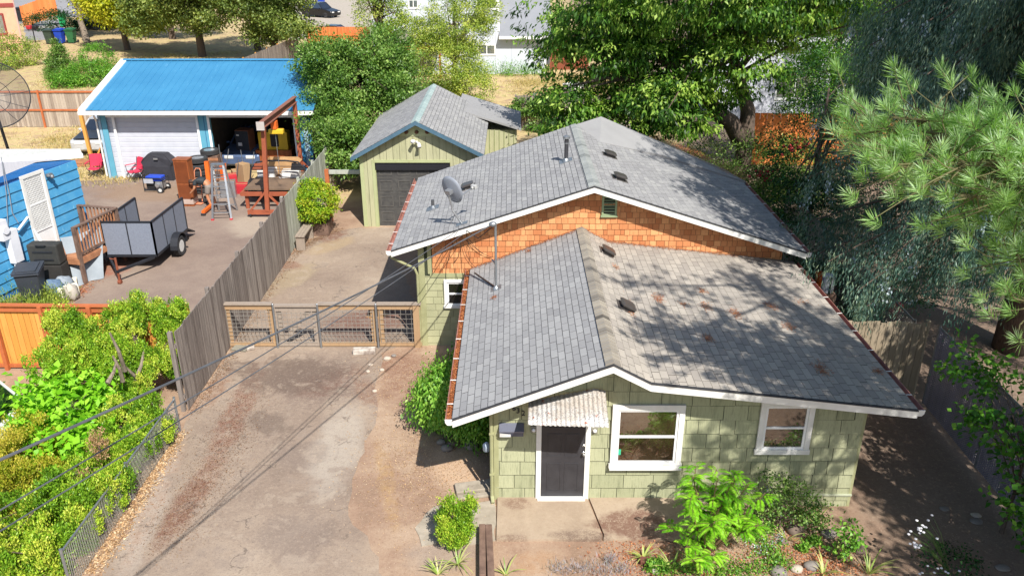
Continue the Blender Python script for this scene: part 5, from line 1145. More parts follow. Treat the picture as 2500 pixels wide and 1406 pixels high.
# --- tyres: each its own thing
base = G(493, 468); labs = ['bottom tyre of the dark tyre stack', 'second tyre from the bottom of the stack', 'third tyre from the bottom of the stack', 'fourth tyre from the bottom of the stack', 'fifth tyre of the stack just under the one with a silver rim']
for i, lb in enumerate(labs):
    t = thing('tyre', lb, 'tyre', (base.x + (i % 2) * .03, base.y, i * .24), 0, 'tyres stacked by the garage'); b = MB(); b.lathe([(.22, .02), (.34, 0), (.39, .04), (.39, .19), (.34, .23), (.22, .21), (.21, .12)], (base.x + (i % 2) * .03, base.y, i * .24), 28); b.build('tread', MT['tyre'], t)
t = thing('tyre', 'topmost tyre of the stack with a silver rim facing up', 'tyre', (base.x, base.y + .1, 1.22), 0, 'tyres stacked by the garage'); wheel(t, (base.x, base.y + .1, 1.33), .39, .22, 'z', 'silver', .62)
b2 = G(512, 452); t = thing('tyre', 'wheel with silver rim lying behind the tyre stack', 'tyre', (b2.x, b2.y + .7, 1.15), 0, 'tyres stacked by the garage'); wheel(t, (b2.x - .05, b2.y + .7, 1.27), .39, .22, 'z', 'silver', .62)
t = thing('crate', 'dark wooden crate under the spare wheels', 'crate', (b2.x, b2.y + .7, 0)); b = MB(); b.mm((b2.x - .35, b2.y + .4, 0), (b2.x + .35, b2.y + 1.0, 1.15)); b.build('body', MT['rail_wood'], t); b = MB()
for z in (.1, .5, .95): b.mm((b2.x - .37, b2.y + .38, z), (b2.x + .37, b2.y + .4, z + .12))
b.build('slat', MT['deck_wood'], t)
# --- aluminium stepladder, folded out
q = G(550, 526); t = thing('step_ladder', 'large aluminium multi position ladder standing open', 'ladder', tuple(q), R(6))
for s_, nm in ((-1, 'front_section'), (1, 'rear_section')):
    b = MB(); yb, yt = s_ * .55, s_ * .06
    for x in (-1, 1): b.bar((x * .34, yb, .03), (x * .2, yt, 2.0), .07, .035)
    for k in range(6): f_ = .12 + k * .16; z = .03 + 1.97 * f_; b.bar((-(.34 - .14 * f_), yb + (yt - yb) * f_, z), (.34 - .14 * f_, yb + (yt - yb) * f_, z), .05, .03)
    b.build(nm, MT['silver'], t, local=True)
b = MB(); b.mm((-.24, -.09, 1.96), (.24, .09, 2.02)); b.build('hinge', MT['galv'], t, local=True)
for x in (-.34, .34):
    b = MB(); b.mm((x - .05, -.6, 0), (x + .05, -.5, .06)); b.build('foot', PL['red'], t, local=True)
# --- person bending forward behind the ladder
q = G(520, 506); t = thing('person', 'person in dark t-shirt and grey shorts bending forward by the ladder', 'person', tuple(q), R(0))
def skin(name, chains, rad, m, par, sub=2):
    me = bpy.data.meshes.new(name); vs = []; es = []; rs = []
    for ch in chains:
        pv = None
        for (p, r) in ch:
            if isinstance(p, int): pv = p; continue
            vs.append(p); rs.append(r); i = len(vs) - 1
            if pv is not None: es.append((pv, i))
            pv = i
    me.from_pydata(vs, es, []); ob = bpy.data.objects.new(name, me); COL.objects.link(ob); ob.parent = par; s = ob.modifiers.new('skin', 'SKIN'); s.use_smooth_shade = True
    for i, r in enumerate(rs): me.skin_vertices[0].data[i].radius = (r, r)
    me.skin_vertices[0].data[0].use_root = True; ob.modifiers.new('sub', 'SUBSURF').levels = sub; ob.modifiers['sub'].render_levels = sub; me.materials.append(m); return ob
MT['skin'] = mat('skin', 'b8805e', 'a87252', rough=.6, bmp=0)
# pelvis at 0.95 m, torso leaning towards the left, head low
body = [[((0, 0, .92), .13), ((-.14, -.02, 1.02), .14), ((-.32, -.03, 1.1), .15), ((-.46, -.04, 1.12), .12), ((-.55, -.04, 1.09), .055), ((-.66, -.05, 1.02), .09), ((-.73, -.05, .95), .075)],
        [(0, 0), ((-.02, -.13, .86), .095), ((-.1, -.15, .48), .065), ((.0, -.15, .12), .045), ((-.1, -.16, .04), .04), ((-.2, -.16, .03), .03)], [(0, 0), ((-.02, .13, .86), .095), ((-.02, .16, .48), .065), ((.08, .16, .12), .045), ((-.02, .17, .04), .04), ((-.12, .17, .03), .03)],
        [(3, 0), ((-.46, -.21, 1.08), .06), ((-.52, -.26, .82), .045), ((-.68, -.2, .66), .035), ((-.74, -.18, .6), .03)], [(3, 0), ((-.46, .14, 1.08), .06), ((-.56, .2, .84), .045), ((-.74, .14, .72), .035), ((-.8, .12, .67), .03)]]
skin('body', body, 0, MT['skin'], t)
skin('shirt', [[((-.1, -.02, 1.0), .17), ((-.3, -.03, 1.1), .185), ((-.47, -.04, 1.12), .145)], [(2, 0), ((-.47, -.2, 1.08), .09), ((-.5, -.25, .93), .07)], [(2, 0), ((-.47, .13, 1.08), .09), ((-.53, .18, .93), .07)]], 0, mat('shirt_black', '2e3438', '242a2e'), t)
skin('shorts', [[((0, 0, .95), .17)], [(0, 0), ((-.03, -.13, .84), .13), ((-.09, -.15, .55), .105)], [(0, 0), ((-.02, .13, .84), .13), ((-.02, .16, .55), .105)]], 0, mat('shorts_grey', '857c74', '756c64'), t)
b = MB(); b.ball((-.67, -.05, 1.055), .115, 12, (1, .85, .8)); b.build('hair', mat('hair_brown', '4a3226'), t, local=True, smooth=True)
b = MB()
for y in (-.16, .17): b.mm((-.24 if y < 0 else -.16, y - .05, 0), (.04 if y < 0 else .12, y + .05, .08))
b.build('shoe', mat('shoe', '3a3634'), t, local=True, bevel=.02)
# --- orange floor jack leg
q0, q1 = G(497, 527), G(522, 506); t = thing('floor_jack', 'orange tubular engine hoist leg lying on the concrete', 'floor jack', tuple(q0)); b = MB(); b.bar(q0 + Vector((0, 0, .14)), q1 + Vector((0, 0, .14)), .12, .1); b.build('leg', PL['orange'], t); b = MB(); b.cyl(q0 + Vector((-.08, 0, .05)), q0 + Vector((.08, 0, .05)), .05, 12); b.build('caster', MT['dark_metal'], t)
b = MB(); q2 = G(514, 474); b.bar((q2.x, q2.y, .1), (q2.x, q2.y + .1, 1.35), .16, .14); b.build('post', PL['orange'], t)
# --- rusty gantry with chain hoist
t = thing('gantry_crane', 'rusty orange steel gantry with a yellow hoist over the neighbour yard', 'gantry', (-9.3, 31.5, 0)); A0, A1, B0, B1 = Vector((-9.22, 29.5, .25)), Vector((-9.0, 29.5, 3.45)), Vector((-8.95, 34.0, .12)), Vector((-8.97, 34.0, 3.45))
MT['gantry'] = mat('gantry', '9c5438', '84442e', rough=.65, scale=5)
b = MB(); b.bar(A0, A1, .15); b.build('upright', MT['gantry'], t); b = MB(); b.bar(B0, B1, .15); b.build('upright', MT['gantry'], t)
b = MB(); a_, e_ = A1 + Vector((0, -.3, .08)), B1 + Vector((0, .2, .08)); b.bar(a_ + Vector((0, 0, .12)), e_ + Vector((0, 0, .12)), .18, .02); b.bar(a_ - Vector((0, 0, .1)), e_ - Vector((0, 0, .1)), .18, .02); b.bar(a_, e_, .02, .21); b.build('beam', mat('beam_rust', '8a5a48', '6e4638', rough=.7), t); b = MB(); b.box(a_ + Vector((0, -.03, 0)), (.28, .05, .3)); b.build('beam_end', mat('beam_pale', 'b8b0aa', 'a09890'), t)
for c_ in (Vector((-9.22, 29.5, .2)), Vector((-8.95, 34.0, .2))):
    b = MB(); b.bar(c_ + Vector((-.75, 0, 0)), c_ + Vector((.75, 0, 0)), .12, .16); b.bar(c_ + Vector((-.65, 0, .05)), c_ + Vector((0, 0, .8)), .07); b.bar(c_ + Vector((.65, 0, .05)), c_ + Vector((0, 0, .8)), .07); b.build('foot_beam', MT['gantry'], t)
    for s_ in (-.65, .65): b = MB(); b.cyl(c_ + Vector((s_ - .03, 0, -.11)), c_ + Vector((s_ + .03, 0, -.11)), .08, 12); b.build('caster', MT['dark_metal'], t)
h = Vector((-9.0, 30.9, 3.2)); ho = thing('chain_hoist', 'orange and yellow electric hoist hanging from the gantry beam', 'hoist', tuple(h)); b = MB(); b.box(h, (.2, .3, .3)); b.build('trolley', PL['orange'], ho, bevel=.02); b = MB(); b.box(h + Vector((.05, 0, -.25)), (.55, .25, .18)); b.build('motor', PL['yellow'], ho, bevel=.03); b = MB(); b.cyl(h + Vector((0, 0, -.35)), h + Vector((0, 0, -1.9)), .01, 5); b.build('chain', MT['silver'], ho); b = MB(); b.tube([h + Vector((0, 0, -1.9)), h + Vector((.08, 0, -2.0)), h + Vector((0, 0, -2.1)), h + Vector((-.06, 0, -2.02))], .018, 6); b.build('hook', MT['silver'], ho)
# --- rusty flat trailer with hoop rack
t = thing('flatbed_trailer', 'rusty flat deck trailer with a rounded mesh rack beside the tall fence', 'trailer', (-9.2, 32, 0)); X0, X1, Y0, Y1, zd = -10.45, -8.2, 30.8, 33.3, .72
b = MB(); b.mm((X0, Y0, zd - .06), (X1, Y1, zd)); b.build('deck', mat('deck_rust', '7a6450', '5a4a3e', rough=.8, scale=2), t); b = MB(); b.bar((X0, Y0 - .35, .62), (X1, Y0 - .35, .62), .12, .14); b.bar((X0, Y0 - .4, .62), (X0, Y1, .62), .08, .12); b.bar((X1, Y0 - .4, .62), (X1, Y1, .62), .08, .12); b.build('frame', MT['gantry'], t)
b = MB(); hoop = [(X0 - .02, Y0 + .9, .7), (X0 + .05, Y0 + 1.0, 1.25), (X0 + .3, Y0 + 1.05, 1.5), (X0 + .8, Y0 + 1.05, 1.56), (X1 - .8, Y0 + 1.05, 1.56), (X1 - .3, Y0 + 1.05, 1.5), (X1 - .05, Y0 + 1.0, 1.25), (X1 + .02, Y0 + .9, .7)]; b.tube(hoop, .035, 8)
for z in (1.1, 1.22, 1.34): b.cyl((X0 + .05, Y0 + 1.0, z), (X1 - .05, Y0 + 1.0, z), .015, 6)
b.build('rack', MT['dark_metal'], t); b = MB(); b.prism([(X0 + .08, Y0 + 1.0, 1.18), (X0 + .62, Y0 + 1.0, 1.18), (X0 + .55, Y0 + 1.0, 1.48), (X0 + .2, Y0 + 1.0, 1.45)], (0, .02, 0)); b.build('rack_panel', MT['gantry'], t); b = MB(); b.prism([(X1 - .08, Y0 + 1.0, 1.18), (X1 - .62, Y0 + 1.0, 1.18), (X1 - .55, Y0 + 1.0, 1.48), (X1 - .2, Y0 + 1.0, 1.45)], (0, .02, 0)); b.build('rack_panel', MT['dark_metal'], t)
for xx in (X0 - .12, X1 + .12): wheel(t, (xx, 32.2, .36), .36, .2, 'x', 'silver')
b = MB(); b.mm((X0 + .1, Y0 - .3, 0), (X0 + .22, Y0 - .2, .55)); b.mm((X1 - .22, Y0 - .3, 0), (X1 - .1, Y0 - .2, .55)); b.each('stand', MT['gantry'], t)
def crate_box(label, c, d, m, rz=0, name='cardboard_box', cat='box', op=False, stripe=True, body='carton'):
    t = thing(name, label, cat, c, rz); b = MB()
    if op:
        w_, dd_, h_ = d; th = .012; b.mm((-w_ / 2, -dd_ / 2, 0), (w_ / 2, dd_ / 2, th)); b.mm((-w_ / 2, -dd_ / 2, 0), (-w_ / 2 + th, dd_ / 2, h_)); b.mm((w_ / 2 - th, -dd_ / 2, 0), (w_ / 2, dd_ / 2, h_)); b.mm((-w_ / 2, -dd_ / 2, 0), (w_ / 2, -dd_ / 2 + th, h_)); b.mm((-w_ / 2, dd_ / 2 - th, 0), (w_ / 2, dd_ / 2, h_)); b.prism([(w_ / 2, -dd_ / 2, h_), (w_ / 2, dd_ / 2, h_), (w_ / 2 + .2, dd_ / 2, h_ - .12), (w_ / 2 + .2, -dd_ / 2, h_ - .12)], (0, 0, .01))
    else: b.mm((-d[0] / 2, -d[1] / 2, 0), (d[0] / 2, d[1] / 2, d[2]))
    b.build(body, m, t, local=True, bevel=.008)
    if stripe: k = MB(); k.mm((-d[0] / 2 - .003, -.03, d[2] * .99), (d[0] / 2 + .003, .03, d[2] + .004)) if not op else k.mm((-d[0] / 2 + .05, -d[1] / 2 + .05, .02), (d[0] / 2 - .05, d[1] / 2 - .05, d[2] * .7)); k.build('tape' if not op else 'contents', MT['white_clean'] if op else MT['card'], t, local=True)
    return t
crate_box('large open cardboard box with white packing on the flat trailer', (-9.55, 33.2, .73), (1.15, .7, .55), MT['card'], 0, op=True)
crate_box('white box lying on the flat trailer behind the rack', (-10.0, 32.6, .73), (.7, .5, .3), MT['white_paint'], 0); crate_box('second white box on the flat trailer near the fence', (-9.0, 32.5, .73), (.7, .45, .28), MT['white_paint'], R(5))
q = G(608, 408); t = thing('metal_cabinet', 'tall black steel locker with rusty orange side in front of the open bay', 'cabinet', tuple(q), R(-10)); b = MB(); b.mm((-.32, -.3, 0), (.32, .3, 1.75)); b.build('body', mat('locker_side', '9a6248', '804c36'), t, local=True); b = MB(); b.mm((-.31, -.32, .03), (.31, -.3, 1.72)); b.build('door', mat('locker_black', '34383e', '2a2e34'), t, local=True); b = MB(); b.mm((-.2, -.325, 1.05), (-.02, -.32, 1.2)); b.mm((-.25, -.325, 1.5), (-.12, -.32, 1.56)); b.build('sticker', MT['white_paint'], t, local=True)
q = G(690, 396); t = thing('tool_chest', 'yellow tool chest with dark corner protectors inside the open garage bay', 'tool chest', (q.x, 36.2, .9)); b = MB(); c_ = Vector((q.x + .1, 36.2, 0)); b.mm((c_.x - .65, 36.0, .95), (c_.x + .65, 36.5, 1.75)); b.build('body', PL['yellow'], t, bevel=.02); b = MB(); b.mm((c_.x - .1, 35.98, 1.1), (c_.x + .25, 36.0, 1.7)); b.build('label_plate', MT['dark_metal'], t); b = MB(); b.mm((c_.x - .8, 35.9, 0), (c_.x + .8, 36.6, .95)); b.build('stand', MT['wood_brown'], t)
crate_box('teal topped bucket pile just inside the open bay', (-9.4, 35.2, 0), (.6, .6, .8), PL['teal'], 0, 'storage_tub', 'tub', stripe=False, body='shell')
rg_ = random.Random(12)
cl_labels = ['orange tool case in the clutter behind the ladder', 'red toolbox in the clutter behind the ladder', 'grey metal box in the clutter behind the ladder', 'tan wooden crate leaning in the clutter behind the ladder', 'small black case in the clutter behind the ladder', 'pale plywood offcut box in the clutter by the bay', 'dark blue tote in the clutter by the bay', 'second red box low in the clutter by the flat trailer']
cl_m = [PL['orange'], PL['red'], MT['silver'], MT['lumber'], MT['dark_metal'], MT['lumber'], PL['blue'], PL['red']]
for i, lb in enumerate(cl_labels):
    px, py = [(537, 440), (570, 452), (560, 480), (580, 436), (548, 462), (598, 446), (530, 425), (588, 470)][i]; q = G(px, py); o = crate_box(lb, (q.x, q.y, 0), (rg_.uniform(.35, .7), rg_.uniform(.3, .5), rg_.uniform(.3, .95)), cl_m[i], rg_.uniform(-.6, .6), 'storage_box', 'box', body='shell')
    for ch in o.children:
        if ch.type == 'MESH' and ch.name.startswith('shell') and cl_m[i] is MT['lumber']:
            at = ch.data.attributes.new('rnd', 'FLOAT', 'FACE'); at.data.foreach_set('value', [.6] * len(ch.data.polygons))
b = MB(); pr = random.Random(3); q = G(585, 440)
for i in range(7): a = q + Vector((pr.uniform(-.9, .5), pr.uniform(-.8, .6), 0)); b.cyl(a, a + Vector((pr.uniform(-.5, .5), pr.uniform(-.3, .3), pr.uniform(.9, 1.5))), .018, 6)
tag(b.build('pipe_bundle', MT['galv'], None, origin=q), 'jumble of poles and pipes standing behind the ladder', 'pipes')
# --- cars
def car(name, label, loc, rz, paint, L_=4.5, W_=1.8, H_=1.42, style='sedan', cat='car', lampr=True):
    t = thing(name, label, cat, loc, rz); h = W_ / 2; z0 = .22; belt = .92 if style != 'suv' else 1.05
    side = [(-L_ / 2, .35), (-L_ / 2, .7), (-L_ / 2 + .08, .8), (-L_ * .2, belt - .03), (L_ * .36, belt), (L_ / 2 - .05, .88), (L_ / 2, .75), (L_ / 2, .35), (L_ / 2 - .2, z0), (-L_ / 2 + .2, z0)]
    b = MB(); n = len(side)
    for x, s in ((-h, .0), (-h + .1, .05), (h - .1, .05), (h, 0)):
        for (y, z) in side: b.v.append((x * (.97 if s == 0 else 1), y * (.985 if s == 0 else 1), z + (s if z > .8 else 0)))
    for k in range(3):
        for i in range(n): a = k * n + i; c_ = k * n + (i + 1) % n; b.f.append((a, c_, c_ + n, a + n))
    b.f += [tuple(range(n - 1, -1, -1)), tuple(range(3 * n, 4 * n))]; body = b.build('body', paint, t, local=True, bevel=.03)
    cab = [(-L_ * .2, belt), (-L_ * .04, H_ - .03), (L_ * .18, H_), (L_ * .36, belt)] if style == 'sedan' else [(-L_ * .2, belt), (-L_ * .06, H_ - .02), (L_ * .42, H_), (L_ * .47, belt)]
    b = MB()
    for x, f_ in ((-h + .1, 0), (-h + .26, 1), (h - .26, 1), (h - .1, 0)):
        pass
    lo = [(-h + .1, cab[0][0], belt), (h - .1, cab[0][0], belt), (h - .1, cab[3][0], belt), (-h + .1, cab[3][0], belt)]; hi = [(-h + .28, cab[1][0], cab[1][1]), (h - .28, cab[1][0], cab[1][1]), (h - .28, cab[2][0], cab[2][1]), (-h + .28, cab[2][0], cab[2][1])]
    b.add(lo + hi, [(0, 1, 5, 4), (1, 2, 6, 5), (2, 3, 7, 6), (3, 0, 4, 7)]); b.build('window', MT['car_glass'], t, local=True)
    b = MB(); b.prism([Vector(p) + Vector((0, 0, -.01)) for p in hi], (0, 0, .045))
    b.build('roof', paint, t, local=True, bevel=.02); b = MB()
    for i in range(4): b.bar(lo[i], hi[i], .07, .05)
    m0 = Vector(lo[1]).lerp(Vector(lo[2]), .5); m1 = Vector(hi[1]).lerp(Vector(hi[2]), .5); b.bar(m0, m1, .08, .05); m0.x *= -1; m1.x *= -1; b.bar(m0, m1, .08, .05); b.each('pillar', paint, t, local=True)
    Mz = Matrix.Rotation(rz, 3, 'Z')
    for sx in (-1, 1):
        for sy in (-.31, .31): wheel(t, tuple(Vector(loc) + Mz @ Vector((sx * (h - .08), sy * L_, .32))), .32, .2, 'x', 'silver') if abs(rz) < .01 else _wheel_rot(t, (sx * (h - .08), sy * L_, .32))
        b = MB(); b.mm((sx * (h - .42) - .2, -L_ / 2 - .02, .6), (sx * (h - .42) + .2, -L_ / 2 + .06, .74)); b.build('headlight', MT['lamp_clear'], t, local=True, bevel=.02)
        b = MB(); b.mm((sx * (h - .4) - .2, L_ / 2 - .06, .66), (sx * (h - .4) + .2, L_ / 2 + .015, .82)); b.build('tail_light', MT['lamp_red'], t, local=True, bevel=.02)
        b = MB(); b.ball((sx * (h + .06), -L_ * .14, belt + .06), .1, 8, (.9, .5, .7)); b.build('wing_mirror', paint, t, local=True, smooth=True)
    return t
def _wheel_rot(t, c):
    Mx = Matrix.Rotation(R(90), 3, 'Y'); r, h = .32, .1; b = MB(); b.lathe([(r * .6, -h), (r, -h * .7), (r, h * .7), (r * .6, h)], c, 20, Mx); w_ = b.build('wheel', MT['tyre'], t, local=True); b = MB(); b.lathe([(r * .6, -h), (.02, -h * .6), (.02, h * .6), (r * .6, h)], c, 14, Mx); b.build('rim', MT['silver'], w_, local=True)
P_ = {k: mat('paint_' + k, c, c2, rough=.25, metal=.2, bmp=0, spec=.6) for k, (c, c2) in {'white': ('e0e0e2', 'd2d2d4'), 'navy': ('28344c', '222c42'), 'black': ('202226', '1a1c20'), 'steel': ('5a6c8c', '4c5e7e'), 'old': ('c8c8c8', 'a8a8a6')}.items()}
car('parked_car', 'steel blue car parked nose in inside the open garage bay', (-12.15, 38.0, 0), R(0), P_['steel'], 4.4)
cw_ = car('parked_car', 'old pale car with dark hood beside the blue garage', (-20.3, 40.7, 0), R(5), P_['old'], 4.6); b = MB(); b.prism([(-.7, -2.25, .86), (.7, -2.25, .86), (.72, -1.0, .975), (-.72, -1.0, .975)], (0, 0, .03)); b.build('hood', mat('hood_black', '2a2c30', '202226', rough=.3), cw_, local=True)
car('parked_car', 'white car nosing into view at the left edge below the cedar fence', (-12.35, 13.75, 0), R(-86), P_['white'], 4.6, 1.85, 1.6, 'suv')
car('parked_car', 'dark navy car partly hidden behind the bright orange fence', (-17.0, 83.0, 0), R(78), P_['navy'], 4.6)
car('parked_car', 'dark car in the shade under the yellow green tree', tuple(G(240, 72)), R(80), P_['black'], 4.5)
t = car('pickup', 'black pickup near the top edge beyond the orange fence', tuple(G(785, 42)), R(60), P_['black'], 4.8, 1.9, 1.7, 'suv')
# --- wheelie bins
def bin_(label, loc, rz, m, s=1.0, group='wheelie bins', ml=None):
    t = thing('wheelie_bin', label, 'bin', loc, rz, group); b = MB(); lo = [(-.22, -.26, .06), (.22, -.26, .06), (.22, .2, .12), (-.22, .2, .12)]; hi = [(-.3, -.36, .95), (.3, -.36, .95), (.3, .32, .98), (-.3, .32, .98)]
    b.add([Vector(p) * s for p in lo + hi], [(3, 2, 1, 0), (0, 1, 5, 4), (1, 2, 6, 5), (2, 3, 7, 6), (3, 0, 4, 7), (4, 5, 6, 7)]); b.build('body', m, t, local=True, bevel=.02)
    b = MB(); b.prism([Vector(p) * s for p in ((-.33, -.4, .96), (.33, -.4, .96), (.33, .3, 1.04), (-.33, .3, 1.04))], (0, 0, .06)); b.prism([Vector(p) * s for p in ((-.24, -.32, 1.03), (.24, -.32, 1.03), (.24, .2, 1.09), (-.24, .2, 1.09))], (0, 0, .03)); b.build('lid', ml or m, t, local=True, bevel=.02)
    b = MB(); b.cyl(Vector((-.27, .34, .93)) * s, Vector((.27, .34, .93)) * s, .02 * s, 8); b.build('handle', m, t, local=True)
    for x in (-.3, .3): b = MB(); b.cyl(Vector((x - .03, .26, .12)) * s, Vector((x + .03, .26, .12)) * s, .12 * s, 14); b.build('wheel', MT['tyre'], t, local=True)
    return t
nb = bin_('charcoal wheelie bin with white print standing by the blue bungalow', tuple(G(90, 738)), R(14), PL['charcoal'], 1.05)
for i, w_ in enumerate((.12, .18, .14)): b = MB(); b.mm((-.12 - .0, -.332 + i * .012, .72 - i * .05), (-.12 + w_, -.328 + i * .012, .745 - i * .05)); b.build('print_line', MT['white_clean'], nb, local=True)
bin_('dark green wheelie bin leftmost of three on the far lawn', tuple(G(125, 108)), R(4), PL['dkgreen'], 1.25); bin_('blue wheelie bin between the two green ones on the far lawn', tuple(G(151, 107)), R(-4), PL['blue'], 1.25); bin_('green wheelie bin beside the leaning bare tree on the far lawn', tuple(G(178, 106)), R(2), PL['green'], 1.25)
bin_('lone blue wheelie bin at the top edge above the black pickup', tuple(G(786, 22)), R(-8), PL['blue'], 1.35, ml=mat('lid_sky', '3a90c8', '3080b8')); bin_('bright green wheelie bin tipped at the street side behind the others', tuple(G(156, 66)), R(15), PL['ltgreen'], 1.2); bin_('black wheelie bin between the peach house and the far orange fence', tuple(G(53, 52)), R(0), MT['dark_metal'], 1.4)
q = G(87, 105); t = thing('mailbox', 'black and red mailbox pair on a thin post beside the road', 'mailbox', tuple(q)); b = MB(); b.cyl((q.x, q.y, 0), (q.x, q.y, 1.25), .05, 8); b.build('post', MT['dark_metal'], t)
for s_, m_ in ((-.28, PL['red']), (.28, MT['dark_metal'])): b = MB(); b.box((q.x + s_, q.y, 1.4), (.42, .5, .36)); b.build('box', m_, t, bevel=.08)
# --- bungalow clutter
def LWg(px, py, z): return tuple(G(px, py, z))
t = thing('tool_case', 'large black moulded tool case beside the deck', 'case', tuple(WP(2.85, 0, .8)), rzW - R(78)); b = MB(); b.mm((-.45, -.2, .85), (.45, .2, 1.5)); b.build('shell', mat('case_black', '30302e', '3c3c38', rough=.7), t, local=True, bevel=.05); b = MB(); b.mm((-.3, -.22, 1.0), (.3, -.2, 1.06)); b.mm((-.3, -.22, 1.24), (.3, -.2, 1.3)); b.build('rib', MT['dark_metal'], t, local=True, bevel=.01); b = MB(); b.mm((-.46, -.22, 0), (.46, .22, .84)); b.build('base_crate', mat('crate_dark', '2c2a28', '3a3632'), t, local=True, bevel=.02)
b = MB(); b.tube([(-.15, -.2, 1.46), (-.12, -.26, 1.5), (.12, -.26, 1.5), (.15, -.2, 1.46)], .018, 6); b.build('handle', MT['dark_metal'], t, local=True)
for i, (px, py, lab, m_) in enumerate(((182, 668, 'white foam block with a slot lying nearest the deck foot', MT['white_paint']), (193, 690, 'white foam block standing in front of the other foam block', MT['white_paint']))):
    t = thing('foam_block', lab, 'foam block', ((-13.45, 22.75, 0), (-13.2, 22.3, 0))[i], R(25 + i * 10), 'white foam blocks by the deck'); b = MB(); b.mm((-.28, -.14, .0), (.28, .14, .1)); b.mm((-.28, -.14, .1), (-.14, .14, .3)); b.mm((.14, -.14, .1), (.28, .14, .3)); b.mm((-.14, .04, .1), (.14, .14, .3)); b.build('body', mat('foam', 'dcd8c4', 'ccc8b4', rough=.9), t, local=True, bevel=.01)
for (px, py, lab, m_, d_) in ((118, 655, 'yellow plastic tub among bags by the bungalow wall', PL['yellow'], (.5, .35, .3)), (100, 645, 'white plastic sheet bundle on the clutter by the wall', MT['white_paint'], (.6, .35, .5)), (150, 672, 'grey bag slumped in front of the tool case', mat('bag_grey', '8a929a', '6a727c'), (.5, .35, .25)), (125, 680, 'blue grey jacket heap beside the dark bin', mat('denim', '5a7088', '4a5e74'), (.55, .35, .2)), (168, 690, 'pale crumpled sack by the foam blocks', mat('sack', 'b0a89c', '989084'), (.35, .3, .2))):
    q = G(px, py, .55); q.z = 0; d_ = (d_[0], d_[1], .75 if py < 665 else .45); rg2 = np.random.default_rng(int(px)); b = MB(); b.ball((0, 0, 0), 1, 14); vs = []
    for v in b.v: k = 1 + .22 * math.sin(v[0] * 5 + px) * math.cos(v[1] * 6 + v[2] * 4); vs.append((q.x + v[0] * d_[0] * k * .6, q.y + v[1] * d_[1] * k * .6, max(0, d_[2] * .5 + v[2] * d_[2] * .62 * k)))
    b.v = vs; tag(b.build('clutter_bag', m_, None, origin=tuple(q), smooth=True), lab, 'bag')
t = thing('closed_umbrella', 'white handled umbrella leaning against the screen door', 'umbrella', LWg(118, 620, .3)); b = MB(); b.tube([LW(122, 625, .5), LW(97, 585, .25), LW(82, 558, .15)], [.06, .05, .015], 8); b.build('canopy', MT['white_clean'], t)
q = G(245, 655); t = thing('tarp_panel', 'pale grey tarp sheet leaning between deck and trailer', 'tarp', tuple(q)); b = MB(); a_ = [Vector((-13.9 + .0, 23.7, 1.3)), Vector((-12.95, 24.4, 1.55)), Vector((-12.75, 23.6, .02)), Vector((-13.3, 22.9, .02))]; n = 8
for i in range(n + 1):
    for j in range(n + 1):
        s, u_ = i / n, j / n; p = a_[0].lerp(a_[1], u_).lerp(a_[3].lerp(a_[2], u_), s); b.v.append((p.x + .04 * math.sin(u_ * 9), p.y + .05 * math.sin(u_ * 7 + s * 4), p.z - .12 * math.sin(math.pi * u_) * (1 - s)))
for i in range(n):
    for j in range(n): a = i * (n + 1) + j; b.f.append((a, a + 1, a + n + 2, a + n + 1))
b.build('cloth', mat('tarp', '8e969c', '7c848a', rough=.8), t, smooth=True)
q = G(236, 672); t = thing('picture_frame', 'brown framed black board leaning on the deck post', 'board', tuple(q)); b = MB(); b.prism([(q.x, q.y, .02), (q.x - .35, q.y + .75, .02), (q.x - .5, q.y + .75, .55), (q.x - .15, q.y, .55)], (.03, 0, 0)); b.build('board', MT['dark_metal'], t); b = MB(); b.bar((q.x + .02, q.y, .02), (q.x - .13, q.y, .57), .05); b.bar((q.x + .02, q.y, .02), (q.x - .33, q.y + .75, .02), .05); b.build('frame', MT['wood_brown'], t)
q = G(160, 583, .87); t = thing('side_stool', 'little white lattice stool on the deck', 'stool', tuple(q)); b = MB(); b.lathe([(.14, .24), (.15, .26), (.14, .28)], tuple(q), 12)
for i in range(6): a = i * math.pi / 3; b.cyl(q + Vector((math.cos(a) * .13, math.sin(a) * .13, .25)), q + Vector((math.cos(a + .9) * .16, math.sin(a + .9) * .16, .0)), .014, 5); b.cyl(q + Vector((math.cos(a) * .13, math.sin(a) * .13, .25)), q + Vector((math.cos(a - .9) * .16, math.sin(a - .9) * .16, .0)), .014, 5)
b.build('lattice', MT['white_clean'], t)
# --- big mesh satellite dish at the left edge
c_ = Y(-22, 232, 33); t = thing('mesh_satellite_dish', 'huge dark mesh satellite dish cut by the left edge', 'satellite dish', (c_.x, 33.4, 0)); m, nt, bb = _nt('dish_mesh'); trn = N(nt, 'BsdfTransparent'); mx = N(nt, 'MixShader'); mx.inputs[0].default_value = .42; bb.inputs['Base Color'].default_value = (.02, .02, .025, 1); L(nt, trn.outputs[0], mx.inputs[1]); L(nt, bb.outputs[0], mx.inputs[2]); L(nt, mx.outputs[0], nt.nodes['Material Output'].inputs[0])
nrm = Vector((.5, -.72, .42)).normalized(); M = nrm.to_track_quat('Z', 'Y').to_matrix(); rr = 1.36; n = 36; vs = [c_ + M @ Vector((0, 0, -.3))]; fs = []
f = MB()
for k in range(1, 7):
    ring = [c_ + M @ Vector((math.cos(2 * math.pi * j / n) * rr * k / 6, math.sin(2 * math.pi * j / n) * rr * k / 6, -.3 + .35 * (k / 6) ** 2)) for j in range(n)]; vs += ring
    if k in (3, 6): f.tube(ring, .022 if k == 6 else .012, 6, closed=True)
for j in range(n): fs.append((0, 1 + j, 1 + (j + 1) % n))
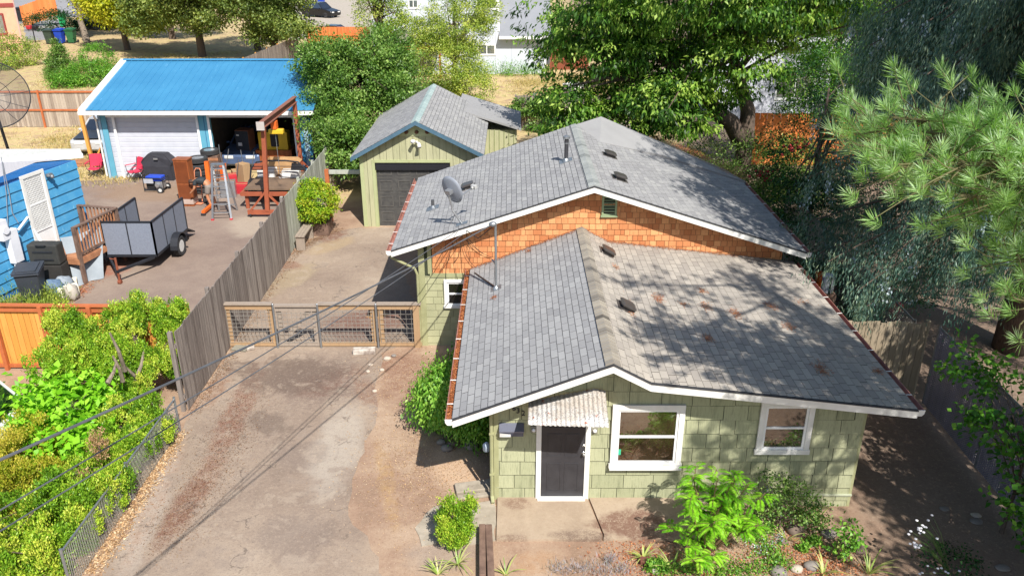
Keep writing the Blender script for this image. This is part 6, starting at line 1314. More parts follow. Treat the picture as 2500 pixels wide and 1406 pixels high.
for k in range(5):
    for j in range(n): a = 1 + k * n; fs.append((a + j, a + n + j, a + n + (j + 1) % n, a + (j + 1) % n))
b = MB(); b.add(vs, fs); b.build('mesh_reflector', m, t, smooth=True)
for j in range(0, n, 3): f.tube([c_ + M @ Vector((math.cos(2 * math.pi * j / n) * rr * k / 6, math.sin(2 * math.pi * j / n) * rr * k / 6, -.3 + .35 * (k / 6) ** 2)) for k in range(7)], .012, 5)
f.build('rib', MT['dark_metal'], t); b = MB(); b.cyl((c_.x, 33.4, 0), tuple(c_ - nrm * .3), .06, 10); b.build('pole', MT['dark_metal'], t)
# --- timber props, lumber, bench, arbour, sleeper, blocks, stones
b = MB(); q = G(226, 396); b.bar((q.x, q.y, 0), (q.x - .1, q.y, 2.5), .14); b.bar((q.x + .15, q.y, .1), (q.x + .75, q.y, 1.0), .12, .08); tag(b.build('timber_prop', MT['cedar_new'], None, origin=tuple(q), rnd=[.7] * len(b.f)), 'bright new timber prop with diagonal brace by the old pale car', 'timber')
b = MB()
for i in range(5): b.bar((q.x - .6, q.y - .2 - i * .16, .06 + (i % 2) * .1), (q.x + 1.4, q.y - .1 - i * .16, .06 + (i % 2) * .1), .14, .09)
tag(b.build('lumber_pile', MT['deck_wood'], None, origin=tuple(q)), 'low pile of reddish planks behind the left camp chair', 'lumber')
q = G(742, 592); t = thing('bench', 'narrow weathered plank bench against the pale fence', 'bench', (-7.15, 26.6, 0))
for i in range(3): b = MB(); b.mm((-7.3 + i * .11, 25.9, .5), (-7.2 + i * .11, 27.3, .54)); b.build('seat_board', MT['lumber_grey'], t, rnd=[.5] * 6)
for y in (25.95, 27.15): b = MB(); b.mm((-7.29, y, 0), (-7.0, y + .1, .5)); b.build('leg', MT['lumber_grey'], t, rnd=[.3] * 6)
t = thing('planter_box', 'dark wooden planter box under the round bush', 'planter', (-6.9, 27.8, 0)); b = MB(); b.mm((-7.3, 27.4, 0), (-6.5, 28.2, .45)); b.build('box', MT['rail_wood'], t); b = MB(); b.mm((-7.25, 27.45, .45), (-6.55, 28.15, .455)); b.build('soil', mat('soil', '4a3a2e', '382c22'), t)
t = thing('arbour', 'simple timber post and crossbeam beside the green garage', 'arbour', (-6.45, 29, 0)); p0, p1 = Y(797, 414, 29), Y(884, 414, 29); b = MB(); b.mm((p0.x - .07, 28.93, 0), (p0.x + .07, 29.07, p0.z)); b.build('post', MT['rail_orange'], t); b = MB(); b.mm((p0.x + .08, 28.95, p0.z - .16), (p1.x, 29.05, p0.z - .02)); b.build('crossbeam', MT['fence_pale'], t, rnd=[.6] * 6)
A_, B_ = GG(1185, 1300), GG(1188, 1425); t = thing('railway_sleeper', 'weathered split railway sleeper lying at the bottom edge', 'timber', tuple(A_)); b = MB(); b.bar(A_ + Vector((-.055, 0, .11)), B_ + Vector((-.065, 0, .1)), .115, .2); b.build('beam', MT['rail_wood'], t, bevel=.015); b = MB(); b.bar(A_ + Vector((.06, 0, .105)), B_ + Vector((.075, 0, .095)), .12, .2); b.build('split_half', MT['rail_wood'], t, bevel=.015)
b = MB(); a = G(890, 862); b.box((a.x, a.y, .07), (.58, .2, .14), R(4)); tag(b.build('concrete_block', mat('block_white', 'c8c0b4', '7a6a60', rough=.9, scale=6, amt=.6), None, origin=tuple(a), bevel=.02), 'chipped white concrete slab lying in front of the wire gate', 'block')
b = MB(); a = G(588, 853); b.box((a.x, a.y, .04), (.4, .25, .06), R(-12)); tag(b.build('stone_slab', mat('slab_grey', '8a8678', '747064'), None, origin=tuple(a), bevel=.015), 'flat grey stone slab at the foot of the left gate panel', 'stone')
b = MB(); a = G(612, 852); b.box((a.x, a.y, .05), (.2, .18, .09), R(20)); tag(b.build('stone_slab', _M['block_white'], None, origin=tuple(a), bevel=.02), 'small white stone beside the flat grey slab', 'stone')
a, e = GG(1112, 1200), GG(1206, 1192); b = MB(); b.bar(a + Vector((0, 0, .05)), e + Vector((0, .05, .05)), .3, .1); b.bar(a + Vector((.05, -.22, .03)), e + Vector((0, -.2, .03)), .12, .06); tag(b.build('concrete_kerb', MT['concrete_pale'], None, origin=tuple(a), bevel=.015), 'pale concrete step slab against the left corner of the front wall', 'slab')
def rock(label, px, py, r, m, seed, sq=(1, .8, .6), group='stones'):
    q = GG(px, py); b = MB(); b.ball((0, 0, 0), 1, 14); rg = random.Random(seed); a_, b__, c_ = rg.uniform(1, 3), rg.uniform(1, 3), rg.uniform(0, 6)
    b.v = [(q.x + v[0] * r * sq[0] * (1 + .12 * math.sin(a_ * v[0] * 2 + c_ + v[1] * 2)), q.y + v[1] * r * sq[1] * (1 + .12 * math.cos(b__ * v[1] * 2 + c_ + v[2])), q.z + r * sq[2] * .55 + v[2] * r * sq[2]) for v in b.v]
    return tag(b.build('stone', m, None, origin=tuple(q), smooth=True), label, 'stone', group)
sg = mat('stone_grey', '857d76', '6a635c', rough=.8, scale=8); sp2 = mat('stone_pale', 'b8aa9a', 'a09282', rough=.8, scale=10); sb = mat('stone_brown', '75655a', '5c4e44', rough=.85, scale=8)
for i, (px, py, r, m_, lab) in enumerate(((945, 878, .1, sp2, 'largest pale cobble below the wire gate'), (905, 892, .06, sp2, 'small pale cobble on the driveway edge left of the largest'), (962, 870, .07, sg, 'grey cobble touching the largest pale one'), (933, 905, .07, sp2, 'pale cobble midway down the driveway edge'), (899, 908, .06, sp2, 'pale cobble beside the dark needle stain'), (915, 956, .06, sp2, 'lone pale cobble where the asphalt meets gravel'), (1090, 1098, .13, sg, 'round grey stone in the shade left of the eave shadow'), (1105, 1088, .12, sb, 'brown stone between two grey ones by the green bush'), (1150, 1092, .17, sg, 'biggest rounded boulder under the green bush'), (1078, 1082, .11, sg, 'stone at the shadow edge under the green bush'), (1940, 1300, .17, sb, 'large dark stone below the rose shrub'), (1912, 1325, .09, sb, 'small brown stone next to the large dark one'), (2022, 1308, .14, sg, 'grey stone left of the small oval leaved shrub'), (1980, 1385, .13, sg, 'round grey stone at the bottom of the bed'), (1945, 1392, .11, sp2, 'pale round stone left of the bottom grey one'), (2060, 1330, .1, sb, 'stone behind the small oval leaved shrub'), (2095, 1345, .14, sb, 'dark stone at the border of the shaded yard'), (2095, 1318, .06, sg, 'small knob of stone right of the oval leaved shrub'), (1900, 1402, .16, sg, 'flat grey stone at the very bottom of the bed'), (2305, 1243, .1, sg, 'flat stone alone in the shaded yard'), (2382, 1258, .1, sp2, 'upper of two pale flat stones in the shaded yard'), (2384, 1273, .12, sg, 'lower of two flat stones in the shaded yard'), (2448, 1387, .13, sg, 'flat stone near the lower right corner'))):
    rock(lab, px, py, r, m_, i, (1, .8, .6) if px < 2200 else (1, .8, .25))
b = MB(); q = GG(1583, 1376); b.box((q.x, q.y, .06), (.3, .13, .1), R(0)); tag(b.build('brick', mat('brick_brown', '6e4438', '583428'), None, origin=tuple(q), bevel=.008), 'brown brick in the front bed left of the creeping leaves', 'brick')
q = G(1600, 1398); b = MB(); b.mm((q.x - .06, q.y - .05, 0), (q.x + .06, q.y + .05, .09)); tag(b.build('brick', mat('brick_white', 'b8b0a8', '9a7a6a'), None, origin=tuple(q), bevel=.01), 'small whitish brick below the brown brick', 'brick')
# splash block, hose reel, pots in the shade on the right
q = Y(1188, 1092, YW + .35); t = thing('bucket', 'white plastic jug hanging by the left downspout', 'jug', (q.x, q.y, q.z)); b = MB(); b.lathe([(.04, 0), (.07, .02), (.075, .14), (.04, .18), (.02, .2)], (q.x, q.y, q.z - .08), 12); b.build('body', mat('jug_blue', 'b8c4d0', 'a8b4c0'), t, smooth=True)
q = G(2020, 740); t = thing('hanging_barrel', 'white drum on its stand in the shade beside the rear roof corner', 'drum', (q.x - .5, q.y, 0)); c_ = Y(2022, 690, 18.6); b = MB(); b.lathe([(.13, 0), (.15, .03), (.15, .42), (.13, .46)], (c_.x, c_.y, c_.z - .25), 16); b.build('drum', mat('drum_white', 'b4b6be', 'a0a2aa'), t); b = MB(); b.mm((c_.x - .02, c_.y - .165, c_.z - .25), (c_.x + .02, c_.y - .15, c_.z + .2)); b.build('strap', MT['dark_metal'], t); b = MB(); b.mm((c_.x - .18, c_.y - .18, 0), (c_.x + .18, c_.y + .18, c_.z - .25)); b.build('stand', MT['rail_wood'], t)
c_ = Y(2003, 672, 19.4); b = MB(); b.lathe([(.1, 0), (.14, .25), (.15, .26)], (c_.x, c_.y, c_.z - .2), 14); b.mm((c_.x - .12, c_.y - .12, 0), (c_.x + .12, c_.y + .12, c_.z - .2)); tag(b.build('flower_pot', PL['orange'], None, origin=(c_.x, c_.y, 0)), 'terracotta orange pot behind the white drum', 'pot')
c_ = G(2180, 775); b = MB(); b.ball((c_.x, c_.y, .32), .2, 12, (1.2, .8, .9)); b.mm((c_.x - .08, c_.y - .08, 0), (c_.x + .08, c_.y + .08, .2)); tag(b.build('red_cushion', PL['red'], None, origin=tuple(c_), smooth=True), 'faded red round cushion on a block beyond the board fence', 'cushion')
b = MB(); pr = random.Random(21)
for i in range(16): a = G(2050 + pr.uniform(-60, 80), 750 + pr.uniform(-60, 30)); a.z = .1; an = pr.uniform(-.6, .9); b.bar(a, a + Vector((math.cos(an) * 1.3, math.sin(an) * 1.1, pr.uniform(.0, .35))), .05, .04)
tag(b.build('brush_pile', MT['bark_pale'] if 'bark_pale' in MT else mat('brush', '857868', '5f5448'), None, origin=tuple(G(2050, 750))), 'heap of pale dead sticks beyond the board fence', 'brush pile')
t = thing('hose', 'pale coiled garden hose at the wall behind the lime shrub', 'hose', tuple(GG(1868, 1235))); q = GG(1868, 1240) + Vector((0, -.1, .35)); b = MB(); b.tube([q + Vector((math.cos(a) * .13, -.05 + .01 * a, math.sin(a) * .16)) for a in [k * .5 for k in range(30)]], .012, 6); b.build('coil', MT['silver'], t)
t = thing('yard_sprayer', 'red handled yard tool leaning on the pale two storey house', 'tool', tuple(G(1322, 178))); q = G(1322, 178); b = MB(); b.cyl(q, q + Vector((.05, .2, 1.2)), .05, 8); b.build('shaft', MT['dark_metal'], t); b = MB(); b.ball(q + Vector((.05, .1, 1.15)), .2, 8, (.8, .6, 1.6)); b.build('handle', PL['red'], t)
b = MB(); q = G(1405, 250); b.box((q.x, q.y, .6), (1.2, 1.4, 1.1), R(30)); tag(b.build('covered_object', MT['white_paint'], None, origin=tuple(q), bevel=.1), 'white covered object behind the back board fence', 'covered object')
# ================================================================== plants
def blob_points(rg, c, r, n, shell=.55, low=-1.0, lumps=9, lump=.42):
    D = unit(rg.normal(0, 1, (n * 2, 3))); D = D[D[:, 2] > low][:n]
    K = unit(rg.normal(0, 1, (lumps, 3))); f = 1 + lump * (np.max(D @ K.T, 1) - .55)
    rad = (shell + (1 - shell) * rg.random(len(D)) ** .6) * f
    return np.asarray(c) + D * rad[:, None] * np.asarray(r), D
def cluster_leaves(rg, C, Dc, m, sig, ln, wd, mode, rbase):
    n = len(C) * m; P = np.repeat(C, m, 0); O = np.repeat(Dc, m, 0); tone = np.repeat(rbase, m)
    off = rg.normal(0, 1, (n, 3)) * sig
    if mode == 'droop': off[:, 2] *= 1.2; D = O * .4 + rg.normal(0, .4, (n, 3)); D[:, 2] -= .95
    elif mode == 'cherry': off *= (1.25, 1.25, .55); D = O * .45 + rg.normal(0, .4, (n, 3)); D[:, 2] -= .6
    elif mode == 'broad': off[:, 2] *= .65; D = O * .6 + rg.normal(0, .6, (n, 3)); D[:, 2] -= .15
    elif mode == 'up': off[:, 2] *= 1.5; D = O * .35 + rg.normal(0, .35, (n, 3)); D[:, 2] += .9
    elif mode == 'weep': off[:, 2] *= 2.2; off[:, 2] -= np.abs(rg.normal(0, sig, n)); D = O * .3 + rg.normal(0, .3, (n, 3)); D[:, 2] -= 1.0
    else: D = rg.normal(0, 1, (n, 3))
    U = rg.normal(0, .55, (n, 3)); U[:, 2] += 1.0; U += O * .7
    l_ = ln * rg.uniform(.65, 1.25, n); w_ = wd * rg.uniform(.7, 1.2, n)
    r = np.clip(tone + rg.normal(0, .16, n), .02, .98)
    return leaf_arrays(P + off, D, U, l_, w_, r)
def limbs(mb, base, top, tips, r0, rg, sag=0.0, n=7, start=.35):
    base, top = Vector(base), Vector(top)
    k = 6; pts = [base.lerp(top, i / k) + Vector((rg.uniform(-1, 1), rg.uniform(-1, 1), 0)) * r0 * (.5 if 0 < i < k else 0) for i in range(k + 1)]
    mb.tube([base - Vector((0, 0, .15))] + pts, [r0 * 1.45] + [r0 * (1.15 - .85 * i / k) for i in range(k + 1)], n)
    for t in tips:
        t = Vector(t); s = rg.uniform(start, .95); a = base.lerp(top, s); rr = r0 * (1.1 - .8 * s) * .55
        mid = a.lerp(t, .5) + Vector((rg.uniform(-.2, .2), rg.uniform(-.2, .2), (t - a).length * (.12 - sag)))
        q = [a, a.lerp(mid, .6) + Vector((0, 0, .05)), mid, mid.lerp(t, .55), t]; mb.tube(q, [rr, rr * .8, rr * .55, rr * .35, rr * .15], 5)
def lumpy(c, r, k, n, seed, q=.42, low=-.7):     # a crown as several leaf masses with gaps between them
    pr = random.Random(seed); out = [(c, tuple(x * .55 for x in r), int(n * .22))]
    for i in range(k):
        z = pr.uniform(low, 1); a = i * 2.4 + pr.uniform(-.5, .5); h = math.sqrt(max(0, 1 - z * z)); f = pr.uniform(.66, .84); s_ = pr.uniform(.7, 1.25) * q
        out.append(((c[0] + r[0] * h * math.cos(a) * f, c[1] + r[1] * h * math.sin(a) * f, c[2] + r[2] * z * f), (r[0] * s_, r[1] * s_, r[2] * s_ * .85), int(n * .78 / k)))
    return out
MT['bark'] = mat('bark', '6b5c50', '4a3e36', rough=.95, scale=10, amt=.6, bmp=.6, bs=25, st=(3, 3, .6))
MT['bark_pale'] = mat('bark_pale', '8d8070', '5f5448', rough=.95, scale=6, amt=.6, bmp=.5, bs=20, st=(2, 2, .6))
GREENS = {
 'cherry': ['223f14', '4a7626', '7ca43c', 'b4cc62'], 'mid': ['304e1e', '54782e', '7c9e48', 'a8be6a'], 'olive': ['4c602a', '728640', '98a656', 'bcc26c'],
 'yellow': ['6a7a14', '93a01e', 'b9bc2e', 'd8cc44'], 'thuja': ['4a7018', '73a026', '9cbc34', 'c8cc50'], 'thuja_gold': ['6c801c', '98a42a', 'bcb43e', 'd8c456'],
 'lime': ['4a8a14', '6fae1c', '8fcc2c', 'aadc44'], 'bright': ['34661c', '568c28', '7eb03c', 'a6c858'], 'dark': ['14301a', '1f4420', '33602c', '4f7f3a'],
 'cedar': ['34564e', '547668', '7c9886', 'a8b690'], 'silver': ['8298a4', 'a0b4be', 'bccbd2', 'd4dee2'], 'pine': ['5e8a44', '88ae5e', 'aacb8a', 'cfe0c4'],
 'sage': ['56702c', '7c963c', 'a0b048', 'c0c45c'], 'grey': ['5a544a', '756e62', '8e867a', 'a39a8c'], 'nandina': ['5c8a1c', '7fa824', 'a3b82c', 'c0b83c'], 'deadtan': ['9a7450', 'b8906a', 'cca680', 'a88460'], 'strap': ['6a8a3c', '8ea850', 'b4bc6c', 'd0c888']}
def lm(k, trans=.35): return leafmat('leaf_' + k, GREENS[k], trans=trans)
def plant(name, label, cat, base, blobs, leaf, colour, mode='broad', m=60, sig=.22, trunk=None, top=None, group=None, seed=0, tips=14, bark='bark', ntip=None, trans=.35, sag=0, tone=(.2, .75), crown='crown', wood='trunk', low=-1, shell=.55, tspread=None, sub=None, start=.35):
    rg = np.random.default_rng(seed); pr = random.Random(seed); t = thing(name, label, cat, tuple(base), 0, group); Cs = []; Ds = []
    for c, r, n in blobs:
        P, D = blob_points(rg, c, r, n, shell=shell, low=low); Cs.append(P); Ds.append(D)
    if sub:                                   # break each mass into upright plumes
        Cs2 = []; Ds2 = []; TN = []
        for (c, r, n), P, D in zip(blobs, Cs, Ds):
            k = max(4, n // 14); K, KD = blob_points(rg, c, [x * .8 for x in r], k, shell=.7, low=-.5, lump=.2); j = rg.integers(0, len(K), len(P)); e = unit(rg.normal(0, 1, P.shape)); s_ = max(.75, min(r) / .42) ** .6; Cs2.append(K[j] + e * np.array([.16, .16, .3]) * (1 - .3 * np.abs(e[:, 2:3])) * (.85 + .2 * rg.random((len(P), 1))) * s_); Ds2.append(unit(e + (0, 0, .5))); TN.append(rg.uniform(.0, 1.0, len(K))[j] * .75 + rg.random(len(P)) * .25)
        Cs, Ds = Cs2, Ds2
    C = np.concatenate(Cs); D = np.concatenate(Ds); rb = tone[0] + (tone[1] - tone[0]) * (np.concatenate(TN) if sub else rg.random(len(C)))
    V, F, r = cluster_leaves(rg, C, D, m, sig, leaf[0], leaf[1], mode, rb)
    kz = V.reshape(-1, 4, 3)[:, :, 2].min(1) > -.1
    npmesh(crown, V, F[kz], lm(colour, trans), t, r[kz])
    if trunk:
        mb = MB(); idx = rg.choice(len(C), min(tips, len(C)), replace=False)
        limbs(mb, base, top or (base[0], base[1], max(c[2] for c, _, _ in blobs)), [C[i] * .85 + np.array(blobs[0][0]) * .15 for i in idx], trunk, pr, sag, start=start); mb.build(wood, MT[bark], t, smooth=True)
    return t
g0 = lambda px, py: tuple(GG(px, py))
# --- big trees at the back
ct = thing('cherry_tree', 'large drooping leaved cherry tree with forked trunk behind the house', 'tree', (9.4, 33.2, 0), 0); rg = np.random.default_rng(1)
blobs = lumpy((6.8, 32.5, 7.3), (5.4, 4.2, 3.0), 15, 760, 9) + lumpy((3.6, 32.5, 5.6), (2.4, 2.4, 2.0), 7, 220, 10) + lumpy((5.4, 31.6, 4.2), (3.0, 2.6, 1.9), 8, 300, 11) + lumpy((10.8, 33, 7.6), (3.4, 3.2, 2.2), 8, 300, 12) + [((2.0, 31.5, 3.6), (1.1, 1.4, 1.2), 80), ((3.6, 31.5, 2.9), (1.8, 1.6, 1.1), 140), ((7.5, 30.4, 8.8), (4.6, 3.0, 2.0), 300)]
Cs, Ds = zip(*[blob_points(rg, c, r, n, shell=.45, lumps=9, lump=.4) for c, r, n in blobs]); C = np.concatenate(Cs); D = np.concatenate(Ds)
V, F, r = cluster_leaves(rg, C, D, 40, .19, .22, .085, 'cherry', rg.uniform(.0, .95, len(C))); npmesh('crown', V, F, lm('cherry', .4), ct, r)
b = MB(); T = lambda px, py, yy: Y(px, py, yy)
b.tube([(9.4, 33.2, -.1), (9.35, 33.2, .6), T(1812, 400, 33), T(1822, 330, 33.0), T(1826, 270, 33), T(1800, 180, 33), T(1770, 60, 33)], [.5, .42, .36, .33, .3, .24, .16], 10)
b.tube([T(1808, 345, 33), T(1785, 300, 32.9), T(1750, 275, 32.7), T(1725, 235, 32.5), T(1700, 200, 32.3), T(1640, 160, 32), T(1560, 120, 31.6)], [.36, .34, .3, .28, .24, .16, .1], 10)
b.tube([T(1700, 200, 32.3), T(1600, 200, 31.8), T(1480, 190, 31.5), T(1400, 210, 31.3)], [.14, .11, .08, .04], 6); b.build('trunk', MT['bark'], ct, smooth=True)
b = MB(); pr = random.Random(4)
for i in rg.choice(len(C), 60, replace=False):
    a = Vector(T(*pr.choice([(1700, 200), (1640, 160), (1770, 80), (1800, 180)]), 32.5)); e = Vector(C[i]); mid = a.lerp(e, .5) + Vector((0, 0, .4)); b.tube([a, mid, e], [.07, .045, .012], 5)
b.build('branch', MT['bark'], ct)
plant('broadleaf_tree', 'dense mid green tree between the two garages', 'tree', (-7.2, 36.6, 0), lumpy((-6.9, 36.6, 3.7), (2.4, 2.3, 2.1), 13, 480, 1) + lumpy((-5.3, 37.2, 3.4), (1.7, 2.0, 1.7), 8, 230, 2) + lumpy((-7.3, 34.8, 2.1), (1.5, 1.7, 1.6), 8, 230, 3) + [ ((-6.8, 33.0, 1.9), (.85, 1.0, 1.0), 110), ((-8.0, 36.6, 4.7), (1.3, 1.2, .9), 120), ((-5.9, 38.5, 4.6), (1.4, 1.4, 1.2), 130)], (.15, .07), 'mid', 'broad', 46, .2, .16, seed=3, tips=22)
plant('willow_tree', 'light olive feathery tree in front of the pale two storey house', 'tree', (-3.6, 53.5, 0), [((-3.4, 53, 4.6), (2.1, 2, 1.9), 260), ((-3.9, 52, 2.4), (2.1, 2, 1.7), 260), ((-2.2, 53.5, 5.6), (1.4, 1.4, 1.3), 110), ((-5.0, 52.5, 4.0), (1.2, 1.2, 1.0), 90), ((-2.4, 51, 1.4), (1.3, 1.3, 1.1), 90)], (.14, .06), 'sage', 'broad', 48, .2, .2, seed=4, tips=40, tone=(.25, .95), bark='bark_pale')
plant('apple_tree', 'thin olive tree overlapping the orange fence and pale house', 'tree', (-8.6, 56, 0), [((-8.9, 56, 7.6), (1.9, 1.8, 1.7), 130), ((-8.3, 55, 4.9), (1.6, 1.6, 1.6), 130), ((-7.0, 54.5, 3.6), (1.2, 1.2, 1.1), 70), ((-11.0, 60, 7.2), (1.4, 1.4, 1.3), 70)], (.14, .07), 'sage', 'broad', 44, .22, .22, seed=5, tips=44, tone=(.2, .9))
plant('oak_tree', 'wide olive green tree behind the blue roof ridge', 'tree', (-26.4, 72, 0), lumpy((-27, 71, 6.6), (5.4, 4.2, 4.2), 16, 760, 4) + lumpy((-29.2, 70, 3.7), (2.8, 2.8, 1.9), 6, 160, 5) + lumpy((-24.2, 70.5, 4.0), (3.0, 2.8, 2.3), 6, 190, 6), (.24, .14), 'olive', 'broad', 46, .34, .32, seed=6, tips=26, tone=(.1, .85))
plant('oak_tree', 'rounded olive green tree right of the wide one beside the orange fence', 'tree', (-19.6, 70, 0), lumpy((-19.6, 69, 6.2), (4.0, 3.6, 4.4), 15, 640, 7) + lumpy((-18.6, 68, 3.2), (2.8, 2.6, 1.8), 6, 190, 8), (.24, .13), 'olive', 'broad', 46, .34, .3, seed=7, tips=18, tone=(.0, .7))
plant('green_tree', 'deeper green tree wedged between the two olive trees', 'tree', (-22.8, 76, 0), [((-23.2, 76, 8), (2.8, 2.8, 3), 200)], (.24, .13), 'mid', 'broad', 46, .34, .28, seed=77, tips=8)
plant('golden_tree', 'bright yellow green leafy tree at the upper left', 'tree', (-34.5, 76, 0), [((-34.2, 75, 4.2), (2.9, 2.6, 1.8), 240), ((-36.4, 76, 6.2), (2.0, 2.0, 1.9), 140), ((-31.8, 74.5, 3.2), (2.2, 2, 1.3), 140)], (.26, .16), 'yellow', 'broad', 46, .34, .26, seed=8, tips=12, tone=(.2, .95))
plant('bare_tree', 'grey brown sparsely leaved tree leaning beside the bins', 'tree', g0(213, 104), [((-42.6, 84, 6.6), (3.0, 2.6, 2.4), 240)], (.2, .04), 'grey', 'none', 22, .5, .3, seed=9, tips=90, top=(-42.4, 84, 6.0), bark='bark_pale')
plant('dark_tree', 'dark green tree behind the yellow green one', 'tree', (-33.5, 84, 0), [((-33.5, 84, 6.5), (4.5, 3, 4.2), 320), ((-41, 88, 5), (4, 3, 3), 200)], (.28, .15), 'dark', 'broad', 44, .4, .3, seed=10, tips=8)
plant('fir_sapling', 'young fir with pointed leader on the dry lawn', 'tree', g0(155, 192), [(tuple(GG(155, 192) + Vector((0, 0, z))), (r_, r_, .35), int(60 * r_) + 8) for z, r_ in ((.4, 1.25), (.8, 1.1), (1.2, .85), (1.6, .6), (2.0, .35), (2.35, .15))], (.16, .05), 'mid', 'broad', 30, .14, .06, seed=11, tips=10)
plant('shrub', 'spreading green shrub behind the brown fence by the blue garage', 'shrub', g0(225, 212), [(tuple(GG(225, 208) + Vector((0, 0, .6))), (2.1, 1.2, .9), 200), (tuple(GG(245, 190) + Vector((0, 0, 1.2))), (1.2, 1.0, 1.1), 120), (tuple(GG(165, 214) + Vector((0, 0, .4))), (1.1, .9, .5), 70)], (.14, .06), 'bright', 'broad', 40, .18, .06, seed=12, tips=8)
plant('rose_bush', 'straggly bush with red blooms against the peach house', 'shrub', g0(40, 165), [(tuple(GG(45, 160) + Vector((0, 0, 1.0))), (1.9, 1.3, 1.2), 130), (tuple(GG(8, 170) + Vector((0, 0, 1.3))), (1.4, 1.2, 1.5), 90)], (.15, .07), 'sage', 'broad', 34, .24, .06, seed=13, tips=20)
plant('laurel_shrub', 'dark shrub row beyond the bins at the left', 'shrub', g0(125, 78), [(tuple(GG(140, 76) + Vector((0, 0, .8))), (3.0, 1, 1.2), 110)], (.2, .1), 'dark', 'broad', 40, .3, .06, seed=14, tips=4)
# --- right hand side
plant('cypress', 'slim bright green tree right of the cherry tree', 'tree', (14.8, 38.5, 0), [((15.2, 38, 6.5), (3.1, 2.6, 3.2), 480), ((17.6, 38, 4.6), (1.8, 1.8, 2.2), 200), ((13.5, 37, 3.6), (1.6, 1.6, 1.5), 120), ((18.5, 40, 8.5), (2.6, 2.4, 2.4), 200)], (.15, .06), 'bright', 'broad', 46, .26, .2, seed=15, tips=26, tone=(.1, .8))
plant('holly_tree', 'small dark green tree with thin trunk beyond the house corner', 'tree', (10.0, 26.2, 0), [((10.4, 26.5, 3.2), (1.9, 1.9, 1.8), 260), ((9.4, 25.4, 1.7), (1.3, 1.4, 1.0), 90), ((11.6, 27, 2.0), (1.6, 1.6, 1.3), 110), ((10.8, 27.5, 5.4), (1.3, 1.3, 1.1), 100)], (.1, .05), 'dark', 'broad', 38, .17, .11, seed=16, tips=40, tone=(.0, .9))
plant('golden_conifer', 'yellow green feathery conifer high at the right', 'tree', (23.0, 46, 0), [((22.8, 46, 5.5), (2.8, 2.6, 5.0), 330), ((26.5, 48, 6.5), (2.8, 2.6, 5.0), 300)], (.26, .1), 'thuja_gold', 'up', 40, .3, .2, seed=17, tips=6)
plant('rhododendron', 'low dark undergrowth shrub in the shade right of the rear roof', 'shrub', (9.0, 21.0, 0), [((9.0, 21.4, .55), (1.1, 1.5, .7), 120), ((10.6, 22, .9), (1.4, 1.6, 1.0), 120), ((8.4, 23.6, .8), (.6, 1.2, .8), 60)], (.1, .05), 'dark', 'broad', 34, .16, .04, seed=18, tips=12)
plant('flowering_shrub', 'pale leaved wild shrub below the cherry tree trunk', 'shrub', (8.6, 29.4, 0), [((7.6, 29.6, .9), (1.8, 1.2, 1.0), 170), ((9.6, 31.6, 1.2), (2.0, 1.2, 1.3), 170), ((6.2, 33.5, 1.3), (3.0, 1.5, 1.5), 240), ((11.5, 32, 1.2), (1.6, 1.6, 1.3), 130), ((9.8, 28.6, .9), (1.0, 1.1, 1.0), 90), ((4.0, 30, 1.1), (1.8, 1.2, 1.2), 140), ((1.4, 31, .8), (1.2, 1.2, 1.0), 80), ((6.0, 28.6, .9), (1.4, 1.0, .9), 90)], (.1, .05), 'mid', 'broad', 36, .18, .05, seed=19, tips=20, tone=(0, .95))
for px, py, yy, sd_ in ((1275, 262, 44.1, 1), (1330, 258, 44.1, 2), (1320, 300, 43.9, 3)):
    q = Y(px, py, yy); plant('climbing_vine', ('green creeper tuft on top of the back board fence', 'thicker creeper by the cherry branches on the back board fence', 'hanging creeper on the face of the back board fence')[sd_ - 1], 'vine', (q.x, yy, 0), [((q.x, yy - .1, q.z), (.75, .3, .4 if sd_ < 3 else .9), 55)], (.12, .08), 'mid', 'broad', 30, .12, .03, seed=20 + sd_, tips=5, top=(q.x, yy - .1, q.z))
for k_, (px, py, label) in enumerate(((1945, 365, 'red flowered bush in front of the orange brown fence'), (1868, 425, 'small bush with pink red blooms left of the thin dark trunk'))):
    q = Y(px, py, 30 - k_ * 2); rg = np.random.default_rng(k_); t = plant('rose_bush', label, 'shrub', (q.x, q.y, 0), [((q.x, q.y, max(.6, q.z - .3)), (.7, .6, .6), 50)], (.1, .05), 'mid', 'broad', 26, .14, .03, seed=30 + k_, tips=8)
    P = np.array(q) + rg.normal(0, 1, (26, 3)) * (.22, .12, .16); Vs = []
    fm = MB()
    for p_ in P: fm.ball(p_, .06, 6)
    fm.build('blossom', mat('blossom_red', 'c8283c', 'd84a58', rough=.6), t)
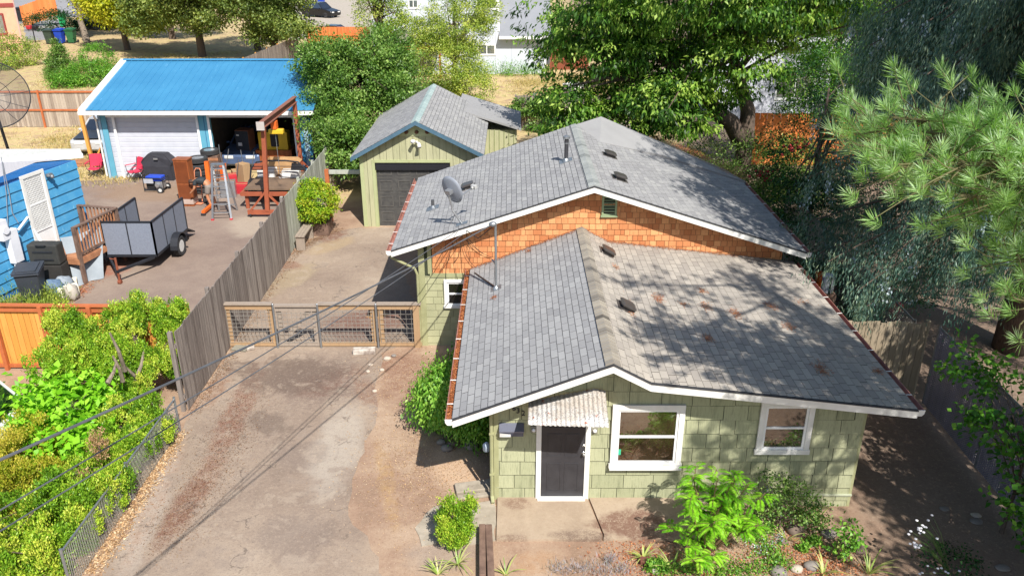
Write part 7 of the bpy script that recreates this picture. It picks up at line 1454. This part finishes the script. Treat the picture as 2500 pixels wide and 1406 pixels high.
# --- blue cedar: drooping boughs with silver cone clusters
ced = thing('blue_cedar', 'tall weeping blue green conifer with silvery cones at the right', 'tree', (13.0, 19.0, 0)); rg = np.random.default_rng(40); pr = random.Random(40)
b = MB(); b.tube([(13, 19, -.1), (13, 19, 3), (12.9, 19, 8), (13, 19, 15)], [.42, .36, .26, .06], 10); b.build('trunk', MT['bark'], ced, smooth=True)
segs = []; bm_ = MB()
def bough(a, e, droop, r):
    a, e = Vector(a), Vector(e); mid = a.lerp(e, .5) + Vector((0, 0, droop)); pts = []
    for i in range(9): t = i / 8; pts.append((a.lerp(mid, t)).lerp(mid.lerp(e, t), t))
    bm_.tube(pts, [r * (1 - .1 * i) for i in range(9)], 5)
    for i in range(2, 9): segs.append((np.array(pts[i]), np.array((pts[i] - pts[i - 1]).normalized())))
for i in range(150):
    an = pr.uniform(0, 2 * math.pi) if i % 3 == 0 else pr.uniform(math.pi * .62, math.pi * 1.5); z = pr.uniform(3.2, 14.0); L_ = (5.5 - max(0, z - 9) * .45) * pr.uniform(.72, 1.08)
    a = Vector((13, 19, z)); e = a + Vector((math.cos(an) * L_, math.sin(an) * L_, -.6 - pr.uniform(.3, 1.0)))
    bough(a, e, .9, .06)
bm_.build('branch', MT['bark'], ced)
S = np.array([s[0] for s in segs]); T_ = np.array([s[1] for s in segs]); C = []; 
for k in range(9):
    C.append(S + rg.normal(0, 1, S.shape) * (.24, .24, .1))
C = np.concatenate(C); C[:, 2] -= np.abs(rg.normal(0, .25, len(C))); Dd = np.tile(T_, (9, 1))
V, F, r = cluster_leaves(rg, C, Dd, 56, .1, .12, .022, 'weep', rg.uniform(.1, .8, len(C))); npmesh('foliage', V, F, lm('cedar', .3), ced, r)
sel = rg.choice(len(C), 900, replace=False); Cc = C[sel]; Cc[:, 2] -= .3
V, F, r = cluster_leaves(rg, Cc, Dd[sel], 24, .06, .08, .045, 'weep', rg.uniform(.3, .9, len(Cc))); npmesh('cone_cluster', V, F, lm('silver', .1), ced, r)
# --- pine with long needle fans, close to the camera
def pine(name, label, base, H, limb_list, tufts, nlen, seed, extra=0):
    rg = np.random.default_rng(seed); pr = random.Random(seed); t = thing(name, label, 'tree', base); b = MB(); bx, by = base[0], base[1]
    b.tube([(bx, by, -.2), (bx, by, H * .5), (bx + .1, by, H)], [.34, .25, .05], 10); b.build('trunk', MT['bark'], t, smooth=True)
    lb = MB(); P = []; D = []
    for e in limb_list:
        e = Vector(e); a = Vector((bx, by, min(H - .5, e.z + .4 + pr.uniform(-.5, .8)))); mid = a.lerp(e, .55) + Vector((0, 0, -.35)); pts = [(a.lerp(mid, i / 8)).lerp(mid.lerp(e, i / 8), i / 8) for i in range(9)]
        lb.tube(pts, [.05 - .005 * i for i in range(9)], 5)
        for j in range(tufts):
            k = min(8, int(3 + 6 * pr.random() ** .7)); q = pts[k]; dr = (pts[k] - pts[k - 1]).normalized(); sd_ = Vector((pr.gauss(0, .6), pr.gauss(0, .6), pr.gauss(.05, .38))); tp = q + sd_ * (.8 if k < 8 else .55)
            lb.tube([q - dr * .2, q.lerp(tp, .5) - Vector((0, 0, .05)), tp], [.01, .008, .005], 4); P.append(tp); d2 = (tp - q).normalized() * .5 + dr * .4 + Vector((0, 0, .75)); D.append(d2.normalized())
    lb.build('branch', mat('twig', '6e6a48', '5a5238', rough=.9), t); P = np.array(P); D = np.array(D); n = 54; PP = np.repeat(P, n, 0); DD = np.repeat(D, n, 0)
    off = rg.random(len(PP))[:, None]; PP = PP - DD * off * .16; N_ = rg.normal(0, 1, PP.shape); N_ -= DD * (N_ * DD).sum(1, keepdims=True); N_ = unit(N_)
    dirs = unit(DD * 1.0 + N_ * (.45 + .75 * off)); dirs[:, 2] -= .12 * off[:, 0]; ln = nlen * rg.uniform(.75, 1.15, len(PP)); wd = np.full(len(PP), .0105)
    V, F, r = leaf_arrays(PP, dirs, rg.normal(0, 1, PP.shape), ln, wd, np.clip(np.repeat(rg.uniform(.3, .8, len(P)), n) + (1 - off[:, 0]) * .25 - .1 + rg.normal(0, .1, len(PP)), 0, 1), fold=0)
    npmesh('needles', V, F, lm('pine', .5), t, r); return t
tp_ = []
def PT(px, py, t): u, y, w_ = _ray(px, py); return Vector((u * t, y * t, CAM_H + w_ * t))
for px, py, t in ((2095, 280, 10.6), (2150, 310, 10.4), (2160, 370, 10.2), (2210, 350, 10.6), (2275, 330, 10.8), (2255, 420, 10.1), (2330, 390, 10.4), (2340, 480, 9.9), (2400, 390, 10.8), (2420, 450, 10.2), (2470, 410, 11), (2480, 520, 10), (2470, 640, 9.8), (2500, 740, 9.6), (2540, 460, 10), (2560, 600, 9.6), (2190, 400, 10.0), (2370, 350, 11.4)): tp_.append(PT(px, py, t))
inview = len(tp_); pr = random.Random(9)
for i in range(20): tp_.append(Vector((pr.uniform(5.6, 11.5), pr.uniform(5.0, 11.0), pr.uniform(8.6, 13.5))))
tp_ = [p for p in tp_[:inview]] + [p for p in tp_[inview:] if p.x / max(.1, p.y * CT + (CAM_H - p.z) * ST) > .77]
pine('pine_tree', 'bright green long needled pine reaching in from the right edge', (9.6, 8.6, -.15), 14.5, tp_, 48, .2, 50)
plant('fir_tree', 'shade casting conifer standing beyond the right front edge', 'tree', (13.0, 6.0, -.1), [((12.6, 6.4, 6.0), (2.9, 3.2, 2.6), 170), ((12.8, 6.0, 9.4), (2.8, 3.0, 2.8), 120), ((11.9, 9.4, 5.6), (2.0, 2.4, 2.4), 80), ((10.9, 5.0, 7.0), (2.0, 1.8, 2.0), 90), ((15, 3, 6.5), (3, 3, 3), 130), ((11.6, 11.6, 6.2), (1.2, 1.6, 1.6), 50)], (.22, .1), 'dark', 'weep', 50, .17, .3, seed=51, tips=40)
plant('tall_conifer', 'high dark conifer crown beyond the right edge casting shade on the rear roof', 'tree', (12.8, 13.6, -.1), [((10.3, 13.7, 12.2), (2.3, 2.2, 2.0), 110), ((12.6, 13.8, 14.6), (3.0, 3.0, 2.6), 130), ((11.4, 15.0, 17.2), (2.4, 2.4, 2.0), 80)], (.22, .1), 'dark', 'weep', 60, .17, .26, seed=54, tips=30, top=(12.6, 13.8, 16))
plant('lilac_shrub', 'broad leaved green shrub before the slatted fence at the right edge', 'shrub', (9.0, 12.0, -.17), [((9.0, 12.7, 1.9), (.55, 1.1, .85), 55), ((9.1, 11.2, 1.2), (.7, 1.1, .9), 60), ((8.95, 13.9, 2.3), (.4, .6, .4), 18)], (.12, .1), 'bright', 'broad', 15, .14, .035, seed=52, tips=26, tone=(.0, .6))
# --- left foreground: golden arborvitae hedge along the chain link fence
def blobX(px, py, xx, r, n): q = X(px, py, xx); return ((q.x, q.y, q.z), r, n)
TH = dict(leaf=(.055, .026), mode='up', m=50, sig=.038)
def thuja(label, base, blobs, col, seed, tips=10): return plant('arborvitae', label, 'shrub', base, blobs, TH['leaf'], col, TH['mode'], TH['m'], TH['sig'], .07, group='arborvitae along the low chain link fence', seed=seed, tips=tips, tone=(.0, 1.0), shell=.6, wood='stem', crown='foliage', sub=1, trans=.22)
thuja('tall lime green arborvitae leaning on the grey fence end', (-7.95, 17.3, 0), [blobX(425, 812, -8.0, (.5, .55, .8), 300), blobX(362, 772, -8.6, (.42, .42, .5), 150), blobX(430, 870, -7.9, (.42, .4, .4), 130), blobX(392, 905, -8.0, (.4, .4, .36), 120)], 'thuja', 60)
thuja('twin topped arborvitae before the honey coloured fence', (-9.7, 16.4, 0), [blobX(163, 812, -10.0, (.38, .4, .62), 170), blobX(210, 820, -9.6, (.4, .4, .45), 150), blobX(175, 880, -9.7, (.7, .6, .55), 230), blobX(120, 905, -9.9, (.5, .5, .5), 150), blobX(240, 880, -9.2, (.5, .5, .4), 150)], 'thuja', 61)
thuja('arborvitae with bare trunks showing in its middle', (-8.6, 16.6, 0), [blobX(300, 800, -8.9, (.42, .42, .5), 170), blobX(310, 868, -8.6, (.42, .4, .38), 140), blobX(350, 900, -8.3, (.3, .3, .28), 80), blobX(270, 860, -8.9, (.35, .35, .3), 90), blobX(290, 905, -8.7, (.35, .3, .28), 80)], 'thuja', 62, 26)
thuja('arborvitae clump just below the service cable', (-8.4, 14.6, 0), [blobX(385, 1035, -7.5, (.22, .4, .3), 70), blobX(345, 985, -8.1, (.5, .5, .5), 160), blobX(300, 1050, -8.1, (.6, .7, .55), 240), blobX(360, 1055, -7.7, (.35, .5, .45), 120)], 'thuja', 63)
thuja('low arborvitae spilling over the chain link at its middle', (-8.4, 12.9, 0), [blobX(320, 1130, -7.5, (.22, .5, .35), 100), blobX(285, 1180, -7.45, (.28, .5, .4), 160), blobX(255, 1215, -7.45, (.28, .5, .4), 140), blobX(375, 1060, -7.4, (.24, .5, .36), 120), blobX(215, 1240, -7.5, (.3, .5, .45), 160), blobX(330, 1110, -7.45, (.28, .5, .4), 130), blobX(350, 1090, -7.5, (.2, .4, .35), 90), blobX(260, 1150, -8.1, (.55, .7, .6), 240), blobX(200, 1200, -8.4, (.6, .7, .7), 260), blobX(290, 1200, -7.8, (.35, .5, .4), 110)], 'thuja', 64)
thuja('wide golden arborvitae at the left edge of the photo', (-9.2, 12.4, 0), [blobX(60, 1130, -9.4, (.9, .9, .8), 380), blobX(110, 1210, -8.9, (.6, .8, .8), 260), blobX(20, 1220, -9.2, (.7, .8, .8), 240)], 'thuja_gold', 65)
thuja('golden green arborvitae in the lower left corner', (-8.8, 10.6, 0), [blobX(200, 1270, -7.6, (.22, .5, .4), 120), blobX(140, 1240, -8.0, (.5, .6, .6), 200), blobX(160, 1350, -7.7, (.35, .5, .5), 180), blobX(90, 1390, -7.9, (.5, .5, .5), 200), blobX(30, 1360, -8.4, (.6, .6, .6), 200), blobX(60, 1320, -8.6, (.8, .9, .8), 330), blobX(150, 1310, -8.3, (.5, .7, .7), 200), blobX(20, 1400, -8.6, (.8, .8, .7), 200), blobX(120, 1400, -8.2, (.5, .6, .6), 140)], 'thuja', 66)
plant('broadleaf_shrub', 'lime green large leaved shrub growing through the hedge', 'shrub', (-9.0, 14.2, 0), [blobX(215, 945, -9.2, (.62, .5, .28), 60), blobX(130, 1010, -9.5, (.7, .6, .4), 80), blobX(200, 1030, -9.0, (.7, .6, .35), 80), blobX(150, 1085, -8.9, (.55, .5, .3), 50), blobX(100, 960, -9.8, (.45, .4, .3), 30)], (.17, .13), 'lime', 'broad', 13, .17, .04, seed=67, tips=30, tone=(.2, .95))
plant('sapling', 'bright sapling poking through the chain link near the bottom', 'shrub', g0(235, 1325), [blobX(240, 1260, -7.75, (.22, .25, .3), 26), blobX(232, 1310, -7.7, (.2, .2, .22), 16)], (.12, .09), 'bright', 'broad', 10, .09, .015, seed=68, tips=8, tone=(.4, .9))
for (px, py, lab) in ((240, 1085, 'dead tan frond patch in the middle of the hedge'), (212, 1185, 'smaller dead tan frond patch lower in the hedge')):
    q = X(px, py, -7.75); litter_ = plant('dead_branch', lab, 'dead branch', tuple(q), [(tuple(q), (.14, .2, .26), 26)], (.05, .02), 'deadtan', 'up', 30, .04, .02, seed=px, tips=5)
b = MB(); pr = random.Random(2)
for (ax, ay, bx_, by_) in ((305, 905, 268, 812), (300, 930, 275, 868), (330, 930, 352, 850), (345, 940, 300, 890), (262, 935, 285, 880), (335, 950, 362, 905)): b.tube([X(ax, ay, -8.25), X((ax + bx_) / 2 + 4, (ay + by_) / 2, -8.2), X(bx_, by_, -8.3)], [.05, .035, .02], 6)
tag(b.build('pruned_shrub', MT['bark_pale'], None, origin=(-8.4, 16.4, 0)), 'bare pruned grey stems showing in the hedge', 'shrub')
# --- beds by the house
plant('wisteria_bush', 'glossy green bush half in the shade of the front roof', 'shrub', (-.95, 14.9, 0), [((-1.5, 15.3, .8), (.5, .8, .6), 190), ((-1.15, 15.4, .85), (.5, .9, .65), 150), ((-.85, 14.6, .7), (.45, .6, .55), 90), ((-1.7, 15.2, .6), (.5, .4, .3), 30), ((-.75, 16.2, .8), (.4, .7, .6), 80)], (.09, .042), 'bright', 'droop', 38, .1, .035, seed=69, tips=16, tone=(.35, .95))
plant('boxwood', 'small round evergreen bush by the driveway edge path', 'shrub', g0(1108, 1330), [(tuple(GG(1108, 1325) + Vector((0, 0, .36))), (.3, .3, .34), 300), (tuple(GG(1138, 1328) + Vector((.02, .1, .7))), (.1, .1, .2), 40), (tuple(GG(1095, 1325) + Vector((0, .1, .66))), (.12, .12, .16), 26)], (.045, .022), 'thuja', 'up', 44, .03, .02, seed=70, tips=14, tone=(.0, .95), sub=.5)
q = GG(780, 552); plant('nandina_bush', 'round yellow green bush in a box by the pale fence', 'shrub', (-6.9, 27.7, 0), [((-6.95, 27.6, 1.25), (.68, .68, .62), 230)], (.075, .05), 'nandina', 'broad', 40, .1, .035, seed=71, tips=14, tone=(.15, .9), shell=.65)
plant('rose_shrub', 'dark leggy rose shrub against the right end of the front wall', 'shrub', g0(1900, 1298), [(tuple(GG(1900, 1298) + Vector((-.05, .2, .6))), (.42, .3, .45), 60), (tuple(GG(1900, 1298) + Vector((.35, .15, .55))), (.3, .3, .35), 36), (tuple(GG(1900, 1298) + Vector((.7, .1, .3))), (.25, .25, .2), 24)], (.055, .034), 'mid', 'broad', 24, .08, .015, seed=72, tips=26, tone=(0, .8))
plant('sucker_shrub', 'small bright oval leaved shrub beside the shaded yard', 'shrub', g0(2065, 1372), [(tuple(GG(2065, 1372) + Vector((.02, .05, .6))), (.2, .2, .18), 20), (tuple(GG(2065, 1372) + Vector((-.1, .0, .35))), (.2, .2, .2), 16)], (.075, .055), 'bright', 'broad', 10, .06, .012, seed=73, tips=14, tone=(.2, .9))
plant('weed_plant', 'weedy tall grass by the dark bin at the bungalow', 'shrub', g0(60, 760), [(tuple(GG(60, 762) + Vector((0, 0, .05))), (1.1, .4, .2), 90), (tuple(GG(125, 735) + Vector((0, 0, .05))), (.5, .4, .2), 40), (tuple(GG(15, 715) + Vector((0, 0, .3))), (.4, .5, .4), 40)], (.12, .02), 'sage', 'up', 46, .11, .02, seed=74, tips=4)
plant('weed_plant', 'clump of green weeds between the bin and the foam blocks', 'shrub', g0(145, 690), [(tuple(GG(140, 688) + Vector((0, 0, .12))), (.4, .2, .15), 40)], (.11, .02), 'sage', 'up', 46, .1, .02, seed=75, tips=4)
plant('lawn_shrub', 'low green growth at the foot of the pale house wall', 'shrub', g0(1225, 185), [(tuple(GG(1225, 186) + Vector((0, 0, .2))), (2.2, .6, .45), 70), (tuple(GG(1290, 184) + Vector((0, 0, .1))), (1.6, .5, .3), 36)], (.14, .04), 'bright', 'up', 30, .2, .02, seed=76, tips=3)
# --- sumac-like shrub with feather leaves
def pinnate(name, label, base, tipsP, nl, L_, pairs, lf, col, seed, cat='shrub', stem=.018, spread=.5):
    rg = np.random.default_rng(seed); pr = random.Random(seed); t = thing(name, label, cat, tuple(base)); st = MB(); P = []; D = []; U = []; l = []; w = []; rr = []
    for tip in tipsP:
        tip = Vector(tip); b0 = Vector(base); mid = b0.lerp(tip, .5) + Vector((pr.uniform(-.1, .1), pr.uniform(-.1, .1), .1)); st.tube([b0, mid, tip], [stem, stem * .7, stem * .4], 5)
        for k in range(nl):
            an = pr.uniform(0, 2 * math.pi); a = mid.lerp(tip, pr.uniform(.3, 1.0)); out = Vector((math.cos(an), math.sin(an), pr.uniform(.1, .8))).normalized(); ln = L_ * pr.uniform(.6, 1.1); pts = [a + out * ln * s + Vector((0, 0, -ln * .55 * s * s)) for s in (0, .25, .5, .75, 1)]
            st.tube(pts, [.004, .004, .003, .003, .002], 3, cap=False); tone = pr.uniform(.15, .95); side = out.cross(Vector((0, 0, 1))).normalized()
            for j in range(pairs):
                s = .15 + .85 * j / pairs; p = a + out * ln * s + Vector((0, 0, -ln * .55 * s * s)); tn = (out + Vector((0, 0, -1.1 * s))).normalized(); sz = lf * (1 - .55 * abs(s - .45))
                for sg in (-1, 1): P.append(p); D.append(side * sg * .9 + tn * .55 + Vector((0, 0, -.18))); U.append((0, 0, 1)); l.append(sz); w.append(sz * .24); rr.append(min(1, max(0, tone + pr.gauss(0, .08))))
    V, F, r = leaf_arrays(np.array(P), np.array(D), np.array(U, dtype=float) + rg.normal(0, .2, (len(P), 3)), np.array(l), np.array(w), np.array(rr)); npmesh('foliage', V, F, lm(col, .45), t, r); st.build('stem', mat('stem_brown', '6e5a3c', '54442e'), t); return t
bs = Vector((3.35, 11.2, -.02)); pr = random.Random(5)
pinnate('sumac_shrub', 'tall lime green shrub with feathery leaves before the front wall', bs, [bs + Vector((pr.gauss(0, .36), pr.gauss(.05, .28), pr.uniform(.45, 1.75))) for i in range(40)], 12, .32, 11, .085, 'lime', 80)
# --- strap leaved clumps
def strap(name, label, base, n, ln, wd, seed, col='strap', cat='plant', group=None, lean=.8):
    rg = random.Random(seed); V = []; F = []; r = []; base = Vector(base)
    for i in range(n):
        an = rg.uniform(0, 2 * math.pi); le = rg.uniform(.35, lean); L_ = ln * rg.uniform(.6, 1.1); d = Vector((math.cos(an), math.sin(an), 0)); sd_ = Vector((-d.y, d.x, 0)); tone = rg.random(); k = 7; pv = len(V)
        for j in range(k + 1):
            s = j / k; p = base + d * (.02 + L_ * le * s * (1 + .4 * s)) + Vector((0, 0, L_ * (s - .62 * le * s * s * 1.3))); ww = wd * (1 - s) ** .6 * .5 + .001
            V += [tuple(p - sd_ * ww), tuple(p + sd_ * ww)]
        for j in range(k): F.append((pv + 2 * j, pv + 2 * j + 1, pv + 2 * j + 3, pv + 2 * j + 2)); r.append(tone)
    o = npmesh(name, V, F, lm(col, .3), None, r, origin=tuple(base)); return tag(o, label, cat, group)
for i, (px, py, n, ln, lab) in enumerate(((1118, 1378, 16, .5, 'grey green iris clump right below the small round bush'), (1070, 1402, 12, .45, 'iris clump at the bottom edge left of the railway sleeper'), (1570, 1362, 20, .34, 'yellowish strap leaved clump above the brown brick'), (1990, 1280, 14, .42, 'arching strap leaved clump below the rose shrub'), (1640, 1392, 16, .4, 'strap leaved clump right of the brown brick'), (1920, 1318, 10, .34, 'small strap leaved clump beside the large shaded stone'), (2045, 1340, 9, .4, 'thin bladed clump left of the small oval leaved shrub'), (2010, 1400, 14, .4, 'strap leaved clump at the bottom among the round stones'), (2120, 1400, 14, .55, 'dark arching blades at the edge of the shaded yard'), (1235, 1402, 8, .35, 'few grass blades right of the railway sleeper'), (1690, 1375, 8, .4, 'thin upright blades in the sumac shade'))):
    strap('strap_leaf_plant', lab, GG(px, py), n, ln, .028, 100 + i, group='strap leaved plants in the front bed')
# lavender, ground cover, white flowers, grass
def tuftstuff(name, label, pts, n, ln, wd, col, seed, spread=.12, kind='stuff', cat=None, mode='up', zoff=.02):
    rg = np.random.default_rng(seed); V = []; parts = []
    for (px, py, sx) in pts:
        q = GG(px, py) if isinstance(px, (int, float)) and px > 30 else Vector((px, py, gh(px, py))); P = np.array(q) + rg.normal(0, 1, (n, 3)) * (sx, sx * .8, 0); P[:, 2] = q.z + zoff + rg.random(n) * spread
        D = rg.normal(0, .45, (n, 3)); D[:, 2] += 1.0 if mode == 'up' else .2; parts.append(leaf_arrays(P, D, rg.normal(0, 1, (n, 3)) + ((0, 0, .6) if mode != 'up' else (0, 0, 0)), ln * rg.uniform(.5, 1.2, n), wd * rg.uniform(.6, 1.2, n), rg.random(n)))
    V, F, r = join(parts); o = npmesh(name, V, F, lm(col, .3), None, r); return tag(o, label, cat, None, kind)
leafmat('leaf_lav', ['807c84', '9a96a0', 'b0aab4', '8a8c74'], .8, .2); GREENS['lav'] = ['807c84', '9a96a0', 'b0aab4', '8a8c74']
tuftstuff('lavender', 'grey mauve lavender mass at the bottom edge', [(1360, 1398, .1), (1400, 1404, .12), (1440, 1398, .12), (1480, 1404, .12), (1520, 1400, .08), (1490, 1380, .05)], 120, .12, .01, 'lav', 90, .18)
tuftstuff('ground_cover', 'bright green creeping leaves in the front bed', [(1620, 1400, .12), (1680, 1395, .16), (1740, 1400, .18), (1600, 1385, .08), (1860, 1390, .2), (1880, 1350, .16), (1900, 1380, .12), (1840, 1320, .12), (1800, 1400, .16), (1870, 1300, .1), (1590, 1395, .05), (1985, 1330, .07), (1960, 1345, .05)], 330, .05, .034, 'bright', 91, .16, mode='flat')
tuftstuff('bed_flowers', 'small white flecks of blossom over the creeping leaves', [(1830, 1330, .1), (1870, 1340, .1), (1900, 1325, .06), (1850, 1355, .08)], 60, .025, .022, 'silver', 92, .2, mode='flat')
def strawmat(): GREENS['straw'] = ['a8905c', 'c2ab72', 'd8c48c', '8f9454']; GREENS['debris'] = ['7c4428', 'a86040', 'c88458', 'b0906c']; GREENS['browndebris'] = ['5a4234', '7c5c46', '9c7658', 'a08c70']; GREENS['paledebris'] = ['8a6a4c', 'b08a64', 'c8a67c', 'd6c0a0']
strawmat()
rg = np.random.default_rng(93); pts = [(float(rg.uniform(-34, -17)), float(rg.uniform(35.5, 74)), .9) for _ in range(120)] + [(float(rg.uniform(0, 9)), float(rg.uniform(46, 62)), .8) for _ in range(70)] + [(float(rg.uniform(-24, -17)), float(rg.uniform(27, 43)), .6) for _ in range(50)]
tuftstuff('dry_grass', 'straw coloured dry lawn grass behind the fences', pts, 260, .16, .03, 'straw', 93, .02)
white = thing('queen_annes_lace', 'white flower heads on thin stems over the shaded yard', 'plant', tuple(GG(2300, 1400))); st = MB(); fl = MB(); pr = random.Random(6); q0 = GG(2320, 1400)
for i in range(24):
    px, py = (pr.gauss(2255, 22), pr.gauss(1298, 16)) if i < 17 else (pr.gauss(2238, 10), pr.gauss(1330, 10)); e = G(px, py, .75 + pr.uniform(-.06, .06)); st.tube([q0, q0.lerp(e, .6) + Vector((0, 0, .12)), e], [.003, .003, .002], 3); fl.ball(e, .028, 6, (1, 1, .5))
for i in range(9): e = G(pr.gauss(2290, 25), pr.gauss(1395, 8), .35); st.tube([q0, e], .002, 3); fl.ball(e, .024, 6, (1, 1, .5))
st.build('stem', mat('stem_green', '5a7a3a', '48662c'), white); fl.each('flower_head', mat('flower_white', 'd8d6d8', 'c4c2c8'), white)
plant('leafy_plant', 'low dark leafed plant under the white flower heads', 'plant', tuple(GG(2330, 1405)), [(tuple(GG(2320, 1390) + Vector((0, 0, .2))), (.42, .3, .2), 50)], (.055, .04), 'dark', 'broad', 14, .08, .006, seed=94, tips=8)
# fallen needles and dry leaves
def litter(name, label, n, gen, col, ln, wd, seed, z=.012):
    rg = np.random.default_rng(seed); P = gen(rg, n); n = len(P); P = np.array(P, dtype=float); D = rg.normal(0, 1, (n, 3)); D[:, 2] *= .15; U = rg.normal(0, .3, (n, 3)); U[:, 2] += 1
    P[:, 2] += z + rg.random(n) * .012; V, F, r = leaf_arrays(P, D, U, ln * rg.uniform(.5, 1.3, n), wd * rg.uniform(.5, 1.3, n), rg.random(n)); o = npmesh(name, V, F, lm(col, .1), None, r); return tag(o, label, None, None, 'stuff')
def along(pts, w):
    def gen(rg, n):
        A = [GG(*p) for p in pts]; out = []
        for _ in range(n):
            i = rg.integers(0, len(A) - 1); q = A[i].lerp(A[i + 1], float(rg.random())); out.append((q.x + rg.normal(0, w), q.y + rg.normal(0, w), q.z))
        return out
    return gen
litter('leaf_litter', 'tan dry leaf litter along the chain link fence', 3600, along([(225, 1400), (325, 1240), (395, 1120), (432, 1060)], .11), 'paledebris', .05, .028, 95)
litter('leaf_litter', 'orange brown needle litter beside the long wooden fence', 4200, along([(470, 1010), (560, 870), (640, 740), (720, 620), (760, 590), (830, 560)], .12), 'browndebris', .045, .016, 96)
litter('leaf_litter', 'dark needle litter strewn over the driveway', 4200, along([(400, 1340), (480, 1200), (560, 1080), (600, 960)], .3), 'browndebris', .03, .012, 97)
litter('leaf_litter', 'dry leaves and chips over the front planting bed', 5000, along([(1500, 1350), (1600, 1380), (1750, 1390), (1900, 1350), (2000, 1370), (2060, 1395)], .35), 'debris', .04, .022, 98)
litter('leaf_litter', 'reddish litter along the bungalow yard edge', 1600, along([(160, 730), (200, 700), (240, 650), (280, 620)], .2), 'debris', .06, .025, 99)
litter('gravel', 'pale gravel specks on the tan soil beside the driveway', 5200, along([(1000, 880), (1010, 960), (980, 1100), (1060, 1180), (1120, 1100), (1000, 1250)], .7), 'paledebris', .025, .018, 101)
def roofpile(rg, n):
    out = []
    for (px, py, sx, sy, k, F) in PILES:
        a, U, V, Nn = F; c = onroof(px, py, F)
        for _ in range(k): q = c + U * float(rg.normal(0, sx)) + V * float(rg.normal(0, sy)); out.append((q.x, q.y, q.z + (.1 if k > 390 and F is F5 else .012) + abs(float(rg.normal(0, .012)))))
    return out
PILES = [(1552, 752, .16, .07, 420, F2), (1550, 775, .06, .05, 130, F2), (1505, 655, .07, .05, 90, F2), (1608, 731, .13, .06, 200, F3), (1722, 749, .12, .07, 130, F3), (1795, 766, .13, .06, 200, F3), (1727, 828, .09, .06, 150, F3), (1716, 713, .08, .05, 110, F3), (1884, 750, .12, .1, 160, F3), (1925, 799, .1, .07, 150, F3), (2005, 903, .16, .07, 220, F3), (2143, 909, .06, .05, 90, F3), (1668, 745, .06, .05, 60, F3), (1205, 728, .05, .05, 70, F1), (1290, 615, .06, .04, 60, F1), (1540, 612, .2, .06, 90, F2), (1960, 740, .1, .1, 80, F3),
    (1745, 405, .45, .7, 1500, F5), (1690, 380, .4, .5, 900, F5), (1790, 432, .3, .4, 700, F5), (1640, 360, .3, .5, 400, F5)]
litter('needle_litter', 'clumps of orange pine needles lying on the shingle roofs', 0, roofpile, 'debris', .05, .012, 102, .004)
def seam(rg, n):
    out = []
    for i in range(n):
        x = float(rg.uniform(RL[0], 5.6)); out.append((x, YB - .02 - abs(float(rg.normal(0, .07))), zf(x) + .02))
    return out
litter('needle_litter', 'line of needles caught where the front roof meets the cedar wall', 2600, seam, 'debris', .045, .012, 103, .004)
